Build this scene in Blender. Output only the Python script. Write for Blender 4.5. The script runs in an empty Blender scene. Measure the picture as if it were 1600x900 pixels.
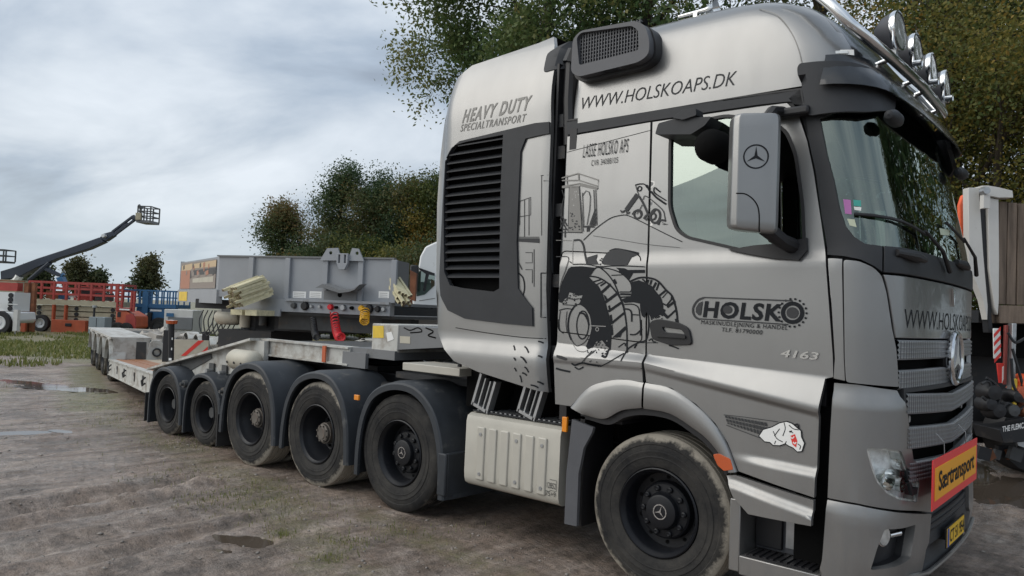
import bpy, bmesh, math, random
import numpy as np
from mathutils import Vector, Matrix
from mathutils.geometry import delaunay_2d_cdt
random.seed(7); RNG = np.random.default_rng(11)
SC = bpy.context.scene
COL = SC.collection
PI = math.pi
# ------------------------------------------------------------------ camera
CP = np.array([2.5826, -4.536, 1.834])
YAW, PITCH, ROLL, FPX = math.radians(40.954), math.radians(1.938), math.radians(2.312), 1175.1
VD = np.array([-math.sin(YAW)*math.cos(PITCH), math.cos(YAW)*math.cos(PITCH), math.sin(PITCH)])
RD = np.array([math.cos(YAW), math.sin(YAW), 0.0]); UD = np.cross(RD, VD)
RD, UD = RD*math.cos(ROLL)+UD*math.sin(ROLL), -RD*math.sin(ROLL)+UD*math.cos(ROLL)
cam = bpy.data.objects.new('camera', bpy.data.cameras.new('camera')); COL.objects.link(cam)
cam.matrix_world = Matrix([[RD[0], UD[0], -VD[0], CP[0]], [RD[1], UD[1], -VD[1], CP[1]], [RD[2], UD[2], -VD[2], CP[2]], [0, 0, 0, 1]])
cam.data.sensor_width = 36; cam.data.lens = FPX/1600*36; cam.data.clip_end = 3000; cam.data.clip_start = 0.05
SC.camera = cam
# ------------------------------------------------------------------ sky, sun, exposure
SC.view_settings.view_transform = 'Standard'; SC.view_settings.look = 'None'; SC.view_settings.gamma = 1
SC.view_settings.use_curve_mapping = False; SC.view_settings.exposure = 0.36
SUN_EL, SUN_AZ = math.radians(38), math.radians(222)     # azimuth measured from +Y towards +X
W = bpy.data.worlds.new("World"); SC.world = W; W.use_nodes = True
def build_world():
    nt = W.node_tree; N = nt.nodes; Lk = nt.links; N.clear()
    def n(t, **k):
        x = N.new(t)
        for a, b in k.items(): setattr(x, a, b)
        return x
    def mth(op, a, b=None, c=None):
        m = n('ShaderNodeMath', operation=op)
        for i, v in enumerate((a, b, c)):
            if v is None: continue
            if isinstance(v, (int, float)): m.inputs[i].default_value = v
            else: Lk.new(v, m.inputs[i])
        return m.outputs[0]
    sky = n('ShaderNodeTexSky', sky_type='NISHITA'); sky.sun_disc = False
    sky.sun_elevation = SUN_EL; sky.sun_rotation = SUN_AZ; sky.air_density = 1.3; sky.dust_density = 2.0
    sc_ = n('ShaderNodeVectorMath', operation='SCALE'); sc_.inputs[3].default_value = 0.10
    Lk.new(sky.outputs[0], sc_.inputs[0])
    tc = n('ShaderNodeTexCoord'); sep = n('ShaderNodeSeparateXYZ'); Lk.new(tc.outputs['Generated'], sep.inputs[0])
    z = mth('ADD', mth('MAXIMUM', sep.outputs[2], 0.0), 0.16)
    cmb = n('ShaderNodeCombineXYZ'); Lk.new(mth('DIVIDE', sep.outputs[0], z), cmb.inputs[0]); Lk.new(mth('DIVIDE', sep.outputs[1], z), cmb.inputs[1])
    mp = n('ShaderNodeMapping'); mp.inputs['Rotation'].default_value = (0, 0, math.radians(-38)); mp.inputs['Scale'].default_value = (0.55, 1.0, 1); mp.inputs['Location'].default_value = (1.7, 0.45, 0)
    Lk.new(cmb.outputs[0], mp.inputs[0])
    n1 = n('ShaderNodeTexNoise'); n1.inputs['Scale'].default_value = 1.15; n1.inputs['Detail'].default_value = 7; n1.inputs['Roughness'].default_value = 0.52; n1.inputs['Distortion'].default_value = 0.5
    Lk.new(mp.outputs[0], n1.inputs['Vector'])
    r1 = n('ShaderNodeValToRGB'); e = r1.color_ramp.elements
    e[0].position = 0.37; e[0].color = (0.25, 0.295, 0.36, 1); e[1].position = 0.66; e[1].color = (0.63, 0.675, 0.73, 1)
    q = r1.color_ramp.elements.new(0.44); q.color = (0.325, 0.385, 0.465, 1)
    q = r1.color_ramp.elements.new(0.55); q.color = (0.50, 0.55, 0.61, 1)
    Lk.new(n1.outputs[0], r1.inputs[0])
    # thin, bluish strip low over the horizon
    n2 = n('ShaderNodeTexNoise'); n2.inputs['Scale'].default_value = 1.6; n2.inputs['Detail'].default_value = 4; Lk.new(mp.outputs[0], n2.inputs['Vector'])
    low = n('ShaderNodeMapRange'); low.inputs['From Min'].default_value = 0.0; low.inputs['From Max'].default_value = 0.17; low.inputs['To Min'].default_value = 0.85; low.inputs['To Max'].default_value = 0.0; low.interpolation_type = 'SMOOTHSTEP'
    Lk.new(mth('ADD', sep.outputs[2], mth('MULTIPLY', mth('SUBTRACT', n2.outputs[0], 0.5), 0.12)), low.inputs[0])
    mixl = n('ShaderNodeMix', data_type='RGBA'); mixl.inputs[7].default_value = (0.42, 0.50, 0.57, 1)
    Lk.new(low.outputs[0], mixl.inputs[0]); Lk.new(r1.outputs[0], mixl.inputs[6])
    # the overcast is brighter overhead and round the veiled sun
    zen = mth('ADD', 1.0, mth('MULTIPLY', mth('MAXIMUM', sep.outputs[2], 0), 0.35))
    sd = (math.cos(SUN_EL)*math.sin(SUN_AZ), math.cos(SUN_EL)*math.cos(SUN_AZ), math.sin(SUN_EL))
    dot = n('ShaderNodeVectorMath', operation='DOT_PRODUCT'); Lk.new(tc.outputs['Generated'], dot.inputs[0]); dot.inputs[1].default_value = sd
    glow = mth('POWER', mth('MAXIMUM', dot.outputs['Value'], 0.0), 3.0)
    wm = n('ShaderNodeMix', data_type='RGBA', blend_type='ADD'); wm.inputs[0].default_value = 1
    gc = n('ShaderNodeVectorMath', operation='SCALE'); gc.inputs[0].default_value = (0.36, 0.325, 0.26); Lk.new(glow, gc.inputs[3])
    zc = n('ShaderNodeVectorMath', operation='SCALE'); Lk.new(mixl.outputs[2], zc.inputs[0]); Lk.new(zen, zc.inputs[3])
    Lk.new(zc.outputs[0], wm.inputs[6]); Lk.new(gc.outputs[0], wm.inputs[7])
    mx = n('ShaderNodeMix', data_type='RGBA'); mx.inputs[0].default_value = 0.90
    Lk.new(sc_.outputs[0], mx.inputs[6]); Lk.new(wm.outputs[2], mx.inputs[7])
    k = n('ShaderNodeVectorMath', operation='SCALE'); k.inputs[3].default_value = 10.0; Lk.new(mx.outputs[2], k.inputs[0])
    bg = n('ShaderNodeBackground'); bg.inputs[1].default_value = 0.1; Lk.new(k.outputs[0], bg.inputs[0])
    out = n('ShaderNodeOutputWorld'); Lk.new(bg.outputs[0], out.inputs[0])
build_world()
sl = bpy.data.lights.new('sun', 'SUN'); sl.energy = 0.95; sl.angle = math.radians(55); sl.color = (1, 0.95, 0.87)
sun = bpy.data.objects.new('sun', sl); COL.objects.link(sun)
_sd = Vector((math.cos(SUN_EL)*math.sin(SUN_AZ), math.cos(SUN_EL)*math.cos(SUN_AZ), math.sin(SUN_EL)))
sun.rotation_euler = _sd.to_track_quat('Z', 'Y').to_euler()

# ------------------------------------------------------------------ measuring helpers (photo survey -> metres)
def ray(x, y): return VD*FPX + RD*(x-800) + UD*(450-y)
def onY(x, y, v=0.0): d = ray(x, y); return CP + d*(v-CP[1])/d[1]
def onX(x, y, v=0.0): d = ray(x, y); return CP + d*(v-CP[0])/d[0]
def onZ(x, y, v=0.0): d = ray(x, y); return CP + d*(v-CP[2])/d[2]
def onD(x, y, v): return CP + ray(x, y)*v/FPX
def side_pts(px, Y0=0.0): return [(float(p[0]), float(p[2])) for p in (onY(a, b, Y0) for a, b in px)]

# ------------------------------------------------------------------ materials
MATS = {}
def principled(name, col, rough=0.5, metal=0.0, spec=0.5, coat=0.0, vary=0.0, vscale=3.0, bump=0.0, bscale=40.0, dirt=0.0, dirt_col=(0.16, 0.13, 0.10), dirt_scale=2.5, trans=0.0, streak=False, emit=None):
    if name in MATS: return MATS[name]
    m = bpy.data.materials.new(name); m.use_nodes = True; nt = m.node_tree; N = nt.nodes; L = nt.links
    b = N['Principled BSDF']; MATS[name] = m
    b.inputs['Base Color'].default_value = (*col, 1); b.inputs['Roughness'].default_value = rough; b.inputs['Metallic'].default_value = metal
    b.inputs['Specular IOR Level'].default_value = spec; b.inputs['Coat Weight'].default_value = coat; b.inputs['Coat Roughness'].default_value = 0.06
    if trans: b.inputs['Transmission Weight'].default_value = trans
    if emit: b.inputs['Emission Color'].default_value = (*emit, 1); b.inputs['Emission Strength'].default_value = 1
    tc = N.new('ShaderNodeTexCoord'); base = None
    if vary > 0:
        nz = N.new('ShaderNodeTexNoise'); nz.inputs['Scale'].default_value = vscale; nz.inputs['Detail'].default_value = 6; nz.inputs['Roughness'].default_value = 0.6
        if streak:
            mp = N.new('ShaderNodeMapping'); mp.inputs['Scale'].default_value = (1, 1, 0.12) if streak is True else streak; L.new(tc.outputs['Object'], mp.inputs[0]); L.new(mp.outputs[0], nz.inputs['Vector'])
        else: L.new(tc.outputs['Object'], nz.inputs['Vector'])
        mr = N.new('ShaderNodeMapRange'); mr.inputs['From Min'].default_value = 0.3; mr.inputs['From Max'].default_value = 0.7; mr.inputs['To Min'].default_value = 1-vary; mr.inputs['To Max'].default_value = 1+vary
        L.new(nz.outputs[0], mr.inputs[0])
        sc = N.new('ShaderNodeVectorMath'); sc.operation = 'SCALE'; sc.inputs[0].default_value = col; L.new(mr.outputs[0], sc.inputs[3]); base = sc.outputs[0]
    if dirt > 0:
        nd = N.new('ShaderNodeTexNoise'); nd.inputs['Scale'].default_value = dirt_scale; nd.inputs['Detail'].default_value = 9; nd.inputs['Roughness'].default_value = 0.68; L.new(tc.outputs['Object'], nd.inputs['Vector'])
        md = N.new('ShaderNodeMapRange'); md.inputs['From Min'].default_value = 0.68-dirt*0.35; md.inputs['From Max'].default_value = 0.80-dirt*0.2; md.inputs['To Max'].default_value = 0.85; L.new(nd.outputs[0], md.inputs[0])
        mx = N.new('ShaderNodeMix'); mx.data_type = 'RGBA'; mx.inputs[6].default_value = (*col, 1); mx.inputs[7].default_value = (*dirt_col, 1); L.new(md.outputs[0], mx.inputs[0])
        if base: L.new(base, mx.inputs[6])
        base = mx.outputs[2]
        mrr = N.new('ShaderNodeMapRange'); mrr.inputs['To Min'].default_value = rough; mrr.inputs['To Max'].default_value = min(1, rough+0.4); L.new(md.outputs[0], mrr.inputs[0]); L.new(mrr.outputs[0], b.inputs['Roughness'])
    if base: L.new(base, b.inputs['Base Color'])
    if bump > 0:
        nb = N.new('ShaderNodeTexNoise'); nb.inputs['Scale'].default_value = bscale; nb.inputs['Detail'].default_value = 4; L.new(tc.outputs['Object'], nb.inputs['Vector'])
        bp = N.new('ShaderNodeBump'); bp.inputs['Strength'].default_value = bump; bp.inputs['Distance'].default_value = 0.01; L.new(nb.outputs[0], bp.inputs['Height']); L.new(bp.outputs[0], b.inputs['Normal'])
    return m
def silver_paint():
    m = principled('silver_paint', (0.275, 0.275, 0.272), 0.27, 0.76, 0.5, 0.4, vary=0.04, vscale=1.3)
    nt = m.node_tree; N = nt.nodes; L = nt.links; b = N['Principled BSDF']
    tc = N.new('ShaderNodeTexCoord')
    # road film: streaky, mostly on the lower half, slightly rougher
    mp = N.new('ShaderNodeMapping'); mp.inputs['Scale'].default_value = (2.2, 2.2, 0.55); L.new(tc.outputs['Object'], mp.inputs[0])
    nz = N.new('ShaderNodeTexNoise'); nz.inputs['Scale'].default_value = 1.6; nz.inputs['Detail'].default_value = 4; nz.inputs['Roughness'].default_value = 0.65; L.new(mp.outputs[0], nz.inputs['Vector'])
    mr = N.new('ShaderNodeMapRange'); mr.inputs['From Min'].default_value = 0.35; mr.inputs['From Max'].default_value = 0.75; mr.inputs['To Min'].default_value = 0.31; mr.inputs['To Max'].default_value = 0.40; L.new(nz.outputs[0], mr.inputs[0]); L.new(mr.outputs[0], b.inputs['Roughness'])
    sp = N.new('ShaderNodeSeparateXYZ'); L.new(tc.outputs['Object'], sp.inputs[0])
    hz_ = N.new('ShaderNodeMapRange'); hz_.inputs['From Min'].default_value = 1.5; hz_.inputs['From Max'].default_value = 0.35; hz_.inputs['To Min'].default_value = 0.05; hz_.inputs['To Max'].default_value = 0.62; L.new(sp.outputs[2], hz_.inputs[0])
    ds = N.new('ShaderNodeTexNoise'); ds.inputs['Scale'].default_value = 5; ds.inputs['Detail'].default_value = 10; ds.inputs['Roughness'].default_value = 0.75; L.new(mp.outputs[0], ds.inputs['Vector'])
    dm_ = N.new('ShaderNodeMapRange'); dm_.inputs['From Min'].default_value = 0.42; dm_.inputs['From Max'].default_value = 0.75; L.new(ds.outputs[0], dm_.inputs[0])
    fm = N.new('ShaderNodeMath'); fm.operation = 'MULTIPLY'; L.new(hz_.outputs[0], fm.inputs[0]); L.new(dm_.outputs[0], fm.inputs[1])
    mc = N.new('ShaderNodeMix'); mc.data_type = 'RGBA'; L.new(fm.outputs[0], mc.inputs[0]); old = b.inputs['Base Color'].links[0].from_socket; L.new(old, mc.inputs[6]); mc.inputs[7].default_value = (0.20, 0.175, 0.15, 1); L.new(mc.outputs[2], b.inputs['Base Color'])
    mm = N.new('ShaderNodeMapRange'); mm.inputs['To Min'].default_value = 0.76; mm.inputs['To Max'].default_value = 0.0; L.new(fm.outputs[0], mm.inputs[0]); L.new(mm.outputs[0], b.inputs['Metallic'])
    w = N.new('ShaderNodeTexNoise'); w.inputs['Scale'].default_value = 1.6; w.inputs['Detail'].default_value = 2; L.new(tc.outputs['Object'], w.inputs['Vector'])
    bp = N.new('ShaderNodeBump'); bp.inputs['Strength'].default_value = 0.02; bp.inputs['Distance'].default_value = 0.03; L.new(w.outputs[0], bp.inputs['Height']); L.new(bp.outputs[0], b.inputs['Normal']); L.new(bp.outputs[0], b.inputs['Coat Normal'])
    return m
def glass_mat(name, tint, refl, rough=0.01, ior=1.5):
    m = bpy.data.materials.new(name); m.use_nodes = True; nt = m.node_tree; N = nt.nodes; L = nt.links; N.clear(); MATS[name] = m
    tr = N.new('ShaderNodeBsdfTransparent'); tr.inputs[0].default_value = (*tint, 1)
    gl = N.new('ShaderNodeBsdfGlossy'); gl.inputs['Roughness'].default_value = rough; gl.inputs[0].default_value = (0.84, 0.96, 0.88, 1)
    fr = N.new('ShaderNodeFresnel'); fr.inputs[0].default_value = ior
    mr = N.new('ShaderNodeMapRange'); mr.inputs['To Min'].default_value = refl; mr.inputs['To Max'].default_value = 1.0; L.new(fr.outputs[0], mr.inputs[0])
    mx = N.new('ShaderNodeMixShader'); L.new(mr.outputs[0], mx.inputs[0]); L.new(tr.outputs[0], mx.inputs[1]); L.new(gl.outputs[0], mx.inputs[2])
    o = N.new('ShaderNodeOutputMaterial'); L.new(mx.outputs[0], o.inputs[0]); return m
def tyre_mat(name, r0, amount):
    """rubber with dried mud: mask from the distance to the axle (object Y axis)"""
    m = principled(name, (0.02, 0.02, 0.02), 0.75, 0, 0.2)
    nt = m.node_tree; N = nt.nodes; L = nt.links; b = N['Principled BSDF']
    tc = N.new('ShaderNodeTexCoord'); sp = N.new('ShaderNodeSeparateXYZ'); L.new(tc.outputs['Object'], sp.inputs[0])
    cb = N.new('ShaderNodeCombineXYZ'); L.new(sp.outputs[0], cb.inputs[0]); L.new(sp.outputs[2], cb.inputs[1])
    ln = N.new('ShaderNodeVectorMath'); ln.operation = 'LENGTH'; L.new(cb.outputs[0], ln.inputs[0])
    nz = N.new('ShaderNodeTexNoise'); nz.inputs['Scale'].default_value = 9; nz.inputs['Detail'].default_value = 9; nz.inputs['Roughness'].default_value = 0.72; L.new(tc.outputs['Object'], nz.inputs['Vector'])
    ad = N.new('ShaderNodeMath'); ad.operation = 'MULTIPLY_ADD'; ad.inputs[1].default_value = 0.16; L.new(nz.outputs[0], ad.inputs[0]); L.new(ln.outputs['Value'], ad.inputs[2])
    mr = N.new('ShaderNodeMapRange'); mr.inputs['From Min'].default_value = r0; mr.inputs['From Max'].default_value = r0+0.035; mr.inputs['To Max'].default_value = amount; L.new(ad.outputs[0], mr.inputs[0])
    n2 = N.new('ShaderNodeTexNoise'); n2.inputs['Scale'].default_value = 3.5; n2.inputs['Detail'].default_value = 8; n2.inputs['Roughness'].default_value = 0.7; L.new(tc.outputs['Object'], n2.inputs['Vector'])
    m2 = N.new('ShaderNodeMapRange'); m2.inputs['From Min'].default_value = 0.35; m2.inputs['From Max'].default_value = 0.8; m2.inputs['To Max'].default_value = 0.16; L.new(n2.outputs[0], m2.inputs[0])
    mx0 = N.new('ShaderNodeMath'); mx0.operation = 'MAXIMUM'; L.new(mr.outputs[0], mx0.inputs[0]); L.new(m2.outputs[0], mx0.inputs[1])
    mx = N.new('ShaderNodeMix'); mx.data_type = 'RGBA'; mx.inputs[6].default_value = (0.016, 0.0165, 0.018, 1); mx.inputs[7].default_value = (0.34, 0.31, 0.26, 1); L.new(mx0.outputs[0], mx.inputs[0]); L.new(mx.outputs[2], b.inputs['Base Color'])
    wv = N.new('ShaderNodeTexNoise'); wv.inputs['Scale'].default_value = 60; L.new(tc.outputs['Object'], wv.inputs['Vector'])
    bp = N.new('ShaderNodeBump'); bp.inputs['Strength'].default_value = 0.5; bp.inputs['Distance'].default_value = 0.006; L.new(wv.outputs[0], bp.inputs['Height']); L.new(bp.outputs[0], b.inputs['Normal'])
    return m
M = dict(
 silver=silver_paint(),
 trim=principled('dark_grey_trim', (0.030, 0.032, 0.036), 0.52, 0, 0.35, vary=0.12, vscale=5, bump=0.08, bscale=180),
 mud=principled('mudguard_plastic', (0.032, 0.037, 0.044), 0.5, 0, 0.35, vary=0.2, vscale=4, dirt=0.25, dirt_col=(0.13, 0.13, 0.125), dirt_scale=5),
 frame=principled('grey_intake_plastic', (0.085, 0.088, 0.098), 0.5, 0, 0.5, vary=0.1, vscale=5),
 black=principled('black_plastic', (0.013, 0.013, 0.015), 0.5),
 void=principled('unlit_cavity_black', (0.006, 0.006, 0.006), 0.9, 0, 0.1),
 gloss=principled('gloss_black_roof', (0.015, 0.017, 0.02), 0.16, 0, 0.4, 0.25, dirt=0.12, dirt_scale=14, dirt_col=(0.3, 0.3, 0.3)),
 rubber=principled('rubber', (0.02, 0.02, 0.021), 0.7),
 chassis=principled('chassis_black_steel', (0.022, 0.023, 0.026), 0.55, 0.2, 0.5, dirt=0.35, dirt_col=(0.10, 0.085, 0.07), dirt_scale=4),
 rim=principled('black_wheel_paint', (0.008, 0.009, 0.012), 0.42, 0, 0.35, dirt=0.12, dirt_col=(0.09, 0.08, 0.07), dirt_scale=10),
 hub=principled('dusty_hub_steel', (0.15, 0.135, 0.12), 0.55, 0.5, dirt=0.4, dirt_col=(0.18, 0.13, 0.10), dirt_scale=12),
 chrome=principled('bright_chrome', (0.72, 0.73, 0.74), 0.12, 1.0),
 alu=principled('dull_aluminium', (0.42, 0.43, 0.44), 0.38, 0.8, vary=0.15, vscale=12),
 alustar=principled('satin_star_metal', (0.75, 0.76, 0.77), 0.3, 0.6),
 cream=principled('cream_grey_paint', (0.47, 0.45, 0.395), 0.42, 0.05, vary=0.07, vscale=3, dirt=0.12, dirt_col=(0.30, 0.26, 0.20), dirt_scale=6),
 ink=principled('dark_decal_film', (0.012, 0.014, 0.017), 0.6, 0, 0.2),
 ink2=principled('grey_decal_film', (0.055, 0.056, 0.058), 0.6, 0, 0.2),
 ink3=principled('faded_decal_film', (0.19, 0.185, 0.175), 0.4, 0.2),
 white=principled('white_decal', (0.80, 0.80, 0.78), 0.4),
 red=principled('red_film', (0.70, 0.045, 0.035), 0.4),
 orange=principled('orange_sign_face', (0.92, 0.40, 0.01), 0.4),
 signred=principled('sign_red_border', (0.85, 0.05, 0.05), 0.4),
 plate=principled('yellow_plate', (0.85, 0.52, 0.02), 0.4),
 amber=principled('amber_lens', (0.80, 0.26, 0.01), 0.2, coat=0.6),
 redlens=principled('dark_orange_lens', (0.50, 0.09, 0.02), 0.18, coat=0.8),
 lens=principled('clear_lamp_lens', (0.62, 0.63, 0.61), 0.10, 0.35, coat=1.0, vary=0.25, vscale=22),
 reflector=principled('lamp_reflector', (0.85, 0.86, 0.85), 0.10, 1.0),
 glass=glass_mat('tinted_side_glass', (0.30, 0.38, 0.34), 0.24),
 wglass=glass_mat('windscreen_glass', (0.50, 0.60, 0.56), 0.16),
 clear=glass_mat('clear_lamp_cover', (0.95, 0.96, 0.96), 0.03, ior=1.14),
 seat=principled('seat_fabric', (0.05, 0.05, 0.055), 0.9, vary=0.2, vscale=30),
 curtain=principled('pale_curtain', (0.45, 0.50, 0.46), 0.9, vary=0.15, vscale=10),
 trailer=principled('pale_grey_trailer_paint', (0.50, 0.50, 0.47), 0.45, vary=0.1, vscale=2, dirt=0.62, dirt_col=(0.20, 0.155, 0.115), dirt_scale=4.5),
 trailerd=principled('worn_dark_steel', (0.075, 0.078, 0.08), 0.55, 0.3, vary=0.2, vscale=4, dirt=0.3, dirt_col=(0.17, 0.13, 0.10), dirt_scale=5),
 plank=principled('wet_hardwood_plank', (0.33, 0.145, 0.065), 0.55, vary=0.35, vscale=7, streak=(0.15, 3, 1), bump=0.3, bscale=30),
 plankpale=principled('weathered_pale_plank', (0.42, 0.36, 0.28), 0.7, vary=0.25, vscale=7, streak=(0.15, 3, 1), bump=0.3, bscale=30, dirt=0.3, dirt_col=(0.16, 0.13, 0.1)),
 grey=principled('light_grey_body_paint', (0.30, 0.315, 0.335), 0.45, vary=0.08, vscale=1.5, dirt=0.15, dirt_col=(0.16, 0.14, 0.12), dirt_scale=3),
 greyd=principled('mid_grey_body_paint', (0.17, 0.175, 0.18), 0.5, vary=0.1, vscale=2, dirt=0.2, dirt_col=(0.1, 0.09, 0.08)),
 tank=principled('pale_air_tank', (0.47, 0.44, 0.36), 0.5, vary=0.1, vscale=4, dirt=0.25, dirt_col=(0.25, 0.2, 0.16), dirt_scale=6),
 redhose=principled('red_coiled_hose', (0.62, 0.02, 0.03), 0.35),
 yelhose=principled('yellow_coiled_hose', (0.75, 0.40, 0.02), 0.35),
 blackhose=principled('black_hose', (0.02, 0.022, 0.025), 0.45),
 timber=principled('sawn_cream_timber', (0.60, 0.55, 0.36), 0.7, vary=0.2, vscale=14),
 timberend=principled('dark_timber_ends', (0.18, 0.14, 0.09), 0.8, vary=0.5, vscale=25),
 yellow=principled('yellow_paint', (0.75, 0.52, 0.05), 0.5, vary=0.15, vscale=8),
 whitep=principled('white_lorry_paint', (0.72, 0.73, 0.72), 0.3, 0, 0.5, 0.5, dirt=0.08, dirt_scale=3),
 mred=principled('machine_red', (0.38, 0.055, 0.045), 0.5, vary=0.2, vscale=2, dirt=0.25, dirt_col=(0.25, 0.15, 0.12)),
 morange=principled('machine_orange', (0.46, 0.10, 0.045), 0.5, vary=0.2, vscale=2, dirt=0.3, dirt_col=(0.3, 0.18, 0.12)),
 mblue=principled('machine_blue', (0.03, 0.12, 0.25), 0.45, vary=0.15, vscale=2, dirt=0.15),
 mbeige=principled('scissor_beige', (0.42, 0.38, 0.27), 0.6, vary=0.15, vscale=2, dirt=0.3, dirt_col=(0.22, 0.18, 0.13)),
 rust=principled('rusty_steel', (0.22, 0.085, 0.04), 0.8, vary=0.4, vscale=4),
 boom=principled('dark_boom_paint', (0.035, 0.045, 0.065), 0.5, vary=0.2, vscale=1),
 cabinet=principled('grey_steel_cabinet', (0.25, 0.29, 0.31), 0.5, vary=0.1, vscale=3, dirt=0.2),
 board=principled('aged_grey_brown_board', (0.165, 0.125, 0.095), 0.85, vary=0.5, vscale=5, streak=(3, 3, 0.25), bump=0.4, bscale=25),
 postw=principled('scuffed_white_paint', (0.62, 0.61, 0.58), 0.55, vary=0.06, vscale=3, dirt=0.25, dirt_col=(0.30, 0.26, 0.22), dirt_scale=4),
 tarp=principled('orange_tarpaulin', (0.85, 0.13, 0.04), 0.5, vary=0.2, vscale=5),
 stone=principled('pebble_stone', (0.26, 0.235, 0.21), 0.6, vary=0.4, vscale=0.7),
 concrete=principled('broken_concrete', (0.42, 0.39, 0.35), 0.85, vary=0.3, vscale=3, bump=0.4),
 bark=principled('tree_bark', (0.075, 0.062, 0.048), 0.9, vary=0.4, vscale=3, bump=0.5, bscale=14),
 tyre_clean=tyre_mat('tyre_rubber', 0.605, 0.55),
 tyre_mud=tyre_mat('muddy_tyre_rubber', 0.558, 0.95),
 tyre_small=tyre_mat('small_tyre_rubber', 0.455, 0.6),
)

# ------------------------------------------------------------------ object helpers
def props(o, label=None, cat=None, group=None, kind=None):
    if label: o['label'] = label
    if cat: o['category'] = cat
    if group: o['group'] = group
    if kind: o['kind'] = kind
    return o
def thing(name, label, cat, loc=(0, 0, 0), rz=0.0, group=None):
    o = bpy.data.objects.new(name, None); COL.objects.link(o); o.location = loc; o.rotation_euler = (0, 0, rz); o.empty_display_size = 0.3
    return props(o, label, cat, group)
def link(name, me, parent=None, smooth=32):
    if smooth:
        me.shade_smooth()
        try: me.set_sharp_from_angle(angle=math.radians(smooth))
        except Exception: pass
    o = bpy.data.objects.new(name, me); COL.objects.link(o)
    if parent: o.parent = parent
    return o
def bevel(o, w=0.004, seg=2, ang=35):
    b = o.modifiers.new('bevel', 'BEVEL'); b.width = w; b.segments = seg; b.limit_method = 'ANGLE'; b.angle_limit = math.radians(ang); b.harden_normals = False
    return o
def child(name, me_obj, parent):      # another object sharing a mesh
    o = me_obj.copy(); o.name = name; COL.objects.link(o); o.parent = parent; return o
def copy_tree(o, parent=None):
    c = o.copy(); COL.objects.link(c); c.parent = parent
    for ch in [x for x in COL.objects if x.parent == o]: copy_tree(ch, c)
    return c
class MB:
    """collects simple solids, then links them as one mesh"""
    def __init__(s): s.v = []; s.f = []; s.m = []; s.mats = []
    def mi(s, mat):
        if mat not in s.mats: s.mats.append(mat)
        return s.mats.index(mat)
    def add(s, v, f, mat):
        k = len(s.v); s.v += [tuple(map(float, p)) for p in v]; s.f += [tuple(i+k for i in q) for q in f]; s.m += [s.mi(mat)]*len(f); return s
    def box(s, x0, x1, y0, y1, z0, z1, mat, rot=None, c=None):
        v = [(x, y, z) for z in (z0, z1) for y in (y0, y1) for x in (x0, x1)]
        if rot is not None:
            cc = Vector(c or ((x0+x1)/2, (y0+y1)/2, (z0+z1)/2)); v = [tuple(cc + rot @ (Vector(p)-cc)) for p in v]
        return s.add(v, [(0, 2, 3, 1), (4, 5, 7, 6), (0, 1, 5, 4), (2, 6, 7, 3), (0, 4, 6, 2), (1, 3, 7, 5)], mat)
    def tube(s, pts, r, mat, n=8, closed=False, cap=True):
        pts = [Vector(p) for p in pts]; rr = r if hasattr(r, '__len__') else [r]*len(pts); rings = []; up = Vector((0, 0, 1))
        for i, p in enumerate(pts):
            a = pts[(i-1) % len(pts)] if (i or closed) else p; b = pts[(i+1) % len(pts)] if (i < len(pts)-1 or closed) else p
            t = (b-a).normalized(); u = up - t*up.dot(t)
            if u.length < 0.05: u = Vector((1, 0, 0)) - t*t.x
            u.normalize(); w = t.cross(u); up = u
            rings.append([tuple(p + (u*math.cos(2*PI*k/n) + w*math.sin(2*PI*k/n))*rr[i]) for k in range(n)])
        v = sum(rings, []); f = []
        m = len(pts) if closed else len(pts)-1
        for i in range(m):
            j = (i+1) % len(pts)
            for k in range(n): f.append((i*n+k, i*n+(k+1) % n, j*n+(k+1) % n, j*n+k))
        if cap and not closed: f += [tuple(range(n-1, -1, -1)), tuple((len(pts)-1)*n+k for k in range(n))]
        return s.add(v, f, mat)
    def lathe(s, prof, mat, n=48, c=(0, 0, 0), axis='Y', a0=0, a1=2*PI):
        """prof = [(along axis, radius)]"""
        full = abs(a1-a0-2*PI) < 1e-6; na = n if full else n+1; v = []; f = []
        for i in range(na):
            a = a0+(a1-a0)*i/n; ca, sa = math.cos(a), math.sin(a)
            for h, r in prof:
                if axis == 'Y': v.append((c[0]+r*ca, c[1]+h, c[2]+r*sa))
                elif axis == 'X': v.append((c[0]+h, c[1]+r*ca, c[2]+r*sa))
                else: v.append((c[0]+r*ca, c[1]+r*sa, c[2]+h))
        k = len(prof)
        for i in range(n):
            j = (i+1) % na
            for q in range(k-1): f.append((i*k+q, i*k+q+1, j*k+q+1, j*k+q))
        return s.add(v, f, mat)
    def prism(s, poly, y0, y1, mat, plane='XZ', quads=False):
        n = len(poly)
        def P(a, b, h):
            return (a, h, b) if plane == 'XZ' else ((a, b, h) if plane == 'XY' else (h, a, b))
        v = [P(a, b, y0) for a, b in poly]+[P(a, b, y1) for a, b in poly]
        f = [tuple(range(n)), tuple(range(2*n-1, n-1, -1))]+[(i, i+n, (i+1) % n+n, (i+1) % n) for i in range(n)]
        return s.add(v, f, mat)
    def build(s, name, parent=None, smooth=32, fix=True):
        me = bpy.data.meshes.new(name); me.from_pydata(s.v, [], s.f)
        for m in s.mats: me.materials.append(m)
        me.polygons.foreach_set('material_index', s.m)
        if fix:
            bm = bmesh.new(); bm.from_mesh(me); bmesh.ops.recalc_face_normals(bm, faces=bm.faces); bm.to_mesh(me); bm.free()
        return link(name, me, parent, smooth)
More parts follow.
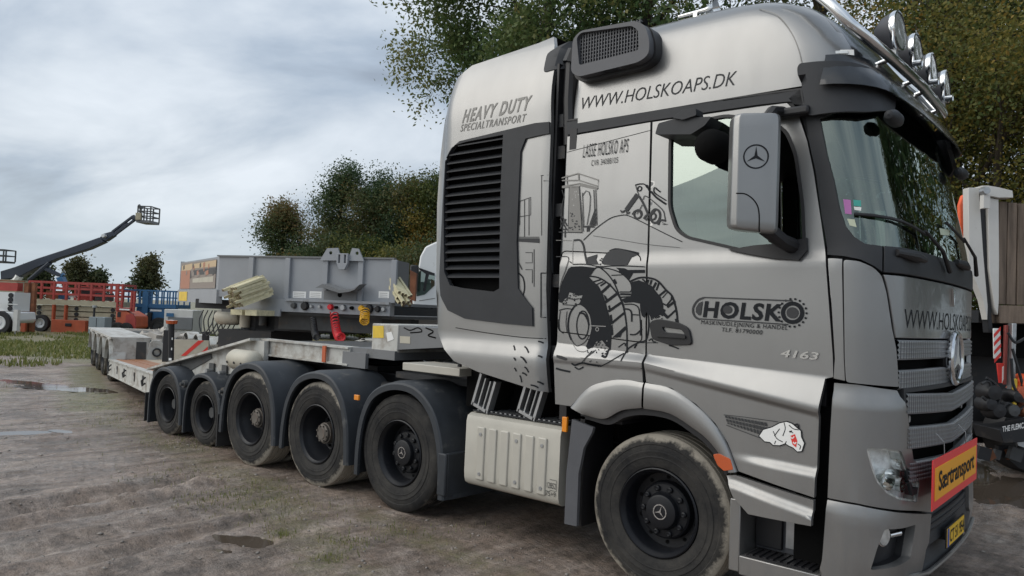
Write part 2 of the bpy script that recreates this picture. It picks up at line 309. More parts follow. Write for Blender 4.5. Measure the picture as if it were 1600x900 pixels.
def inside(px, py, poly):
    poly = np.asarray(poly); x0, y0 = poly[:, 0], poly[:, 1]; x1, y1 = np.roll(x0, -1), np.roll(y0, -1); c = np.zeros(len(px), bool)
    for a, b, d, e in zip(x0, y0, x1, y1):
        if b == e: continue
        hit = ((b > py) != (e > py)) & (px < (d-a)*(py-b)/(e-b)+a); c ^= hit
    return c
def densify(poly, step, closed=True):
    out = []; n = len(poly)
    for i in range(n if closed else n-1):
        a, b = np.array(poly[i]), np.array(poly[(i+1) % n]); k = max(1, int(np.ceil(np.linalg.norm(b-a)/step)))
        out += [tuple(a+(b-a)*j/k) for j in range(k)]
    if not closed: out.append(tuple(poly[-1]))
    return out
def rounded(poly, r, n=4):
    """round the corners of a polygon; r = radius or list"""
    out = []; m = len(poly)
    for i in range(m):
        p = np.array(poly[i], float); a = np.array(poly[i-1], float); b = np.array(poly[(i+1) % m], float); rr = r[i] if hasattr(r, '__len__') else r
        la, lb = np.linalg.norm(a-p), np.linalg.norm(b-p); d = min(rr, la*0.45, lb*0.45)
        if d < 1e-4: out.append(tuple(p)); continue
        p0 = p+(a-p)/la*d; p1 = p+(b-p)/lb*d
        for k in range(n+1):
            t = k/n; out.append(tuple(p0*(1-t)**2+2*p*t*(1-t)+p1*t*t))
    return out
def area(poly): p = np.asarray(poly); return 0.5*np.sum(p[:, 0]*np.roll(p[:, 1], -1)-np.roll(p[:, 0], -1)*p[:, 1])
def inset(poly, d):
    p = np.asarray(poly, float); s = 1 if area(poly) > 0 else -1
    e = np.roll(p, -1, 0)-p; e /= np.linalg.norm(e, axis=1)[:, None]+1e-12; nrm = np.stack([-e[:, 1], e[:, 0]], 1)*s
    m = nrm+np.roll(nrm, 1, 0); m /= np.linalg.norm(m, axis=1)[:, None]+1e-12
    k = 1/np.maximum(0.4, np.sum(m*nrm, 1)); return [tuple(q) for q in p+m*(d*k)[:, None]]
def plate(name, outline, fmap, thick, mat, parent=None, holes=(), step=0.08, back=None, bev=0.0, gap=0.0, flip=False, flat=False, label=None, smooth=30, rows=()):
    """solid panel: a 2-D outline (with holes), filled with a fine mesh, laid on the surface fmap(a, b, depth)"""
    if gap: outline = inset(outline, gap)
    loops = [densify(outline, step)]+[densify(h, step) for h in holes]
    P = []; E = []
    for lp in loops:
        k = len(P); P += lp; E += [(k+i, k+(i+1) % len(lp)) for i in range(len(lp))]
    o = np.array(loops[0]); nb = len(P)
    gx = np.arange(o[:, 0].min()+step/2, o[:, 0].max(), step); gy = np.arange(o[:, 1].min()+step/2, o[:, 1].max(), step)
    if len(gx) and len(gy) and not flat:
        G = np.stack(np.meshgrid(gx, gy), -1).reshape(-1, 2); ok = inside(G[:, 0], G[:, 1], o)
        for h in loops[1:]: ok &= ~inside(G[:, 0], G[:, 1], h)
        G = G[ok]; B = np.array(P)
        if rows:      # extra points along the creases so that the mesh follows them
            ex = []; xs2 = np.arange(o[:, 0].min(), o[:, 0].max(), step)
            for f_ in rows:
                q_ = np.array([(x_, f_(x_)) for x_ in xs2]); ok2 = inside(q_[:, 0], q_[:, 1], o)
                for h in loops[1:]: ok2 &= ~inside(q_[:, 0], q_[:, 1], h)
                ex.append(q_[ok2])
                G = G[np.abs(G[:, 1]-np.array([f_(x_) for x_ in G[:, 0]])) > step*0.7] if len(G) else G
            ex = np.concatenate(ex) if ex else np.zeros((0, 2))
            if len(ex): d = np.min(np.linalg.norm(ex[:, None]-B[None], axis=2), axis=1); P += [tuple(g) for g in ex[d > 0.006]]
        if len(G):
            d = np.min(np.linalg.norm(G[:, None]-B[None], axis=2), axis=1); P += [tuple(g) for g in G[d > step*0.35]]
    vs, es, fs, *_ = delaunay_2d_cdt([Vector(p) for p in P], E, [], 0, 1e-6)
    V = np.array([tuple(v) for v in vs]); F = [f for f in fs]
    C = np.array([V[list(f)].mean(0) for f in F]); ok = inside(C[:, 0], C[:, 1], o)
    for h in loops[1:]: ok &= ~inside(C[:, 0], C[:, 1], h)
    F = [f if not flip else f[::-1] for f, k in zip(F, ok) if k]
    n = len(V); top = [fmap(a, b, 0.0) for a, b in V]
    mats = [mat]
    if thick <= 0:
        me = bpy.data.meshes.new(name); me.from_pydata(top, [], [tuple(f) for f in F]); me.materials.append(mat)
    else:
        bot = [fmap(a, b, thick) for a, b in V]
        cnt = {}
        for f in F:
            for i in range(len(f)):
                e = (f[i], f[(i+1) % len(f)]); cnt[e] = cnt.get(e, 0)+1
        side = [(b, a, a+n, b+n) for (a, b) in cnt if (b, a) not in cnt]
        me = bpy.data.meshes.new(name); me.from_pydata(top+bot, [], [tuple(f) for f in F]+[tuple(i+n for i in f[::-1]) for f in F]+side)
        me.materials.append(mat); me.materials.append(back or mat)
        idx = [0]*len(F)+[1]*len(F)+[0]*len(side); me.polygons.foreach_set('material_index', idx)
    bm = bmesh.new(); bm.from_mesh(me); bmesh.ops.recalc_face_normals(bm, faces=bm.faces)
    bm.to_mesh(me); bm.free()
    ob = link(name, me, parent, smooth)
    if bev: bevel(ob, bev, 2, 40)
    if label: ob['label'] = label
    return ob
def stroke_poly(pts, w, closed=False):
    """ribbon outline of constant (or tapered) width along a 2-D line, as quads"""
    p = np.array(pts, float); n = len(p); t = np.gradient(p, axis=0) if not closed else (np.roll(p, -1, 0)-np.roll(p, 1, 0))
    t /= np.linalg.norm(t, axis=1)[:, None]+1e-12; nn = np.stack([-t[:, 1], t[:, 0]], 1); ww = np.array(w if hasattr(w, '__len__') else [w]*n)[:, None]/2
    return p+nn*ww, p-nn*ww
def smoothline(pts, n=6):
    p = [np.array(q, float) for q in pts]; out = []
    for i in range(len(p)-1):
        a = p[i-1] if i else 2*p[0]-p[1]; b, c = p[i], p[i+1]; d = p[i+2] if i+2 < len(p) else 2*p[-1]-p[-2]
        for k in range(n):
            t = k/n; out.append(tuple(0.5*((2*b)+(-a+c)*t+(2*a-5*b+4*c-d)*t*t+(-a+3*b-3*c+d)*t**3)))
    out.append(tuple(p[-1])); return out
class Decal:
    """flat print: thin film following fmap, a few mm proud"""
    def __init__(s, fmap, c=-0.0025):
        s.k = 0
        s.f = lambda a, b, d: fmap(a, b, d-s.k*0.00001)
        s.c = c; s.v = []; s.fc = []; s.m = []; s.mats = []
    def mi(s, m):
        if m not in s.mats: s.mats.append(m)
        return s.mats.index(m)
    def line(s, pts, w, mat, smooth=True, closed=False, lift=0.0):
        s.k += 1
        if closed: pts = list(pts)
        if smooth and len(pts) > 2 and not closed: pts = smoothline(pts, 5)
        elif len(pts) == 2: pts = densify(pts, 0.06, False)
        L, R = stroke_poly(pts, w, closed); k = len(s.v); n = len(L)
        for a, b in zip(L, R): s.v.append(s.f(a[0], a[1], s.c-lift)); s.v.append(s.f(b[0], b[1], s.c-lift))
        m = n if closed else n-1
        for i in range(m): j = (i+1) % n; s.fc.append((k+2*i, k+2*i+1, k+2*j+1, k+2*j)); s.m.append(s.mi(mat))
    def fill(s, poly, mat, holes=(), step=0.1, lift=0.0):
        s.k += 1
        loops = [densify(poly, step)]+[densify(h, step) for h in holes]; P = []; E = []
        for lp in loops:
            k = len(P); P += lp; E += [(k+i, k+(i+1) % len(lp)) for i in range(len(lp))]
        vs, es, fs, *_ = delaunay_2d_cdt([Vector(p) for p in P], E, [], 0, 1e-7)
        V = np.array([tuple(v) for v in vs]); C = np.array([V[list(f)].mean(0) for f in fs]); ok = inside(C[:, 0], C[:, 1], loops[0])
        for h in loops[1:]: ok &= ~inside(C[:, 0], C[:, 1], h)
        k = len(s.v); s.v += [s.f(a, b, s.c-lift) for a, b in V]
        for f, g in zip(fs, ok):
            if g: s.fc.append(tuple(i+k for i in f)); s.m.append(s.mi(mat))
    def disc(s, c, r, mat, r2=None, n=28, lift=0.0):
        rx, ry = r if hasattr(r, '__len__') else (r, r)
        o = [(c[0]+rx*math.cos(2*PI*i/n), c[1]+ry*math.sin(2*PI*i/n)) for i in range(n)]
        h = []
        if r2:
            ax, ay = r2 if hasattr(r2, '__len__') else (r2, r2); h = [[(c[0]+ax*math.cos(2*PI*i/n), c[1]+ay*math.sin(2*PI*i/n)) for i in range(n)]]
        s.fill(o, mat, h, lift=lift)
    def text(s, txt, p0, p1, h, mat, shear=0.0, bold=0.0, lift=0.0, spacing=1.0):
        s.k += 1
        """baseline from p0 to p1 (2-D surface coordinates), capital height h"""
        cu = bpy.data.curves.new('t', 'FONT'); cu.body = txt; cu.size = 1; cu.shear = 0; cu.offset = bold; cu.space_character = spacing; cu.resolution_u = 3
        ob = bpy.data.objects.new('t', cu); COL.objects.link(ob); dg = bpy.context.evaluated_depsgraph_get(); me = bpy.data.meshes.new_from_object(ob.evaluated_get(dg))
        V = np.array([v.co[:2] for v in me.vertices]); FF = [tuple(p.vertices) for p in me.polygons]
        bpy.data.objects.remove(ob); bpy.data.curves.remove(cu); bpy.data.meshes.remove(me)
        if not len(V): return
        x0, x1 = V[:, 0].min(), V[:, 0].max(); L = math.hypot(p1[0]-p0[0], p1[1]-p0[1]); d = ((p1[0]-p0[0])/L, (p1[1]-p0[1])/L); k = len(s.v)
        for x, y in V:
            b = y/0.73*h; a = (x-x0)/(x1-x0)*L + shear*b
            s.v.append(s.f(p0[0]+a*d[0]-b*d[1]*0, p0[1]+a*d[1]+b, s.c-lift))
        s.fc += [tuple(i+k for i in f) for f in FF]; s.m += [s.mi(mat)]*len(FF)
    def build(s, name, parent, label=None):
        me = bpy.data.meshes.new(name); me.from_pydata([tuple(map(float, p)) for p in s.v], [], s.fc)
        for m in s.mats: me.materials.append(m)
        me.polygons.foreach_set('material_index', s.m)
        o = link(name, me, parent, 0)
        if label: o['label'] = label
        return o
def star(dec, c, r, mat, ring=True, w=0.13):
    """three-pointed star in a ring"""
    for k in range(3):
        a = PI/2+k*2*PI/3; t = (c[0]+r*0.93*math.cos(a), c[1]+r*0.93*math.sin(a)); b1 = (c[0]+r*w*math.cos(a+PI/3), c[1]+r*w*math.sin(a+PI/3)); b2 = (c[0]+r*w*math.cos(a-PI/3), c[1]+r*w*math.sin(a-PI/3))
        dec.fill([c, b2, t, b1], mat, step=9)
    if ring: dec.disc(c, r, mat, r*0.9)

# ================================================================== THE TRUCK (world: +X forward, near side at Y=0, far side Y=2.5)
TW = 2.5
truck = thing('heavy_haulage_truck', 'large silver four-axle heavy haulage tractor lorry with black loader drawing on its doors', 'lorry')
def sstep(t): t = min(1, max(0, t)); return t*t*(3-2*t)
def prof(x, z):
    zc = 1.625-0.045*(x+0.88); zl = 1.535-0.145*max(0, x+0.1)
    p = 0.0
    if z > 2.30: p -= 0.030*(z-2.30)+0.016
    elif z > 2.20: p -= 0.016*sstep((z-2.20)/0.10)
    wd = 0.055+0.012*max(0, x)
    if z < zc: u_ = min(1, (zc-z)/(zc-zl)); p += wd*(0.75*u_+0.25*u_*u_*(3-2*u_))
    if z < zl-0.03: p -= 0.020*sstep((zl-0.03-z)/0.03)*(0.3+0.7*sstep((x+0.1)/0.8))
    z2 = 1.03-0.04*(x-0.6)
    if x > 0.5 and z < z2: p += 0.03*sstep((z2-z)/0.05)*sstep((x-0.5)/0.4)
    return p
def near(a, b, c): return (a, -prof(a, b)+c, b)
def far(a, b, c): return (a, TW+prof(a, b)-c, b)
def S(*px):
    out = []
    for x, y in px:
        yy = 0.0
        for _ in range(3):
            p = onY(x, y, yy); yy = -prof(p[0], p[2])
        out.append((float(p[0]), float(p[2])))
    return out
def both(name, outline, thick, mat, parent=truck, **k):
    o = plate(name, outline, near, thick, mat, parent, **k)
    q = plate(name, outline, far, thick, mat, parent, flip=True, **{a: b for a, b in k.items() if a != 'label'})
    return o, q
# ---- front skin: a = distance round the corner from the end of the flat side, b = height
_pf = [(0, 0), (0.09, 0.006), (0.17, 0.026), (0.235, 0.065), (0.285, 0.125), (0.32, 0.21), (0.342, 0.36), (0.362, 0.62), (0.375, 0.92), (0.38, 1.25)]
_pf = smoothline(_pf, 6); _pf += [(x, TW-y) for x, y in _pf[-2::-1]]
_pf = np.array(_pf); _ps = np.concatenate([[0], np.cumsum(np.linalg.norm(np.diff(_pf, axis=0), axis=1))]); ALEN = float(_ps[-1])
def Xf(z): return float(np.interp(z, [0.25, 0.5, 2.28, 2.45, 3.2, 3.45, 3.8], [1.46, 1.50, 1.50, 1.475, 1.31, 1.25, 1.12]))
def skinv(a, b, c=0.0):
    a = np.asarray(a, float); xf = np.interp(b, [0.25, 0.5, 2.28, 2.45, 3.2, 3.45, 3.8], [1.46, 1.50, 1.50, 1.475, 1.31, 1.25, 1.12])
    t = np.clip(a, 0, ALEN); x = np.interp(t, _ps, _pf[:, 0]); y = np.interp(t, _ps, _pf[:, 1])
    t2 = np.clip(a+0.01, 0, ALEN); t1 = np.clip(a-0.01, 0, ALEN)
    dx = np.interp(t2, _ps, _pf[:, 0])-np.interp(t1, _ps, _pf[:, 0]); dy = np.interp(t2, _ps, _pf[:, 1])-np.interp(t1, _ps, _pf[:, 1]); l = np.hypot(dx, dy)+1e-9
    nx, ny = -dy/l, dx/l       # inward normal
    x = x+np.minimum(a, 0)-np.maximum(a-ALEN, 0)+xf-0.38
    lean = np.where(b > 2.3, 0.030*(b-2.3)+0.016, np.where(b > 2.2, 0.16*(b-2.2), 0)); y = y+lean*(1-2*y/TW)
    return x+nx*c, y+ny*c, b
def skin(a, b, c): x, y, z = skinv(a, b, c); return (float(x), float(y), float(z))
_ga = np.linspace(-0.45, 2.75, 640); _gb = np.linspace(0.2, 3.75, 700); _GA, _GB = np.meshgrid(_ga, _gb)
def _proj(x, y, z):
    d = np.stack([x-CP[0], y-CP[1], z-CP[2]], -1); zz = d@VD; return 800+FPX*(d@RD)/zz, 450-FPX*(d@UD)/zz
_PX, _PY = _proj(*skinv(_GA, _GB))
def F(*px):
    out = []
    for x, y in px:
        i = int(np.argmin((_PX-x)**2+(_PY-y)**2)); out.append((float(_GA.flat[i]), float(_GB.flat[i])))
    return out
def mirror(o): return [(ALEN-a, b) for a, b in o][::-1]

def _zc(x): return 1.625-0.045*(x+0.88)
def _zl(x): return 1.535-0.145*max(0, x+0.1)
ROWS = [lambda x, t=t: _zc(x)*(1-t)+_zl(x)*t for t in (-0.06, 0.0, 0.12, 0.25, 0.5, 0.75, 0.9, 1.0)]+[lambda x, d=d: _zl(x)-d for d in (0.012, 0.03, 0.037, 0.045, 0.053, 0.06, 0.07)]+[lambda x, d=d: 1.03-0.04*(x-0.6)-d for d in (-0.01, 0.0, 0.0125, 0.025, 0.0375, 0.05, 0.06)]
SROWS = [lambda x, d=d: 0.875-0.16*(x-0.5)-d for d in (-0.01, 0.0, 0.0125, 0.025, 0.0375, 0.05, 0.06)]
SIL, TRIM, VOID = M['silver'], M['trim'], M['void']
# ---- rear side panel of the cab
rp = S((886, 213), (1017, 190), (1009, 549), (1005, 598), (973, 593), (939, 598), (917, 609), (892, 635.5), (867, 632), (870, 534))
rear_o = rp
both('cab_side_panel', rp, 0.03, SIL, back=M['black'], gap=0.004, bev=0.003, step=0.028, rows=ROWS)
# ---- door with window opening
win = S((1045, 222), (1049, 196), (1136, 178), (1212, 190), (1231, 204), (1246, 240), (1257, 318), (1259.5, 385), (1248, 404), (1210, 402), (1171, 396), (1120, 384), (1072, 373), (1055, 360), (1044, 324))
win = rounded(win, 0.05, 3)
door = S((1019, 190), (1184, 166), (1230, 160), (1248, 178), (1262, 220), (1272, 268), (1283, 340), (1291, 401), (1302, 555), (1303, 590), (1290, 592.5), (1279, 645), (1276, 740), (1273, 779), (1153, 737), (1136, 692), (1117, 662), (1087, 632), (1049, 607), (1009, 598), (1010, 549))
d1, d2 = both('door', door, 0.035, SIL, holes=[win], back=M['black'], gap=0.004, bev=0.003, step=0.028, rows=ROWS)
for o, f, fl in ((d1, near, False), (d2, far, True)):
    plate('window_frame', win, lambda a, b, c, f=f: f(a, b, c-0.006), 0.03, M['black'], o, holes=[inset(win, 0.020)], flip=fl, step=0.05)
gl = inset(win, 0.019)
gl_left = [p for p in gl]
xs = S((1212, 300))[0][0]
def clipx(poly, x, keep_less=True):
    out = []; n = len(poly)
    for i in range(n):
        a, b = poly[i], poly[(i+1) % n]; ia = (a[0] <= x) == keep_less; ib = (b[0] <= x) == keep_less
        if ia: out.append(a)
        if ia != ib: t = (x-a[0])/(b[0]-a[0]); out.append((x, a[1]+t*(b[1]-a[1])))
    return out
def clipz(poly, z, keep_less=True):
    return [(b, a) for a, b in clipx([(b, a) for a, b in poly], z, keep_less)]
for o, f, fl in ((d1, near, False), (d2, far, True)):
    plate('window_glass', clipx(gl, xs), lambda a, b, c, f=f: f(a, b, c+0.012), 0, M['glass'], o, flip=fl, step=0.1)
    q = MB(); y0 = 0.02 if f is near else TW-0.02
    q.box(xs-0.008, xs+0.008, y0-0.012, y0+0.012, 2.27, 3.05, M['black']); q.build('window_divider', o)
# black wedge below the mirror, in the window's lower front corner
wedge = S((1140, 391), (1180, 384), (1230, 380), (1262, 372), (1263, 392), (1250, 407), (1210, 404), (1171, 397))
plate('window_corner_trim', wedge, lambda a, b, c: near(a, b, c-0.03), 0.05, M['black'], d1, bev=0.006)
# ---- door handle
hd = rounded(S((1016, 503), (1030, 498), (1062, 504), (1078, 513), (1083, 539), (1050, 540), (1020, 530)), 0.03, 3)
hb = plate('door_handle', hd, lambda a, b, c: near(a, b, c-0.018), 0.02, M['black'], d1, holes=[rounded(S((1036, 511), (1066, 515), (1072, 522), (1040, 519)), 0.01, 2)], bev=0.005)
plate('handle_grip', rounded(S((1028, 519), (1074, 524), (1074, 529), (1028, 526)), 0.008, 2), lambda a, b, c: near(a, b, c-0.032), 0.015, M['black'], hb, bev=0.003)
# ---- locker flap outline (thin seam) on the rear panel
def seam(name, px, w=0.006, parent=truck, closed=False):
    d = Decal(near, -0.0015); d.line(S(*px), w, M['void'], smooth=False, closed=closed); return d.build(name, parent)
seam('locker_flap_seam', rounded([(878, 392), (1001, 398), (1003, 535), (872, 518)], [8, 8, 8, 8], 4), 0.008, closed=True)
seam('panel_seam', [(886, 238), (950, 221), (1019, 203)], 0.004)
# ---- wheel-arch flare: two bright lips over the front wheel
def arch(name, outer, inner, fm, lift, mat, parent=truck, flip=False, width=0.10):
    """lip between two polylines; rolls inward at the inner edge"""
    o = smoothline(outer, 5); i = smoothline(inner, 5); n = 40
    def rs(p):
        p = np.array(p); s = np.concatenate([[0], np.cumsum(np.linalg.norm(np.diff(p, axis=0), axis=1))]); t = np.linspace(0, s[-1], n); return np.stack([np.interp(t, s, p[:, 0]), np.interp(t, s, p[:, 1])], 1)
    o, i = rs(o), rs(i); rows = []
    for k, (u, dpt) in enumerate(((0, 0.0), (0.0, -0.012), (0.08, -lift*0.75), (0.2, -lift), (0.55, -lift*1.05), (0.9, -lift*0.95), (1.0, -lift*0.7), (1.0, width))):
        rows.append([fm(*(o[j]*(1-u)+i[j]*u), dpt) for j in range(n)])
    v = [p for r in rows for p in r]; f = [(r*n+j, r*n+j+1, (r+1)*n+j+1, (r+1)*n+j) for r in range(len(rows)-1) for j in range(n-1)]
    m = MB(); m.add(v, f, mat); ob = m.build(name, parent, 40); return ob
oo = S((893, 636), (917, 609), (939, 598), (973, 593), (1007, 598)); ii = S((946, 654), (973, 641), (1005, 637)); ii = [S((915, 648))[0]]+ii
oo2 = S((1010, 598), (1049, 607), (1087, 632), (1117, 662), (1136, 692), (1153, 737)); ii2 = S((1008, 638), (1049, 646), (1087, 670), (1109, 688), (1132, 718), (1140, 738))
for fm in (near, far):
    arch('wheel_arch_lip', oo, ii, fm, 0.028, SIL); arch('wheel_arch_lip', oo2, ii2, fm, 0.028, SIL)
    def innr(p, d): 
        q = np.array(p); c = np.array((0.0, 0.55)); r = q-c; return [tuple(c+v*(1-d/np.linalg.norm(v))) for v in r]
    arch('wheel_arch_liner', [p for p in ii]+ii2[1:], innr(ii, 0.05)+innr(ii2[1:], 0.045), lambda a, b, c, fm=fm: fm(a, b, c+0.01), 0.0, M['black'], width=0.55)
# ---- side marker lamp ahead of the wheel
plate('side_marker_lamp', rounded(S((1117, 709), (1127, 708), (1144, 716), (1149, 733), (1134, 735), (1124, 726)), 0.01, 2), lambda a, b, c: near(a, b, c-0.03), 0.03, M['redlens'], truck, bev=0.006)
# ---- sill below the door
sill = S((1136, 742), (1150, 741), (1273, 781), (1272, 821), (1173, 802), (1149, 775))
sl_map = lambda f: (lambda a, b, c: f(a, b, c-(0.045 if b < 0.86-0.10*(a-0.5) else 0.01)))
plate('door_sill', sill, lambda a, b, c: near(a, b, c-0.012-0.03*sstep((0.875-0.16*(a-0.5)-b)/0.05)), 0.035, SIL, truck, gap=0.003, bev=0.004, step=0.03, rows=SROWS)
plate('door_sill', sill, lambda a, b, c: far(a, b, c-0.012-0.03*sstep((0.875-0.16*(a-0.5)-b)/0.05)), 0.035, SIL, truck, gap=0.003, flip=True, step=0.04)
# ---- entry step well
def step_well(y0, s):
    """s = +1 near side (opening towards -Y), -1 far side"""
    Y = lambda v: y0+s*v
    m = MB()
    def bx(x0, x1, a, b, z0, z1, mat): m.box(x0, x1, min(Y(a), Y(b)), max(Y(a), Y(b)), z0, z1, mat)
    root = m
    bx(0.55, 0.62, -0.04, 0.30, 0.30, 0.74, SIL); bx(0.622, 1.10, -0.05, 0.30, 0.29, 0.405, SIL)
    bx(0.622, 1.10, 0.20, 0.30, 0.407, 0.80, M['frame']); bx(0.63, 0.80, 0.17, 0.198, 0.43, 0.72, M['black'])
    w = m.build('entry_step', truck); bevel(w, 0.006)
    t = MB(); t.box(0.66, 1.06, min(Y(-0.035), Y(0.15)), max(Y(-0.035), Y(0.15)), 0.407, 0.418, M['black'])
    for k in range(9): t.box(0.68+k*0.042, 0.70+k*0.042, min(Y(-0.03), Y(0.145)), max(Y(-0.03), Y(0.145)), 0.4185, 0.426, M['black'])
    t.build('step_tread', w)
    p = MB(); p.box(0.82, 1.03, min(Y(0.185), Y(0.199)), max(Y(0.185), Y(0.199)), 0.45, 0.66, M['alu']); p.lathe([(0, 0.0), (-0.004*s, 0.0001), (-0.004*s, 0.022), (0, 0.022)], M['void'], 16, (0.92, Y(0.184), 0.55)); p.build('step_back_plate', w)
step_well(0.0, 1); step_well(TW, -1)
# ---- inner dark structure behind the panels
m = MB()
m.box(-0.84, 1.08, 0.07, TW-0.07, 1.36, 1.50, M['black']); m.box(-0.865, -0.80, 0.04, TW-0.04, 1.05, 3.26, M['black']); m.box(-0.80, 1.0, 0.06, TW-0.06, 3.17, 3.24, M['black'])
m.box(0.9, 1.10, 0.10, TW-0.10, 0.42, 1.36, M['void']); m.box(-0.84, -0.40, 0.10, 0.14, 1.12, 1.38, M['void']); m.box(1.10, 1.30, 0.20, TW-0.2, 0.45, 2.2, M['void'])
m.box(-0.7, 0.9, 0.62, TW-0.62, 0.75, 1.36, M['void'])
m.build('cab_inner_shell', truck)
# interior: seats, dash, steering wheel, curtain
def seat(y):
    s = MB(); s.box(-0.15, 0.35, y-0.25, y+0.25, 1.95, 2.08, M['seat']); s.box(-0.27, -0.12, y-0.24, y+0.24, 2.0, 2.68, M['seat'], Matrix.Rotation(-0.15, 3, 'Y')); s.box(-0.33, -0.23, y-0.13, y+0.13, 2.72, 2.90, M['seat']); s.box(-0.05, 0.25, y-0.15, y+0.15, 1.5, 1.95, M['black'])
    o = s.build('cab_seat', truck); bevel(o, 0.03, 3)
seat(0.55); seat(1.95)
m = MB(); m.prism([(0.95, 1.52), (0.80, 2.05), (0.92, 2.32), (1.22, 2.34), (1.30, 1.52)], 0.10, TW-0.10, M['trim']); d = m.build('dashboard', truck); bevel(d, 0.02)
m = MB(); m.tube([(0.62+0.07*math.cos(a)*1.0, 1.95+0.22*math.sin(a), 2.28+0.21*math.cos(a)) for a in np.linspace(0, 2*PI, 24, endpoint=False)], 0.014, M['black'], 8, closed=True); m.tube([(0.62, 1.95, 2.28), (0.85, 1.95, 2.15)], 0.03, M['black']); m.build('steering_wheel', truck)
m = MB(); m.box(-0.5, -0.48, 0.15, TW-0.15, 1.9, 3.1, M['curtain']); m.build('bunk_curtain', truck)
# ---- black band under the roof
stripe = S((885, 189), (1253, 139), (1262, 150), (1258, 162), (1232, 159), (1184, 164), (1019, 188.5), (886, 211))
both('roof_band', stripe, 0.05, TRIM, gap=0.002, bev=0.003, step=0.07)
both('roof_rain_channel', S((885, 187), (1253, 137), (1253, 141), (885, 191)), 0.05, M['black'], step=0.1)
# ---- roof shell (loft of plan outlines)
def roof_ring(z, xr, ins, xf, n=96):
    """closed plan outline at height z"""
    cs = 0.42*(1-0.0*z); pts = []
    prof_pts = np.array([(x*cs/0.38, y) for x, y in _pf])
    x = prof_pts[:, 0]-cs+xf; y = prof_pts[:, 1]; y = ins+(y/TW)*(TW-2*ins)
    loop = [(xr, ins+0.06), (xr+0.015, ins+0.02), (xr+0.06, ins)]
    loop = [(xr, TW/2)]+[(xr, ins+0.06), (xr+0.02, ins+0.015), (xr+0.07, ins)]+[(xr+0.07+(x[0]-xr-0.07)*k/6, ins) for k in range(1, 6)]+list(zip(x, y))+[(xr+0.07+(x[0]-xr-0.07)*k/6, TW-ins) for k in range(5, 0, -1)]+[(xr+0.07, TW-ins), (xr+0.02, TW-ins-0.015), (xr, TW-ins-0.06)]
    p = np.array(loop+[loop[0]]); s = np.concatenate([[0], np.cumsum(np.linalg.norm(np.diff(p, axis=0), axis=1))]); t = np.linspace(0, s[-1], 161)[:-1]
    return [(float(np.interp(q, s, p[:, 0])), float(np.interp(q, s, p[:, 1])), z) for q in t]
LV = [(3.30, -0.87, 0.046, 1.26), (3.42, -0.87, 0.048, 1.235), (3.54, -0.87, 0.056, 1.19), (3.66, -0.87, 0.07, 1.12), (3.78, -0.865, 0.095, 1.03), (3.88, -0.86, 0.135, 0.92), (3.955, -0.85, 0.19, 0.78), (4.005, -0.84, 0.27, 0.60), (4.035, -0.82, 0.40, 0.36), (4.05, -0.78, 0.62, 0.08), (4.055, -0.5, 0.95, -0.2)]
rings = [roof_ring(*l) for l in LV]; V = sum(rings, []); n = 160
FF = [(i*n+j, i*n+(j+1) % n, (i+1)*n+(j+1) % n, (i+1)*n+j) for i in range(len(rings)-1) for j in range(n)]+[tuple((len(rings)-1)*n+j for j in range(n))]
mb = MB(); nf = len(FF)
for f in FF:
    pass
mb.add(V, FF, SIL)
# the front of the roof between the two corners is gloss black
gi = mb.mi(M['gloss'])
for k, f in enumerate(FF[:-1]):
    c = np.mean([V[i] for i in f], 0)
    if 0.26 < c[1] < TW-0.26 and c[0] > 0.60+0.0*c[2] and c[2] < 4.0: mb.m[k] = gi
roof = mb.build('roof', truck, 30)
def roofpt(x, z):    # near-side surface of the roof
    ins = float(np.interp(z, [l[0] for l in LV], [l[2] for l in LV])); return (x, ins, z)
# url lettering on the roof side
dr = Decal(lambda a, b, c: (a, roofpt(a, b)[1]+c, b), -0.003)
def R(*px):
    out = []
    for x, y in px:
        yy = 0.05
        for _ in range(4): p = onY(x, y, yy); yy = roofpt(p[0], float(p[2]))[1]
        out.append((float(p[0]), float(p[2])))
    return out
a, b = R((905, 172), (1148, 133)); dr.text('WWW.HOLSKOAPS.DK', a, b, 0.10, M['ink2'], shear=0.22, bold=-0.006); dr.build('roof_lettering', roof)
# faint seam of the roof cap running forward and down
dr = Decal(lambda a, b, c: (a, roofpt(a, b)[1]+c, b), -0.002); dr.line(R((1186, 14), (1215, 24), (1235, 48), (1247, 75), (1254, 103)), 0.005, M['ink3']); dr.build('roof_seam', roof)
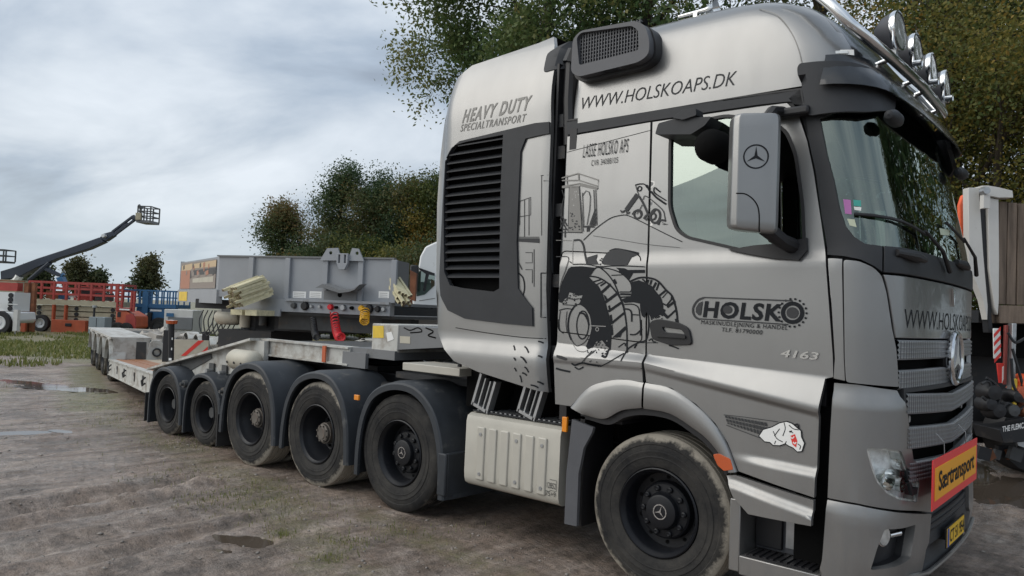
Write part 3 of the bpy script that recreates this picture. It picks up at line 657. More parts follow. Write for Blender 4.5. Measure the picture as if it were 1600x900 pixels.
# ---- side air intake on the roof
def intake(f, flip):
    R_ = lambda *px: side_pts(px, -0.085)
    k = R_((893, 60), (905, 47), (990, 31), (1006, 38), (1013, 62), (1012, 84), (996, 96), (902, 119), (890, 112))
    k = rounded(k, 0.04, 4); op = rounded(R_((899, 58), (906, 50), (985, 39), (995, 46), (996, 77), (903, 101)), 0.02, 3)
    g = lambda a, b, c: f(a, 0.03+c, b)
    o = plate('air_intake', k, lambda a, b, c: g(a, b, c-0.10), 0.22, M['frame'], truck, holes=[op], bev=0.018, flip=flip, step=0.1)
    plate('intake_gasket', [(np.mean([p[0] for p in k])+(x-np.mean([p[0] for p in k]))*1.05, np.mean([p[1] for p in k])+(y-np.mean([p[1] for p in k]))*1.07-0.01) for x, y in k], lambda a, b, c: g(a, b, c-0.035), 0.12, M['black'], o, flip=flip, step=0.2)
    m = MB(); x0, x1 = min(p[0] for p in op), max(p[0] for p in op); z0, z1 = min(p[1] for p in op), max(p[1] for p in op)
    nb = 22
    for i in range(nb):
        xx = x0+(x1-x0)*(i+0.5)/nb; zz = sorted(p[1] for p in op); lo = np.interp(xx, [x0, x1], [z0, z0+0.0]); 
        ys = (f(xx, 0.03-0.075, 0)[1], f(xx, 0.03-0.055, 0)[1]); m.box(xx-0.004, xx+0.004, min(ys), max(ys), z0, z1, M['frame'])
    for i in range(9):
        zz = z0+(z1-z0)*(i+0.5)/9; ys = (f(0, 0.03-0.070, 0)[1], f(0, 0.03-0.050, 0)[1]); m.box(x0, x1, min(ys), max(ys), zz-0.0035, zz+0.0035, M['frame'])
    ys = (f(0, 0.03-0.045, 0)[1], f(0, 0.03+0.0, 0)[1]); m.box(x0-0.01, x1+0.01, min(ys), max(ys), z0-0.01, z1+0.01, M['void'])
    m.build('intake_mesh', o)
intake(lambda a, y, b: (a, y, b), False); intake(lambda a, y, b: (a, TW-y, b), True)
m = MB(); m.tube([(-0.90, 0.10, 3.15), (-0.92, 0.10, 3.5), (-0.93, 0.12, 3.80)], 0.055, M['black'], 10); m.tube([(-0.93, 0.12, 3.80), (-0.90, 0.13, 3.90)], [0.08, 0.07], M['black'], 10); m.build('intake_duct', truck)
# ---- front: pillars, windscreen, cowl, hatch
pil = F((1231, 153), (1249, 139), (1290, 135), (1300, 178), (1282, 186), (1293, 240), (1304, 280), (1313, 325), (1322, 352), (1335, 369), (1352, 380), (1378, 384), (1378, 427), (1364, 416), (1345, 406), (1318, 401), (1292, 399), (1284, 340), (1273, 268), (1263, 220), (1249, 178))
def fr(name, o, c0, th, mat, parent=truck, mir=True, **k):
    g = lambda a, b, c: skin(a, b, c+c0)
    x = plate(name, o, g, th, mat, parent, **k)
    if mir: k.pop('label', None); plate(name, mirror(o), g, th, mat, parent, **k)
    return x
fr('a_pillar', pil, -0.006, 0.05, TRIM, gap=0.003, bev=0.004, step=0.05)
aL = F((1378, 384))[0]; aB = F((1378, 427))[0]; a0 = max(aL[0], aB[0])+0.004
zt, zb = aL[1], aB[1]
cow = [(a0, zb), (ALEN-a0, zb), (ALEN-a0, zt), (a0, zt)]
fr('windscreen_cowl', cow, -0.006, 0.05, TRIM, mir=False, gap=0.002, bev=0.004, step=0.08)
gls = F((1282, 186), (1293, 240), (1304, 280), (1313, 325), (1322, 352), (1335, 369), (1352, 380), (1378, 384)); gls = [(a-0.012, b) for a, b in gls]
topz = 3.26; g_o = [(gls[0][0]-0.02, topz)]+gls+[(ALEN-a, b) for a, b in gls[::-1]]+[(ALEN-gls[0][0]+0.02, topz)]
ws = fr('windscreen', g_o, 0.012, 0, M['wglass'], mir=False, step=0.06)
# stickers inside the screen
STK = principled('violet_sticker', (0.45, 0.16, 0.42), 0.5); GRN = principled('green_sticker', (0.05, 0.35, 0.30), 0.5); YS = principled('pale_sticker', (0.55, 0.60, 0.45), 0.5)
for px_, mt_ in ((((1317, 311), (1329, 312), (1331, 335), (1320, 334)), STK), (((1333, 312), (1345, 313), (1346, 322), (1334, 321)), GRN), (((1334, 323), (1346, 324), (1346, 329), (1335, 328)), M['white']), (((1323, 341), (1335, 343), (1338, 355), (1328, 352)), YS), (((1470, 356), (1486, 359), (1486, 368), (1472, 367)), YS)):
    d = Decal(lambda a, b, c: skin(a, b, 0.009), 0); d.fill(F(*px_), mt_); d.build('windscreen_sticker', ws)
# hatch
hl = F((1379, 427), (1385, 455), (1393, 510), (1398, 529)); hz = hl[-1][1]
aT, aBt = hl[0][0]+0.006, hl[-1][0]+0.006
hat = [(aT, zb-0.006), (hl[1][0]+0.006, hl[1][1]), (aBt, hz), (ALEN-aBt, hz), (ALEN-hl[1][0]-0.006, hl[1][1]), (ALEN-aT, zb-0.006)]
hatch = fr('front_hatch', hat, 0.0, 0.04, SIL, mir=False, gap=0.003, bev=0.005, step=0.035)
d = Decal(skin, -0.0010); p = F((1414, 491), (1520, 489)); zc_ = hz+0.10
aa = F((1412, 489))[0][0]; d.text('WWW.HOLSKOAPS.DK', (aa, 1.84), (ALEN-aa+0.02, 1.84), 0.12, M['ink'], shear=0.1, bold=-0.004); d.build('hatch_lettering', hatch)
m = MB(); cx_ = Xf(1.9)
m.prism([(1.21, 2.12), (1.29, 2.12), (1.26, 2.00)], Xf(2.0)+0.001, Xf(2.0)+0.014, M['chrome'], 'YZ'); m.build('hatch_badge', hatch)
# corner deflector panels
strip = F((1293, 402), (1316, 404), (1319, 560), (1321, 596), (1301, 592), (1303, 560), (1298, 480))
fr('corner_strip', strip, 0.0, 0.03, SIL, gap=0.002, bev=0.003, step=0.05)
cp = F((1318, 405), (1343, 408), (1364, 418), (1377, 430), (1384, 456), (1392, 510), (1399, 545), (1403, 606), (1322, 597), (1320, 560))
fr('corner_panel', rounded(cp, 0.02, 3), -0.008, 0.03, SIL, gap=0.003, bev=0.008, step=0.045)
# lower corner: headlight surround and bumper corner
hcut = F((1352, 699), (1378, 700), (1403, 704), (1412, 730), (1428, 744), (1431, 753), (1427, 784), (1400, 780), (1381, 770), (1366, 752), (1359, 728))
hcut = rounded(hcut, 0.015, 3)
up = F((1303, 598), (1340, 600), (1402, 610), (1412, 636), (1418, 690), (1422, 718), (1438, 728), (1452, 742), (1452, 800), (1424, 798), (1380, 794), (1340, 786), (1294, 777), (1297, 680))
upm = lambda a, b, c: skin(a, b, c-0.02*sstep((1.46-b)/0.05)-0.0)
cor = plate('headlamp_surround', up, upm, 0.04, SIL, truck, holes=[hcut], gap=0.003, bev=0.005, step=0.045)
cor2 = plate('headlamp_surround', mirror(up), upm, 0.04, SIL, truck, holes=[mirror(hcut)], gap=0.003, bev=0.005, step=0.045)
for hc, cc in ((hcut, cor), (mirror(hcut), cor2)):
    h = plate('headlamp', hc, lambda a, b, c: upm(a, b, c+0.012), 0, M['clear'], cc, step=0.04)
    plate('lamp_housing', hc, lambda a, b, c: upm(a, b, c+0.075), 0.02, principled('lamp_inner_shell', (0.88, 0.89, 0.89), 0.3, 0.1, coat=0.3, vary=0.3, vscale=16), h, step=0.04)
    plate('lamp_housing_rim', hc, lambda a, b, c: upm(a, b, c+0.012), 0.10, M['lens'], h, holes=[inset(hc, 0.012)], step=0.06)
    ctr = np.mean(hc, 0)
    for (da, db, r) in ((-0.09, -0.02, 0.062), (0.05, -0.06, 0.045), (0.05, 0.06, 0.04)):
        s = -1 if hc is not hcut else 1
        c3 = Vector(upm(ctr[0]+da*s, ctr[1]+db, 0.055)); n3 = (Vector(upm(ctr[0]+da*s, ctr[1]+db, 0.0))-c3).normalized(); n3 = (n3+Vector((0.8, 0, 0))).normalized()
        q = MB(); q.lathe([(0.04, r), (0.0, r*0.95), (-0.03, r*0.6), (-0.035, 0.001)], M['reflector'], 20, axis='X'); q.lathe([(-0.01, 0.001), (-0.008, r*0.35), (-0.03, r*0.45)], M['chrome'], 16, axis='X')
        ob = q.build('lamp_reflector', h); ob.matrix_local = Matrix.Translation(c3) @ n3.to_track_quat('X', 'Z').to_matrix().to_4x4()
low = F((1294, 779), (1340, 788), (1380, 796), (1424, 800), (1445, 800), (1441, 845), (1436, 858)); low = low+[(low[-1][0], 0.36), (0.55, 0.30), (0.25, 0.285), (-0.02, 0.29)]
fcut = F((1375, 824), (1420, 817), (1411, 870), (1356, 888), (1365, 852)); fcut = rounded(fcut, 0.015, 3)
lwm = lambda a, b, c: skin(a, b, c-0.018*sstep((0.84-b)/0.05)-0.02)
for o_, h_ in ((low, fcut), (mirror(low), mirror(fcut))):
    bc = plate('bumper_corner', o_, lwm, 0.05, SIL, truck, holes=[h_], gap=0.003, bev=0.006, step=0.05)
    plate('fog_lamp_recess', h_, lambda a, b, c: lwm(a, b, c+0.09), 0.01, M['black'], bc, step=0.1)
    plate('recess_wall', [(0, 0), (1, 0), (1, 1), (0, 1)], lambda a, b, c: (0, 0, 0), 0, M['black'], bc) if False else None
    m = MB(); k_ = densify(h_, 0.03); nn = len(k_); m.add([lwm(a, b, 0.03) for a, b in k_]+[lwm(a, b, 0.095) for a, b in k_], [(i, (i+1) % nn, (i+1) % nn+nn, i+nn) for i in range(nn)], M['black']); m.build('fog_recess_wall', bc)
    s = 1 if o_ is low else -1; c_ = F((1383, 839))[0]; ca = c_[0] if s > 0 else ALEN-c_[0]
    c3 = Vector(lwm(ca, c_[1], 0.055)); q = MB(); q.lathe([(-0.05, 0.045), (0.0, 0.052), (0.012, 0.048), (0.018, 0.02), (0.019, 0.001)], M['lens'], 24, axis='X'); q.lathe([(-0.052, 0.050), (0.006, 0.057), (0.008, 0.050)], M['chrome'], 24, axis='X'); o3 = q.build('fog_lamp', bc); o3.matrix_local = Matrix.Translation(c3) @ Vector((1, -0.35*s, 0)).to_track_quat('X', 'Z').to_matrix().to_4x4()
    e_ = F((1405, 834))[0]; ea = e_[0] if s > 0 else ALEN-e_[0]; p1 = lwm(ca+0.055*s, c_[1], 0.06); p2 = lwm(ea+0.02*s, e_[1], 0.045); q = MB(); q.tube([p1, p2], 0.016, M['chrome'], 12); q.build('fog_lamp_bezel', bc)
# ---- grille
gt = hz-0.008; gaL = F((1403, 534))[0][0]
def gband(name, a_l, a_r, zt_, zb_, dip, depth, mat, parent, nrib=5):
    """one V-dipped grille louvre with fine ribs"""
    n = 60; m = MB(); rows = []
    pr = [(0, depth+0.03), (0.0, depth)]
    for k in range(nrib):
        t0 = (k+0.15)/nrib; t1 = (k+0.85)/nrib; pr += [(t0, depth-0.004), (t0+0.2/nrib, depth-0.012), (t1-0.2/nrib, depth-0.012), (t1, depth-0.004)]
    pr += [(1.0, depth), (1.0, depth+0.04)]
    for t, c in pr:
        row = []
        for i in range(n+1):
            a = a_l+(a_r-a_l)*i/n; u = abs(i/n-0.5)*2; dz = -dip*(1-u); row.append(skin(a, zt_+(zb_-zt_)*t+dz, c))
        rows.append(row)
    v = sum(rows, []); f = [(r*(n+1)+i, r*(n+1)+i+1, (r+1)*(n+1)+i+1, (r+1)*(n+1)+i) for r in range(len(rows)-1) for i in range(n)]
    m.add(v, f, mat)
    for i in range(n):     # cross ribs give the mesh look
        a = a_l+(a_r-a_l)*(i+0.5)/n; u = abs((i+0.5)/n-0.5)*2; dz = -dip*(1-u); p = [skin(a-0.004, zt_+dz-0.006, depth-0.013), skin(a+0.004, zt_+dz-0.006, depth-0.013), skin(a+0.004, zb_+dz+0.006, depth-0.013), skin(a-0.004, zb_+dz+0.006, depth-0.013)]
        m.add(p, [(0, 1, 2, 3)], M['frame'])
    return m.build(name, parent, 25)
GR = principled('grille_satin_grey', (0.40, 0.41, 0.42), 0.3, 0.5, dirt=0.15, dirt_scale=9)
gb = MB(); k = [(gaL, gt), (ALEN-gaL, gt), (ALEN-gaL-0.1, 0.86), (gaL+0.1, 0.86)]
n = 40; rows = [[skin(gaL+(ALEN-2*gaL)*i/n, z, 0.10) for i in range(n+1)] for z in (gt+0.02, 1.2, 0.62)]
gb.add(sum(rows, []), [(r*(n+1)+i, r*(n+1)+i+1, (r+1)*(n+1)+i+1, (r+1)*(n+1)+i) for r in range(2) for i in range(n)], VOID)
grille = gb.build('grille', truck)
gband('grille_slat', gaL, ALEN-gaL, gt, gt-0.115, 0.0, 0.005, GR, grille, 4)
gband('grille_slat', gaL+0.01, ALEN-gaL-0.01, gt-0.175, gt-0.285, 0.0, 0.005, GR, grille, 4)
zz = F((1412, 614))[0][1]; a2 = F((1412, 620))[0][0]
gband('grille_slat', a2, ALEN-a2, zz, zz-0.12, 0.045, -0.012, GR, grille, 4)
gband('grille_slat', a2+0.02, ALEN-a2-0.02, zz-0.195, zz-0.325, 0.05, -0.012, GR, grille, 5)
gband('grille_slat', a2+0.05, ALEN-a2-0.05, zz-0.40, zz-0.52, 0.05, -0.012, GR, grille, 5)
# grille surround
sur = [(a2-0.035, zz+0.03)]+[(a2-0.035+0.02*k, zz-0.12*k) for k in range(1, 5)]+[(a2+0.12, zz-0.60), (ALEN-a2-0.12, zz-0.60)]+[(ALEN-a2+0.035-0.02*k, zz-0.12*k) for k in range(4, 0, -1)]+[(ALEN-a2+0.035, zz+0.03)]
ho = [(a2-0.005, zz+0.005)]+[(a2-0.005+0.02*k, zz-0.12*k) for k in range(1, 5)]+[(a2+0.13, zz-0.565), (ALEN-a2-0.13, zz-0.565)]+[(ALEN-a2+0.005-0.02*k, zz-0.12*k) for k in range(4, 0, -1)]+[(ALEN-a2+0.005, zz+0.005)]
plate('grille_surround', sur, lambda a, b, c: skin(a, b, c-0.016), 0.04, TRIM, grille, holes=[ho], step=0.06, bev=0.005)
for aa_, z_ in ((a2+0.10, zz-0.155), (ALEN/2+0.45, zz-0.16)):
    m = MB(); m.lathe([(0, 0.001), (0.0, 0.02), (-0.03, 0.02)], M['alu'], 14, skin(aa_, z_, 0.0), 'X'); m.build('grille_sensor', grille)
# star emblem
sx = Xf(1.66)+0.03; sc_ = (TW/2, 1.655)
m = MB(); m.tube([(sx, sc_[0]+0.165*math.cos(t), sc_[1]+0.165*math.sin(t)) for t in np.linspace(0, 2*PI, 48, endpoint=False)], 0.020, M['chrome'], 10, closed=True)
m.lathe([(-0.045, 0.16), (-0.03, 0.15), (-0.03, 0.001)], M['black'], 40, (sx, *sc_), 'X')
for k in range(3):
    a = PI/2+k*2*PI/3; q_ = [(sc_[0]+r_*math.cos(t_), sc_[1]+r_*math.sin(t_)) for r_, t_ in ((0.152, a), (0.034, a+PI/3), (0.0, a), (0.034, a-PI/3))]; m.prism(q_, sx-0.02, sx+0.014, M['alustar'], 'YZ')
m.build('star_emblem', grille)
# ---- bumper centre
cb_ = MB(); zf = 0.86
n = 40; aL_ = low[5][0]+0.01
rowsp = [(0.86, 0.05), (0.84, 0.0), (0.70, 0.01), (0.66, -0.005), (0.64, -0.015), (0.52, -0.02), (0.50, 0.03), (0.40, 0.0), (0.355, -0.03), (0.30, -0.02), (0.285, 0.06)]
rows = [[skin(aL_+(ALEN-2*aL_)*i/n, z, c) for i in range(n+1)] for z, c in rowsp]
cb_.add(sum(rows, []), [(r*(n+1)+i, r*(n+1)+i+1, (r+1)*(n+1)+i+1, (r+1)*(n+1)+i) for r in range(len(rows)-1) for i in range(n)], M['trim'])
bumper = cb_.build('bumper', truck, 25)
lp = [(a_, 0.365) for a_ in np.linspace(aL_-0.33, ALEN-aL_+0.33, 60)]
m = MB(); m.tube([skin(a_, 0.365+0.05*max(0, (aL_-a_)/0.33, (a_-(ALEN-aL_))/0.33), -0.05) for a_, _ in lp], 0.014, SIL, 8); m.build('bumper_lip', bumper)
for k in range(3):
    m = MB(); m.tube([skin(a_, 0.60+k*0.035, -0.012) for a_ in np.linspace(aL_+0.03, ALEN-aL_-0.03, 30)], 0.010, M['black'], 6); m.build('bumper_slat', bumper)
# ---- warning sign and number plate
sg = MB(); X0 = 1.585; y0, y1, z0, z1 = 0.47, 1.83, 0.80, 1.165
y0 = onX(1458, 722, X0)[1]; y1 = y0+1.36; zt1 = onX(1458, 720, X0)[2]; zb1 = onX(1456, 800, X0)[2]
sg.box(X0-0.006, X0, y0, y1, zb1, zt1, M['signred']); sg.box(X0, X0+0.003, y0+0.05, y1-0.05, zb1+0.05, zt1-0.05, M['orange'])
sign = sg.build('warning_sign', truck); bevel(sign, 0.001)
d = Decal(lambda a, b, c: (X0+0.003-c, a, b), -0.002); hh = zt1-zb1; d.text('Særtransport', (y0+0.14, zb1+hh*0.34), (y1-0.13, zb1+hh*0.34), hh*0.40, M['ink'], bold=0.02); d.build('sign_lettering', sign)
m = MB()
for yy in (y0+0.35, y1-0.35): m.box(Xf(0.9)-0.03, X0-0.006, yy-0.015, yy+0.015, zt1-0.12, zt1-0.09, M['chassis']); m.tube([(X0-0.01, yy, zt1-0.01), (X0-0.012, yy-0.01, zt1+0.07), (Xf(1)+0.03, yy-0.02, zt1+0.12)], 0.003, M['alu'], 6)
m.build('sign_bracket', sign)
m = MB(); PXX = 1.56; py0 = onX(1481, 826, PXX)[1]; pz = onX(1480, 856, PXX)[2]; m.box(PXX-0.012, PXX-0.004, py0-0.01, py0+0.53, pz-0.008, pz+0.122, M['black']); m.box(PXX-0.004, PXX, py0, py0+0.52, pz, pz+0.114, M['plate']); m.box(PXX, PXX+0.0015, py0, py0+0.045, pz, pz+0.114, principled('plate_blue', (0.02, 0.08, 0.4), 0.4)); m.box(Xf(0.5)-0.05, PXX-0.012, py0+0.1, py0+0.42, pz+0.02, pz+0.09, M['black'])
plt = m.build('number_plate', truck); d = Decal(lambda a, b, c: (PXX-c, a, b), -0.002); d.text('CT 51 954', (py0+0.065, pz+0.02), (py0+0.505, pz+0.02), 0.078, M['ink'], bold=0.012); d.build('plate_lettering', plt)
# ---- sun visor and its side pieces
vis_l = F((1268, 181))[0][0]
def vmap(a, b, c):
    t = sstep((3.50-b)/0.26); e = min(1.0, max(0, (a+0.30)/0.45), max(0, (ALEN-a+0.30)/0.45)); return skin(a, b, c-0.015-0.10*t*e)
vz = lambda a: 3.235+0.035*0
vo = [(0.16, 3.47), (ALEN-0.16, 3.47), (ALEN-0.10, 3.26), (ALEN-0.5, 3.225), (ALEN/2, 3.20), (0.5, 3.225), (0.10, 3.26)]
plate('sun_visor', vo, vmap, 0.012, M['gloss'], truck, step=0.06, bev=0.003, back=M['black'])
sp_ = F((1250, 104), (1300, 102), (1343, 111), (1366, 131)); sp_b = F((1382, 175), (1303, 178), (1268, 185), (1257, 160))
so = F((1250, 110), (1254, 103), (1280, 100), (1312, 101), (1343, 109), (1366, 130), (1384, 158), (1382, 176), (1345, 179), (1303, 180), (1268, 185), (1256, 160)); so = rounded(so, 0.02, 2); print('visor side', so[:4])
smap = lambda a, b, c: skin(a, b, c-0.035-0.19*sstep((3.50-b)/0.26)*min(1.0, max(0, (a+0.30)/0.45), 1))
plate('visor_side_piece', so, lambda a, b, c: skin(a, b, c-0.06), 0.03, TRIM, truck, step=0.04, bev=0.008)
plate('visor_side_piece', mirror(so), lambda a, b, c: skin(a, b, c-0.06), 0.03, TRIM, truck, step=0.04, bev=0.008)
for s in (1, -1):    # front mirror arms hanging under the visor
    m = MB(); f0 = F((1376, 189))[0]; c = Vector(skin(f0[0] if s > 0 else ALEN-f0[0], f0[1], -0.08)); m.lathe([(-0.13, 0.001), (-0.12, 0.025), (-0.06, 0.045), (0.04, 0.045), (0.09, 0.03), (0.10, 0.001)], M['trim'], 16, tuple(c), 'Y'); m.build('front_mirror', truck)
    m = MB(); p = [skin((0.05 if s > 0 else ALEN-0.05), 3.15, 0.05), skin((0.07 if s > 0 else ALEN-0.07), 3.0, 0.08), skin((0.09 if s > 0 else ALEN-0.09), 2.86, 0.09), skin((0.12 if s > 0 else ALEN-0.12), 2.78, 0.09)]; m.tube(p, [0.02, 0.03, 0.045, 0.02], M['black'], 10); m.build('inner_mirror', truck)
# ---- roof marker lamp, light bar with four lamps, horns
ml = R((1294, 78), (1318, 78), (1325, 91), (1298, 91)); c = np.mean(ml, 0); m = MB(); ins = roofpt(*c)[1]; m.box(-0.085, 0.085, -0.02, 0.02, -0.022, 0.022, M['white']); m.box(-0.05, 0.05, -0.026, -0.019, -0.012, 0.012, M['lens'])
mk = m.build('marker_lamp', truck); bevel(mk, 0.008); mk.location = (float(onY(1310, 85, 0.16)[0]), 0.165, float(onY(1310, 85, 0.16)[2])); mk.rotation_euler = (-0.3, 0, 0.55)
BARP = [(0.70, 0.22, 4.14), (1.0, 0.12, 3.83), (1.14, 0.14, 3.66), (1.23, 0.28, 3.57), (1.27, 0.60, 3.545), (1.29, 1.25, 3.54)]
lb = MB(); bp_ = BARP; bp_ = smoothline(bp_, 5); bp_ = bp_+[(x, TW-y, z) for x, y, z in bp_[-2::-1]]
lb.tube(bp_, 0.034, M['chrome'], 14)
for s in (1, -1):
    for yy in (0.55, 1.1): y_ = yy if s > 0 else TW-yy; lb.tube([(1.27, y_, 3.545), (1.12, y_, 3.50)], 0.018, M['chrome'], 8)
bar = lb.build('light_bar', truck, 50)
for i, yy in enumerate((0.56, 1.02, 1.48, 1.94)):
    q = MB(); q.lathe([(0.0, 0.001), (0.004, 0.06), (0.0, 0.115), (-0.006, 0.118)], M['lens'], 28, axis='X'); q.lathe([(0.006, 0.114), (0.004, 0.126), (-0.015, 0.128), (-0.03, 0.122)], M['chrome'], 28, axis='X'); q.lathe([(-0.03, 0.122), (-0.09, 0.10), (-0.14, 0.05), (-0.15, 0.001)], M['frame'], 28, axis='X'); q.box(-0.05, -0.02, -0.02, 0.02, -0.16, -0.10, M['alu'])
    l = q.build('spot_lamp', bar, 40); l.location = (1.31, yy, 3.715); l.rotation_euler = (0, -0.05, 0.03*(i-1.5))
for yy in (0.78, 1.25, 1.72):
    q = MB(); q.lathe([(0.05, 0.03), (0.045, 0.02), (0.0, 0.018), (-0.005, 0.001)], M['chrome'], 12, (1.34, yy, 3.56), 'X'); q.build('bar_lamp', bar)
hp = onY(1088, 10, 0.35); q = MB(); q.lathe([(0.0, 0.06), (-0.02, 0.04), (-0.08, 0.018), (-0.30, 0.012)], M['chrome'], 16, (float(hp[0])+0.12, 0.42, 4.10), 'X'); q.box(float(hp[0])-0.05, float(hp[0])-0.02, 0.40, 0.44, 4.02, 4.09, M['chrome']); q.build('air_horn', truck)
# ---- wipers
for (a_, b_, dl) in ((F((1476, 424))[0], F((1439, 361))[0], 0.55), (F((1529, 429))[0], F((1500, 373))[0], 0.50)):
    m = MB(); m.tube([skin(a_[0], a_[1], -0.03), skin((a_[0]+b_[0])/2, (a_[1]+b_[1])/2, -0.05), skin(b_[0], b_[1], -0.025)], [0.016, 0.012, 0.009], M['black'], 8)
    ts = np.linspace(0, 1, 8); m.tube([skin(b_[0]+0.06-dl*t*1.25, b_[1]-0.02+0.07*t, -0.015) for t in ts], 0.010, M['black'], 6); m.build('wiper', truck)
for px in ((1425, 402), (1500, 415)):
    a_ = F(px)[0]; m = MB(); m.tube([skin(a_[0]-0.20, a_[1]+0.01, -0.01), skin(a_[0]-0.05, a_[1], -0.035), skin(a_[0]+0.12, a_[1]-0.01, -0.03)], [0.02, 0.032, 0.02], M['black'], 10); m.build('wiper_cover', truck)
# ---- door mirror
def mirror_unit(side):
    Yv = (lambda y: y) if side > 0 else (lambda y: TW-y)
    cx0, cx1, cz0, cz1 = 0.60, 0.90, 2.37, 3.06
    # plan section of the shell: flat broad front face turned outwards, tapering edge
    sec = [(0.60, -0.20), (0.605, -0.31), (0.66, -0.375), (0.70, -0.385), (0.855, -0.30), (0.885, -0.27), (0.89, -0.235), (0.86, -0.21), (0.72, -0.17), (0.64, -0.16)]
    lv = [(0.0, 0.80), (0.012, 0.93), (0.035, 0.985), (0.10, 1.0), (0.5, 1.0), (0.88, 1.0), (0.965, 0.985), (0.99, 0.93), (1.0, 0.82)]
    cxm, cym = 0.75, -0.27; V = []; n = len(sec)
    for t, s in lv:
        z = cz0+(cz1-cz0)*t; sh = -0.05*sstep((0.22-t)/0.22)
        for x, y in sec: V.append((cxm+(x-cxm)*s+0.0, Yv(cym+(y-cym)*s-0.02), z+0.10*(0.75-x)*(1 if t < 0.5 else 0.15)*(1 if t < 0.3 else 0)))
    f = [(i*n+j, i*n+(j+1) % n, (i+1)*n+(j+1) % n, (i+1)*n+j) for i in range(len(lv)-1) for j in range(n)]+[tuple(range(n)), tuple((len(lv)-1)*n+j for j in range(n))]
    m = MB(); m.add(V, f, SIL); o = m.build('door_mirror', truck, 22); bevel(o, 0.008, 3, 18)
    q = MB(); q.box(0.615, 0.70, *sorted((Yv(-0.23), Yv(-0.17))), 2.48, 3.0, M['black']); q.tube([(0.80, Yv(-0.22), 2.40), (0.86, Yv(-0.12), 2.33), (0.88, Yv(0.0), 2.31)], [0.05, 0.045, 0.05], M['black'], 10); q.tube([(0.80, Yv(-0.24), 3.05), (0.78, Yv(-0.12), 3.12), (0.80, Yv(0.0), 3.14)], 0.035, M['black'], 8); q.build('mirror_arm', o)
    q = MB(); q.box(0.70, 0.97, *sorted((Yv(-0.05), Yv(0.03))), 3.10, 3.155, M['black']); b = q.build('mirror_bracket', o); bevel(b, 0.015)
    if side > 0:
        e1, e2 = Vector((0.70, -0.405, 0)), Vector((0.855, -0.32, 0)); u = (e2-e1).normalized(); nn = Vector((u.y, -u.x, 0))
        g = lambda a, b, c: tuple(e1+u*a-nn*c*1.0+Vector((0, 0, b)))
        dd = Decal(g, -0.003); cc = (0.10, 2.80); dd.disc(cc, 0.072, M['ink'], 0.064); star(dd, cc, 0.064, M['ink'], ring=False, w=0.16); dd.build('mirror_star', o)
        dd = Decal(g, -0.002); dd.line([(-0.005, 2.585), (0.05, 2.58), (0.10, 2.54), (0.125, 2.48), (0.13, 2.36)], 0.007, VOID); dd.build('mirror_seam', o)
mirror_unit(1); mirror_unit(-1)
# kerb mirror and its bracket above the door window
m = MB(); c = onY(1108, 214, -0.14)
m.lathe([(-0.13, 0.001), (-0.125, 0.045), (-0.10, 0.08), (-0.05, 0.105), (0.05, 0.11), (0.075, 0.06), (0.08, 0.001)], M['void'], 24, (float(c[0]), -0.08, float(c[2]))); km = m.build('kerb_mirror', truck, 50); km.location.z -= 0.05; km.scale = (1, 1, 1)
wd = rounded(S((1043, 218), (1048, 201), (1074, 194), (1130, 191), (1119, 205), (1098, 218)), 0.012, 2)
plate('mirror_cowl', wd, lambda a, b, c: near(a, b, c-0.17), 0.19, TRIM, truck, bev=0.015, flat=True)
plate('cowl_bracket', rounded(S((1072, 194), (1086, 182), (1108, 179), (1109, 190), (1088, 197)), 0.01, 2), lambda a, b, c: near(a, b, c-0.19), 0.10, TRIM, truck, bev=0.012, flat=True)

# ================================================================== rear tower (cooling unit) behind the cab
FX1 = -0.965
def tprof(x, z):
    """inward offset of the tower's flank: rounded vertical front edge, rounded top and rear"""
    y = 0.0
    if x > FX1-0.10: y += 0.10*(1-math.sqrt(max(0, 1-((x-(FX1-0.10))/0.10)**2)))*0.8
    if x < -2.12: y += 0.5*min(1, ((-2.12-x)/0.16))**2*0.14
    if z > 3.45: y += 0.14*((z-3.45)/0.55)**2
    if z < 1.60: y -= 0.035*min(1, (1.60-z)/0.10)
    return y
def tn(a, b, c): return (a, tprof(a, b)+c, b)
def tf(a, b, c): return (a, TW-tprof(a, b)-c, b)
def T(*px):
    out = []
    for x, y in px:
        yy = 0.0
        for _ in range(3): p = onY(x, y, yy); yy = tprof(p[0], p[2])
        out.append((float(min(p[0], FX1)), float(p[2])))
    return out
tw_o = T((737, 102), (790, 84), (840, 67), (864, 57), (866, 70), (866, 108), (861, 190), (857, 300), (853, 450), (853, 613.5), (800, 598), (747, 581), (709, 564), (694, 545.5), (684, 519), (681, 451), (683, 320), (688, 247), (693, 193), (701.7, 153), (713, 123))
fo = T((707, 232), (720, 221), (770, 209), (837, 193), (860, 191), (860, 209), (823, 217), (815, 237), (812, 303), (809, 380), (811, 451), (824, 470), (833, 481), (834, 510), (790, 506), (728, 498), (701.5, 485), (690, 462), (688, 432), (693, 320), (697, 253))
gh = T((698, 250), (711, 228), (730, 222), (788, 211), (784, 300), (782, 451), (773, 456), (723, 450), (705, 446), (696, 425), (695, 320))
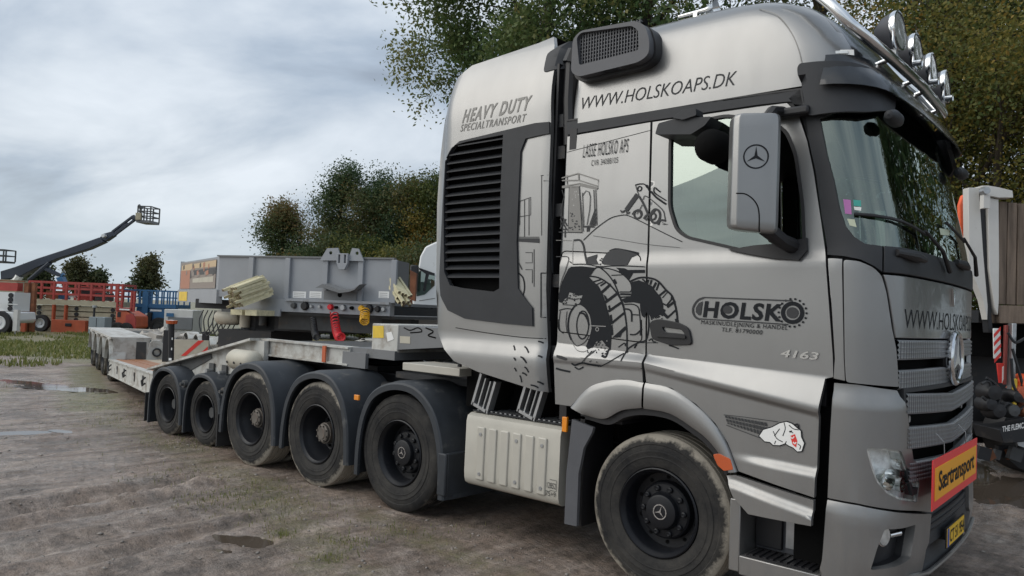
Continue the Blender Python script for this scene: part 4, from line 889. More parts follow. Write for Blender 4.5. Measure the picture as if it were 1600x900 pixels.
for f, fl in ((tn, False), (tf, True)):
    t_ = plate('tower_panel', tw_o, f, 0.04, SIL, truck, holes=[inset(gh, -0.01)], back=M['black'], bev=0.004, step=0.05, flip=fl)
    fr_ = plate('grille_frame', fo, lambda a, b, c, f=f: f(a, b, c-0.016), 0.03, TRIM, t_, holes=[gh], bev=0.006, step=0.06, flip=fl)
    plate('grille_backing', inset(gh, -0.02), lambda a, b, c, f=f: f(a, b, c+0.08), 0.01, VOID, t_, step=0.3, flip=fl, flat=True)
    zs = np.linspace(2.135, 3.27, 17); G = np.array(gh)
    for z in zs:
        # horizontal extent of the opening at this height
        xs_ = []
        for i in range(len(G)):
            a, b = G[i], G[(i+1) % len(G)]
            if (a[1]-z)*(b[1]-z) < 0: xs_.append(a[0]+(b[0]-a[0])*(z-a[1])/(b[1]-a[1]))
        if len(xs_) < 2: continue
        x0, x1 = min(xs_)-0.004, max(xs_)+0.004; m = MB(); ys = [f(x0, z, d)[1] for d in (0.055, -0.006, -0.006, 0.055)]; hh = [z+0.030, z-0.006, z-0.016, z+0.012]
        m.add([(x, ys[k], hh[k]) for x in (x0, x1) for k in range(4)], [(0, 1, 5, 4), (1, 2, 6, 5), (2, 3, 7, 6), (3, 0, 4, 7), (0, 3, 2, 1), (4, 5, 6, 7)], TRIM)
        m.build('slat', fr_)
    # seam between the tower's upper panel and lower skirt
    dd = Decal(f, -0.002); dd.line(T((712, 512), (760, 520), (815, 527), (853, 529)), 0.006, VOID); dd.build('tower_seam', t_)
# top, rear and front faces of the tower
prof_r = [(p, q) for p, q in (tw_o[0:1]+tw_o[::-1][0:9])]
back = [tw_o[13], tw_o[14], tw_o[15], tw_o[16], tw_o[17], tw_o[18], tw_o[19], tw_o[20], tw_o[0], tw_o[1], tw_o[2], tw_o[3]]
m = MB(); n = len(back); ny = 10; V = []
for x, z in back:
    y0 = tprof(x, z)
    for k in range(ny+1):
        t = k/ny; V.append((x-0.02*math.sin(PI*t)*(1 if z < 3.8 else 0), y0+(TW-2*y0)*t, z+0.05*math.sin(PI*t)*(1 if z > 3.8 else 0)))
m.add(V, [(i*(ny+1)+k, i*(ny+1)+k+1, (i+1)*(ny+1)+k+1, (i+1)*(ny+1)+k) for i in range(n-1) for k in range(ny)], SIL); m.build('tower_roof', truck)
m = MB(); m.box(-2.15, -1.02, 0.12, TW-0.12, 1.50, 3.70, VOID); m.box(-1.02, -1.0, 0.05, TW-0.05, 1.3, 3.80, M['black'])
for z in (1.5, 2.05, 2.6, 3.05, 3.3): m.box(-1.0, -0.93, 0.07, 0.14, z, z+0.10, M['chassis'])
m.tube([(-0.93, 0.20, 1.2), (-0.93, 0.20, 3.2)], 0.03, M['black']); m.build('tower_core', truck)
ap = T((842, 78), (866, 68), (866, 106), (842, 107)); 
plate('tower_top_cutout', rounded([(-1.17, 3.93), (-0.97, 4.02), (-0.96, 3.76), (-1.15, 3.75)], 0.03, 2), lambda a, b, c: tn(a, b, c-0.006), 0.012, TRIM, truck, bev=0.003)
d = Decal(tn, -0.003); p = T((722, 192), (826, 171)); d.text('HEAVY DUTY', p[0], p[1], 0.115, M['ink3'], shear=0.28, bold=0.03, spacing=1.2); q = T((719, 206), (820, 190)); d.text('SPECIALTRANSPORT', q[0], q[1], 0.065, M['ink3'], shear=0.28, bold=0.01, spacing=1.2)
d.build('tower_lettering', truck)

# ================================================================== drawing of a wheel loader on the cab side and the tower
d = Decal(near, -0.003); I, I2, I3 = M['ink'], M['ink2'], M['ink3']
def ZU(*p): return S(*[(865+x/4.5, 260+y/4.5) for x, y in p])      # survey points, upper area
def ZW(*p): return S(*[(865+x/4.5, 420+y/4.5) for x, y in p])      # survey points, wheel area
RG = random.Random(3)
def specks(zf, x0, x1, y0, y1, n, mat, s=8):
    for k in range(n):
        x, y = RG.uniform(x0, x1), RG.uniform(y0, y1); d.fill(zf((x, y), (x+RG.uniform(.4, 1.5)*s, y-3), (x+RG.uniform(.4, 1.5)*s, y+RG.uniform(.4, 1.3)*s), (x-2, y+s*.7)), mat)
# big tyre and its guard
d.fill(ZW((35, 190), (50, 120), (80, 50), (105, 0), (125, -15), (200, -18), (290, -8), (262, 40), (245, 52), (275, 85), (315, 120), (345, 175), (365, 230), (380, 290), (395, 340), (405, 400), (408, 470), (402, 565), (375, 545), (340, 500), (290, 540), (240, 565), (228, 545), (255, 480), (268, 420), (262, 360), (250, 310), (215, 265), (180, 250), (195, 215), (205, 185), (170, 190), (150, 175), (110, 165), (100, 200), (75, 215), (60, 240), (40, 235)), I, step=0.03)
specks(ZW, 60, 190, 175, 250, 30, I, 8); specks(ZW, 235, 385, 485, 600, 34, I, 9); specks(ZW, 280, 380, 500, 570, 10, SIL, 7)
d.fill(ZW((255, 397), (370, 402), (368, 408), (255, 403)), SIL); d.disc(ZW((308, 425))[0], 0.016, SIL, 0.010)
for a_, w_ in ((((335, 170), (402, 108)), 0.020), (((365, 236), (447, 174)), 0.020), (((386, 300), (476, 238)), 0.018), (((405, 386), (497, 310)), 0.016), (((330, 120), (372, 92)), 0.012), (((280, 92), (332, 76)), 0.010), (((300, 112), (350, 90)), 0.008)): d.line(ZW(*a_), w_, I, smooth=False)
d.fill(ZW((412, 485), (505, 402), (512, 425), (480, 455), (470, 482)), I); d.fill(ZW((352, 180), (372, 235), (388, 228), (366, 190)), I); d.fill(ZW((384, 262), (392, 300), (402, 296), (396, 255)), I); d.fill(ZW((396, 325), (405, 385), (416, 380), (408, 320)), I); d.fill(ZW((404, 400), (410, 470), (420, 462), (414, 392)), I)
d.line(ZW((205, 50), (300, 58), (370, 92), (430, 150), (470, 212), (495, 285), (510, 370), (516, 450), (515, 590)), 0.011, I)
d.line(ZW((258, 45), (290, 0), (325, -8), (385, 42), (430, 108), (462, 185), (492, 255), (500, 320)), 0.009, I); d.line(ZW((425, 75), (440, 105)), 0.018, I, smooth=False)
d.line(ZW((330, -8), (395, 0), (460, 22), (500, 50), (540, 95), (550, 140), (540, 165)), 0.008, I); d.line(ZW((408, 46), (492, 42)), 0.007, I); d.line(ZW((465, 163), (542, 163)), 0.008, I); d.line(ZW((470, 178), (545, 180)), 0.014, I); d.line(ZW((470, 200), (535, 196)), 0.009, I)
# hub
c = ZW((205, 395))[0]; d.disc(c, (0.058, 0.108), I, (0.050, 0.098)); d.line(ZW((180, 310), (215, 318), (240, 360), (250, 400)), 0.014, I)
d.line(ZW((150, 260), (118, 310), (103, 380), (108, 450), (125, 500)), 0.013, I); d.line(ZW((150, 258), (185, 250), (225, 275), (255, 320)), 0.007, I); d.line(ZW((120, 490), (160, 540), (215, 520), (250, 470)), 0.006, I2); d.line(ZW((140, 535), (165, 570), (205, 582), (235, 575)), 0.004, I3)
d.line(ZW((40, 292), (90, 280), (135, 285)), 0.008, I); d.line(ZW((48, 296), (40, 370), (45, 430), (70, 455)), 0.006, I); d.line(ZW((95, 300), (88, 380), (95, 445)), 0.006, I2); d.line(ZW((65, 252), (130, 256), (165, 262)), 0.006, I); d.line(ZW((95, 205), (140, 215), (180, 210)), 0.008, I2)
# second tyre
d.fill(ZW((545, 95), (600, 80), (640, 95), (690, 120), (720, 160), (755, 200), (770, 250), (772, 290), (740, 330), (715, 345), (680, 320), (660, 290), (640, 262), (610, 245), (560, 235), (500, 240), (480, 215), (545, 190), (552, 150)), I, step=0.04)
d.line(ZW((535, 90), (610, 62), (690, 68), (740, 92), (790, 148), (832, 190), (855, 255), (868, 320), (872, 378)), 0.013, I)
for a_, w_ in ((((625, 72), (655, 100)), .010), (((670, 76), (660, 104)), .010), (((690, 78), (680, 112)), .014), (((722, 96), (698, 140)), .016), (((742, 100), (722, 152)), .012), (((745, 188), (792, 150)), .014), (((765, 205), (800, 165)), .006), (((770, 245), (795, 258)), .010), (((795, 258), (832, 212)), .010), (((800, 270), (856, 226)), .016), (((830, 212), (835, 190)), .016), (((760, 300), (805, 345)), .020), (((800, 345), (862, 288)), .012), (((780, 285), (760, 330)), .02), (((862, 350), (872, 378)), .022)): d.line(ZW(*a_), w_, I, smooth=False)
specks(ZW, 690, 790, 290, 350, 10, I, 9)
# axle and frame
d.fill(ZW((608, 245), (640, 255), (655, 300), (640, 345), (622, 330), (612, 290)), I); d.line(ZW((498, 282), (530, 286), (548, 308), (550, 372)), 0.011, I); d.line(ZW((552, 322), (606, 325)), 0.008, I); d.line(ZW((500, 250), (560, 250), (596, 272), (606, 322), (612, 400), (610, 470)), 0.008, I); d.line(ZW((538, 462), (580, 460), (622, 422)), 0.010, I)
d.line(ZW((625, 258), (652, 285), (668, 340), (668, 430), (650, 500), (600, 518), (548, 545), (512, 580), (474, 650)), 0.010, I); d.line(ZW((650, 275), (682, 330), (692, 360)), 0.008, I); d.line(ZW((668, 300), (705, 350)), 0.010, I); d.line(ZW((455, 552), (500, 522), (505, 545)), 0.007, I); d.line(ZW((568, 558), (585, 530)), 0.010, I, smooth=False); d.line(ZW((670, 505), (690, 492), (700, 510), (720, 515)), 0.008, I); d.line(ZW((600, 520), (735, 520)), 0.005, I); d.line(ZW((812, 538), (845, 548), (882, 562)), 0.009, I)
# splashes
d.fill(ZW((22, 605), (60, 612), (98, 632), (85, 645), (45, 632), (22, 622)), I2); d.line(ZW((18, 700), (60, 712), (118, 724)), 0.014, I)
d.line(ZW((128, 665), (150, 678), (180, 668), (212, 662), (250, 672), (335, 684)), 0.012, I); d.line(ZW((150, 690), (178, 706), (212, 690)), 0.010, I); d.line(ZW((335, 686), (400, 650), (498, 592)), 0.007, I); d.line(ZW((270, 578), (245, 605), (212, 650)), 0.008, I2); d.line(ZW((300, 568), (260, 600), (190, 670)), 0.006, I2); d.line(ZW((340, 608), (368, 618), (385, 575), (400, 560)), 0.014, I); specks(ZW, 180, 330, 640, 690, 6, I, 6)
# bonnet, engine and body lines
d.line(ZU((210, 520), (270, 462), (320, 420), (400, 365), (470, 345), (520, 345), (600, 380), (700, 430), (800, 480), (905, 530)), 0.006, I); d.line(ZU((280, 488), (450, 515), (655, 548), (890, 572)), 0.003, I2)
d.fill(ZU((238, 640), (310, 618), (300, 655), (318, 690), (245, 690)), I2); d.fill(ZU((352, 690), (345, 655), (378, 605), (415, 586), (470, 582), (600, 618), (548, 640), (520, 692), (440, 698), (380, 692)), I2, step=0.05); d.line(ZU((395, 598), (440, 584), (520, 596), (600, 614)), 0.018, I)
d.fill(ZU((432, 628), (470, 640), (460, 668), (445, 655)), SIL); specks(ZU, 320, 350, 640, 690, 6, I, 9)
d.line(ZU((135, 688), (230, 688), (322, 704), (400, 700), (520, 700), (642, 706)), 0.007, I); d.line(ZU((115, 668), (128, 680)), 0.006, I); d.line(ZU((462, 740), (642, 738)), 0.022, I, smooth=False); d.fill(ZU((440, 712), (500, 716), (560, 748), (530, 800), (505, 768)), I)
d.line(ZU((142, 520), (188, 520), (212, 560), (222, 620), (238, 690)), 0.014, I2); d.line(ZU((140, 524), (134, 600), (134, 686)), 0.004, I3); d.line(ZU((20, 635), (105, 640), (88, 720), (62, 790), (40, 870)), 0.006, I2); d.line(ZU((20, 520), (130, 522)), 0.004, I3)
# cab of the loader
d.fill(ZU((116, 150), (180, 150), (186, 240), (192, 330), (200, 462), (106, 466), (108, 300)), I3, step=0.05); specks(ZU, 110, 185, 320, 460, 22, I2, 10); specks(ZU, 125, 175, 170, 300, 8, SIL, 7)
for q in (((60, 82), (175, 50), (315, 96), (314, 152), (190, 120), (62, 142)), ((176, 50), (180, 104)), ((95, 62), (97, 128)), ((62, 100), (180, 98), (312, 140))): d.line(ZU(*q), 0.009, I3, smooth=False)
d.line(ZU((188, 130), (310, 156)), 0.018, I3, smooth=False); d.line(ZU((62, 148), (185, 140)), 0.012, I3, smooth=False)
for q in (((182, 145), (210, 460)), ((204, 185), (214, 420), (300, 414)), ((206, 205), (228, 172), (250, 180), (260, 215), (256, 300), (236, 412)), ((284, 165), (294, 400)), ((298, 165), (306, 414)), ((112, 145), (104, 466)), ((40, 462), (205, 466)), ((62, 165), (76, 215), (52, 300)), ((56, 330), (54, 430))): d.line(ZU(*q), 0.006, I2, smooth=False)
for q in (((256, 412), (296, 300)), ((264, 412), (300, 330)), ((276, 412), (302, 358)), ((288, 412), (302, 385)), ((50, 370), (90, 440)), ((62, 352), (96, 420)), ((88, 370), (48, 440)), ((60, 440), (100, 446)), ((82, 450), (82, 500)), ((210, 425), (290, 425)), ((240, 425), (238, 460)), ((254, 425), (248, 458))): d.line(ZU(*q), 0.010, I2, smooth=False)
# lifting arm
d.line(ZU((512, 308), (592, 198)), 0.036, I2, smooth=False); d.line(ZU((575, 132), (606, 124), (640, 126), (662, 150), (678, 182)), 0.008, I); d.line(ZU((578, 135), (590, 175), (600, 200)), 0.005, I2); d.disc(ZU((606, 157))[0], 0.020, I, 0.012); d.fill(ZU((640, 128), (664, 130), (672, 165), (655, 152)), I)
d.line(ZU((598, 205), (632, 262), (668, 345)), 0.014, I2); d.line(ZU((630, 235), (646, 208), (700, 245), (768, 308), (782, 352), (786, 382)), 0.006, I2); d.line(ZU((686, 176), (720, 215), (760, 245), (792, 266)), 0.013, I); d.line(ZU((735, 168), (716, 150), (706, 160), (716, 190), (792, 240)), 0.008, I); d.line(ZU((722, 158), (752, 180)), 0.010, I)
d.line(ZU((625, 270), (600, 315), (585, 335)), 0.006, I2); d.disc(ZU((594, 336))[0], 0.036, I2, 0.024); d.disc(ZU((716, 350))[0], (0.045, 0.055), I2, (0.030, 0.040)); d.disc(ZU((700, 352))[0], 0.028, I2, 0.016); d.line(ZU((555, 340), (575, 315), (605, 312), (622, 345)), 0.014, I2); d.line(ZU((635, 370), (655, 345), (690, 335), (715, 305)), 0.016, I2); d.line(ZU((650, 380), (668, 360)), 0.012, I2, smooth=False); d.line(ZU((735, 412), (752, 380), (790, 382)), 0.014, I2); d.line(ZU((765, 395), (800, 410)), 0.004, I2); d.line(ZU((472, 312), (490, 322), (505, 308), (520, 328), (538, 322)), 0.009, I2); specks(ZU, 470, 540, 305, 335, 6, I2, 6); d.line(ZU((768, 408), (800, 408)), 0.004, I2)
# company name above
def Z7(*p): return S(*[(860+x/4.09, 180+y/4.09) for x, y in p])
p = Z7((208, 272), (495, 236)); d.text('LASSE HOLSKO APS', p[0], p[1], 0.105, I2, shear=0.05, bold=0.0, spacing=1.25); p = Z7((262, 325), (432, 304)); d.text('CVR 34088105', p[0], p[1], 0.045, I2, bold=0.0, spacing=1.25)
# company logo on the door
def ZL(*p): return S(*[(1060+x/6.667, 440+y/6.667) for x, y in p])
p = ZL((255, 365), (1300, 415)); 
q = ZL((258, 365), (1075, 411)); d.text('HOLSK', q[0], q[1], 0.105, I, shear=0.12, bold=0.03, spacing=1.1)
oc = ZL((1190, 325))[0]; d.disc(oc, (0.070, 0.068), I, (0.046, 0.044)); d.disc(oc, (0.036, 0.034), I2); o1 = ZL((515, 293))[0]; d.disc(o1, (0.030, 0.026), I2)
for k in range(18):
    t = 2*PI*k/18; d.disc((oc[0]+0.084*math.cos(t), oc[1]+0.084*math.sin(t)), 0.007, I, n=8)
d.line(ZL((265, 165), (700, 182), (1190, 200)), 0.008, I2, smooth=False); d.line(ZL((225, 388), (700, 418), (1145, 447)), 0.008, I2, smooth=False); d.line(ZL((265, 168), (205, 195), (160, 260), (155, 320), (180, 370), (225, 395)), 0.012, I2); d.fill(ZL((255, 205), (215, 225), (185, 275), (185, 320), (215, 352), (235, 350)), I2)
q = ZL((238, 443), (1140, 505)); d.text('MASKINUDLEJNING & HANDEL', q[0], q[1], 0.028, I, shear=0.1, bold=0.0, spacing=1.15); q = ZL((450, 520), (875, 552)); d.text('TLF. 81790000', q[0], q[1], 0.028, I, shear=0.1, bold=0.0, spacing=1.1)
# bulldog badge lower on the door
def ZB(*p): return S(*[(1120+x/2.645, 560+y/2.645) for x, y in p])
for k in range(13):
    x = 34+k*13.5; y1 = 236+k*2.3; w_ = 9
    d.fill(ZB((x, y1), (x+w_, y1+1), (x+w_+5, y1+11+k*.5), (x+4, y1+10+k*.5)), I2); d.fill(ZB((x+5, y1+14+k*.5), (x+w_+5, y1+15+k*.5), (x+w_+9, y1+26+k), (x+8, y1+25+k)), I2); d.fill(ZB((x+9, y1+28+k), (x+w_+7, y1+29+k), (x+w_+13, y1+36+k*2.2), (x+13, y1+35+k*2.2)), I2)
d.line(ZB((30, 233), (120, 243), (255, 262)), 0.004, I2); d.line(ZB((40, 275), (120, 306), (190, 332)), 0.004, I2)
body = ZB((178, 320), (195, 295), (230, 285), (262, 268), (290, 262), (312, 270), (330, 285), (348, 300), (350, 325), (362, 350), (352, 382), (335, 384), (318, 368), (300, 360), (285, 350), (262, 358), (235, 357), (222, 345), (200, 342))
d.fill(inset(body, -0.006), I, step=0.04, lift=0.0005); d.fill(body, M['white'], step=0.04, lift=0.0012)
d.fill(ZB((305, 320), (325, 312), (335, 340), (330, 368), (315, 355)), M['red'], lift=0.002); 
d.line(ZB((322, 275), (336, 272), (340, 290)), 0.008, I, lift=0.002); d.fill(ZB((300, 300), (312, 297), (314, 305), (303, 306)), I, lift=0.002); d.line(ZB((318, 345), (324, 352), (330, 346)), 0.007, M['white'], lift=0.0025); d.line(ZB((306, 322), (314, 330), (322, 322)), 0.006, M['white'], lift=0.0025)
for q in (((283, 355), (290, 342)), ((240, 354), (246, 340)), ((336, 352), (348, 362), (344, 376)), ((280, 265), (285, 290), (275, 320)), ((300, 275), (318, 290), (340, 295)), ((235, 300), (250, 330), (275, 345)), ((305, 300), (318, 308)), ((262, 290), (240, 320))): d.line(ZB(*q), 0.005, I, lift=0.002)
d.build('side_lettering_and_drawing', truck)
# chrome model number
dm = Decal(near, -0.008); q = S((1219, 557), (1277, 562)); dm.text('4163', q[0], q[1], 0.045, M['chrome'], shear=0.35, bold=0.02); dm.build('model_number', truck)
# continuation of the drawing on the tower
d = Decal(tn, -0.003)
def ZT(*p): return T(*[(760+x/1.875, 160+y/1.875) for x, y in p])
for q in (((98, 290), (98, 360)), ((98, 290), (130, 278), (130, 330), (98, 335)), ((112, 285), (112, 395)), ((95, 395), (155, 395)), ((125, 280), (125, 390)), ((115, 440), (135, 440), (135, 470), (115, 470)), ((140, 430), (140, 540)), ((115, 490), (135, 490), (135, 530))): d.line(ZT(*q), 0.006, I2, smooth=False)
d.fill(ZT((92, 398), (156, 398), (156, 412), (92, 408)), I2); d.line(ZT((95, 500), (108, 515), (112, 545), (105, 575)), 0.012, I); d.line(ZT((95, 470), (105, 490)), 0.010, I2, smooth=False); d.line(ZT((160, 215), (188, 212), (188, 500)), 0.007, I, smooth=False); d.line(ZT((162, 215), (162, 390)), 0.005, I2, smooth=False); d.line(ZT((168, 230), (185, 230), (185, 420)), 0.006, I, smooth=False); d.line(ZT((160, 500), (160, 630), (175, 630)), 0.008, I, smooth=False); d.line(ZT((160, 500), (175, 500)), 0.008, I, smooth=False)
for (x, y, w_, h_) in ((80, 712, 4, 14), (112, 715, 12, 18), (80, 748, 6, 8), (82, 778, 6, 10), (100, 745, 16, 16), (108, 752, 10, 12), (112, 775, 12, 16), (105, 792, 14, 8), (98, 800, 6, 20), (130, 828, 24, 8), (150, 818, 20, 8), (152, 700, 16, 5), (152, 742, 14, 5)): d.line(ZT((x, y), (x+w_*0.5, y+h_*0.3), (x+w_, y+h_)), 0.012, I)
d.build('tower_drawing', truck)

# ================================================================== wheels
WX = [0.0, -2.666, -3.947, -5.235]; R0 = 0.53; ZC = R0-0.006
def tyre_profile(w, R, ri):
    sw = w/2; p = []
    p += [(0.045, ri), (0.018, ri+0.012), (0.006, ri+0.045), (0.0025, (ri+R)*0.5-0.045), (-0.001, (ri+R)*0.5-0.042), (-0.001, (ri+R)*0.5-0.036), (0.001, (ri+R)*0.5-0.033), (0.0, (ri+R)*0.5-0.01), (-0.002, (ri+R)*0.5-0.005), (-0.002, (ri+R)*0.5+0.002), (0.003, (ri+R)*0.5+0.006), (0.003, (ri+R)*0.5+0.02), (0.006, R-0.075), (0.002, R-0.07), (0.004, R-0.05), (0.018, R-0.018), (0.035, R-0.003)]
    g = [(0.035, R-0.003)]
    for k in range(4):
        y = w*(k+1)/5; p += [(y-0.008, R), (y-0.005, R-0.013), (y+0.005, R-0.013), (y+0.008, R)]
    q = [(w-y, r) for y, r in p[:17]][::-1]
    return p+q
def wheel_front(tm):
    """flat-faced wheel with ten capped nuts and a star cap"""
    w = 0.335; m = MB(); m.lathe([(0.06, 0.302), (0.012, 0.300), (0.006, 0.292), (0.02, 0.284), (0.035, 0.270), (0.055, 0.262), (0.16, 0.255), (0.165, 0.20), (0.145, 0.195), (0.115, 0.19), (0.105, 0.178), (0.10, 0.13), (0.09, 0.122), (0.075, 0.12), (0.055, 0.112), (0.05, 0.10), (0.05, 0.001)], M['rim'], 56)
    r = m.build('wheel', truck, 28)
    t = MB(); t.lathe(tyre_profile(w, R0, 0.295), tm, 72); t.build('tyre', r, 28)
    nb = MB(); nb.lathe([(0, 0.001), (-0.002, 0.012), (0.004, 0.020), (0.035, 0.021)], M['rim'], 12); first = None
    for k in range(10):
        a = 2*PI*(k+0.5)/10
        if first is None: first = nb.build('wheel_nut', r, 30); o = first
        else: o = child('wheel_nut', first, r)
        o.location = (0.155*math.cos(a), 0.082, 0.155*math.sin(a))
    for k in range(10):
        a = 2*PI*k/10; hb_ = MB() if k == 0 else hb_
    d = Decal(lambda a, b, c: (a, 0.048+c, b), -0.002); d.disc((0, 0), 0.052, M['chrome'], 0.044); star(d, (0, 0), 0.048, M['chrome'], ring=False, w=0.15); d.build('star_cap', r)
    hs = MB(); hs.lathe([(0.0, 0.001), (0.0, 0.014)], M['void'], 10); first = None
    for k in range(10):
        a = 2*PI*k/10
        if first is None: first = hs.build('vent_hole', r, 0); o = first
        else: o = child('vent_hole', first, r)
        o.location = (0.222*math.cos(a), 0.158, 0.222*math.sin(a))
    return r
def wheel_rear(tm, hub=True, R=R0, ri=0.295, w=0.32, parent=truck, dual=True, mini=1.0):
    m = MB(); k = ri/0.295; m.lathe([(0.06, 0.302*k), (0.010, 0.302*k), (0.004, 0.292*k), (0.018, 0.284*k), (0.03, 0.272*k), (0.05, 0.266*k), (0.09, 0.258*k), (0.12, 0.240*k), (0.19, 0.225*k), (0.235, 0.20*k), (0.245, 0.17*k), (0.245, 0.001)], M['rim'], 56)
    r = m.build('wheel', parent, 28)
    t = MB(); t.lathe(tyre_profile(w, R, ri), tm, 72)
    if dual: t.lathe([(y+w+0.03, q) for y, q in tyre_profile(w, R, ri)], tm, 72)
    t.build('tyre', r, 28)
    nb = MB(); nb.lathe([(0, 0.001), (0, 0.015), (0.03, 0.017)], M['rim'], 6); first = None
    for q in range(10):
        a = 2*PI*(q+0.5)/10
        if first is None: first = nb.build('wheel_nut', r, 30); o = first
        else: o = child('wheel_nut', first, r)
        o.location = (0.165*k*math.cos(a), 0.215, 0.165*k*math.sin(a))
    if hub:
        h = MB(); h.lathe([(0.075, 0.001), (0.072, 0.055), (0.080, 0.062), (0.078, 0.075), (0.085, 0.092), (0.11, 0.096), (0.112, 0.108), (0.20, 0.112), (0.25, 0.125)], M['hub'], 32)
        for q in range(8): a = 2*PI*q/8; h.lathe([(0.068, 0.001), (0.068, 0.010), (0.085, 0.010)], M['hub'], 8, (0.078*math.cos(a), 0, 0.078*math.sin(a)))
        h.build('hub', r, 30)
    else:
        h = MB(); h.lathe([(0.15, 0.001), (0.15, 0.06*k), (0.17, 0.075*k), (0.25, 0.08*k)], M['rim'], 24); h.build('hub', r, 30)
    return r
def place(w, x, y, z, far_=False, ang=0.0):
    w.location = (x, y, z); w.rotation_euler = (0, ang, PI if far_ else 0)
w0 = wheel_front(M['tyre_mud']); place(w0, 0, 0.02, ZC, ang=0.3)
w1 = wheel_front(M['tyre_clean']); place(w1, WX[1], 0.02, ZC, ang=0.1)
w2 = wheel_rear(M['tyre_mud']); place(w2, WX[3], 0.02, ZC, ang=0.5)
def ctree(o, parent):
    c = o.copy(); COL.objects.link(c); c.parent = parent
    for ch in list(o.children): 
        k = ch.copy(); COL.objects.link(k); k.parent = c
    return c
w3 = ctree(w2, truck); place(w3, WX[2], 0.02, ZC, ang=1.1)
for src, x in ((w0, 0), (w1, WX[1])): place(ctree(src, truck), x, TW-0.02, ZC, True)
for x in (WX[2], WX[3]): place(ctree(w2, truck), x, TW-0.02, ZC, True)
# ---- mudguards
def mudguard(name, cx, path, parent, w=0.66, fl=0.085, y0=0.0, mat=None, s=1, Y0=0.0, lip=0.03):
    """path = (dx, dz) polyline over the wheel; flat band + outer flange facing outwards"""
    mat = mat or M['mud']; p = smoothline(path, 6); P_ = np.array(p); tg = np.gradient(P_, axis=0); tg /= np.linalg.norm(tg, axis=1)[:, None]; nrm = np.stack([-tg[:, 1], tg[:, 0]], 1)
    c = P_.mean(0)
    if np.sum((P_[len(P_)//2]+nrm[len(P_)//2]-c)**2) < np.sum((P_[len(P_)//2]-c)**2): nrm = -nrm
    cols = [(0.028, -fl), (0.0, -fl), (0.0, -0.02), (0.012, -0.004), (0.03, 0.0), (0.09, 0.004), (0.11, 0.012), (w-0.10, 0.012), (w-0.03, 0.004), (w, 0.0), (w, -0.03), (w-0.01, -0.012), (0.10, -0.008), (0.028, -0.03), (0.028, -fl)]
    V = []; n = len(P_)
    for (x, z), (nx, nz) in zip(P_, nrm):
        for y, h in cols: V.append((cx+x+nx*h, Y0+s*(y0+y), ZC+z+nz*h))
    k = len(cols); m = MB(); m.add(V, [(i*k+j, i*k+j+1, (i+1)*k+j+1, (i+1)*k+j) for i in range(n-1) for j in range(k-1)]+[tuple(range(k)), tuple((n-1)*k+j for j in range(k))], mat)
    return m.build(name, parent, 34)
pathA = [(-0.60, -0.28), (-0.59, 0.02), (-0.53, 0.30), (-0.38, 0.52), (-0.10, 0.635), (0.22, 0.62), (0.46, 0.46), (0.585, 0.22), (0.635, -0.05), (0.65, -0.30)]
pathB = [(-0.62, -0.22), (-0.60, 0.05), (-0.52, 0.33), (-0.34, 0.54), (-0.05, 0.635), (0.25, 0.60), (0.46, 0.42), (0.56, 0.18), (0.59, -0.05), (0.60, -0.22)]
for cx, p_, nm in ((WX[1], pathA, 0), (WX[2], pathB, 1), (WX[3], pathB, 2)):
    g = mudguard('mudguard', cx, p_, truck, fl=0.07, y0=-0.015); mudguard('mudguard', cx, p_, truck, fl=0.07, y0=-0.015, s=-1, Y0=TW)
    if nm == 0: # broad front flap
        m = MB(); m.box(cx+0.565, cx+0.665, -0.02, 0.012, 0.26, 0.62, M['mud']); m.box(cx+0.62, cx+0.66, 0.012, 0.62, 0.24, 0.62, M['mud']); f_ = m.build('splash_flap', g); bevel(f_, 0.012)
    if nm == 2:
        m = MB(); m.box(cx-0.66, cx-0.64, -0.01, 0.62, 0.12, 0.50, M['rubber']); f_ = m.build('splash_flap', g)
mg = onY(558, 621, -0.02); m = MB(); m.box(-0.035, 0.035, -0.012, 0.01, -0.025, 0.025, M['amber']); am = m.build('amber_marker', truck); am.location = tuple(mg); bevel(am, 0.004)
# front-wheel rear mud flap panel (silver)
flp = S((895, 655), (928, 668), (926, 676), (913, 700), (905, 740), (902, 822), (883, 818), (886, 740))
plate('wheel_arch_flap', flp, lambda a, b, c: near(a, b, c-0.01), 0.03, M['frame'], truck, bev=0.004); m = MB(); m.box(-0.66, -0.62, 0.03, 0.42, 0.30, 1.10, M['black']); m.box(-0.66, -0.3, 0.03, 0.42, 1.08, 1.12, M['black']); m.build('arch_backing', truck)
mg = onY(883, 663, -0.03); m = MB(); m.box(-0.022, 0.022, -0.012, 0.012, -0.055, 0.055, M['amber']); am = m.build('amber_marker', truck); am.location = tuple(mg); bevel(am, 0.004)
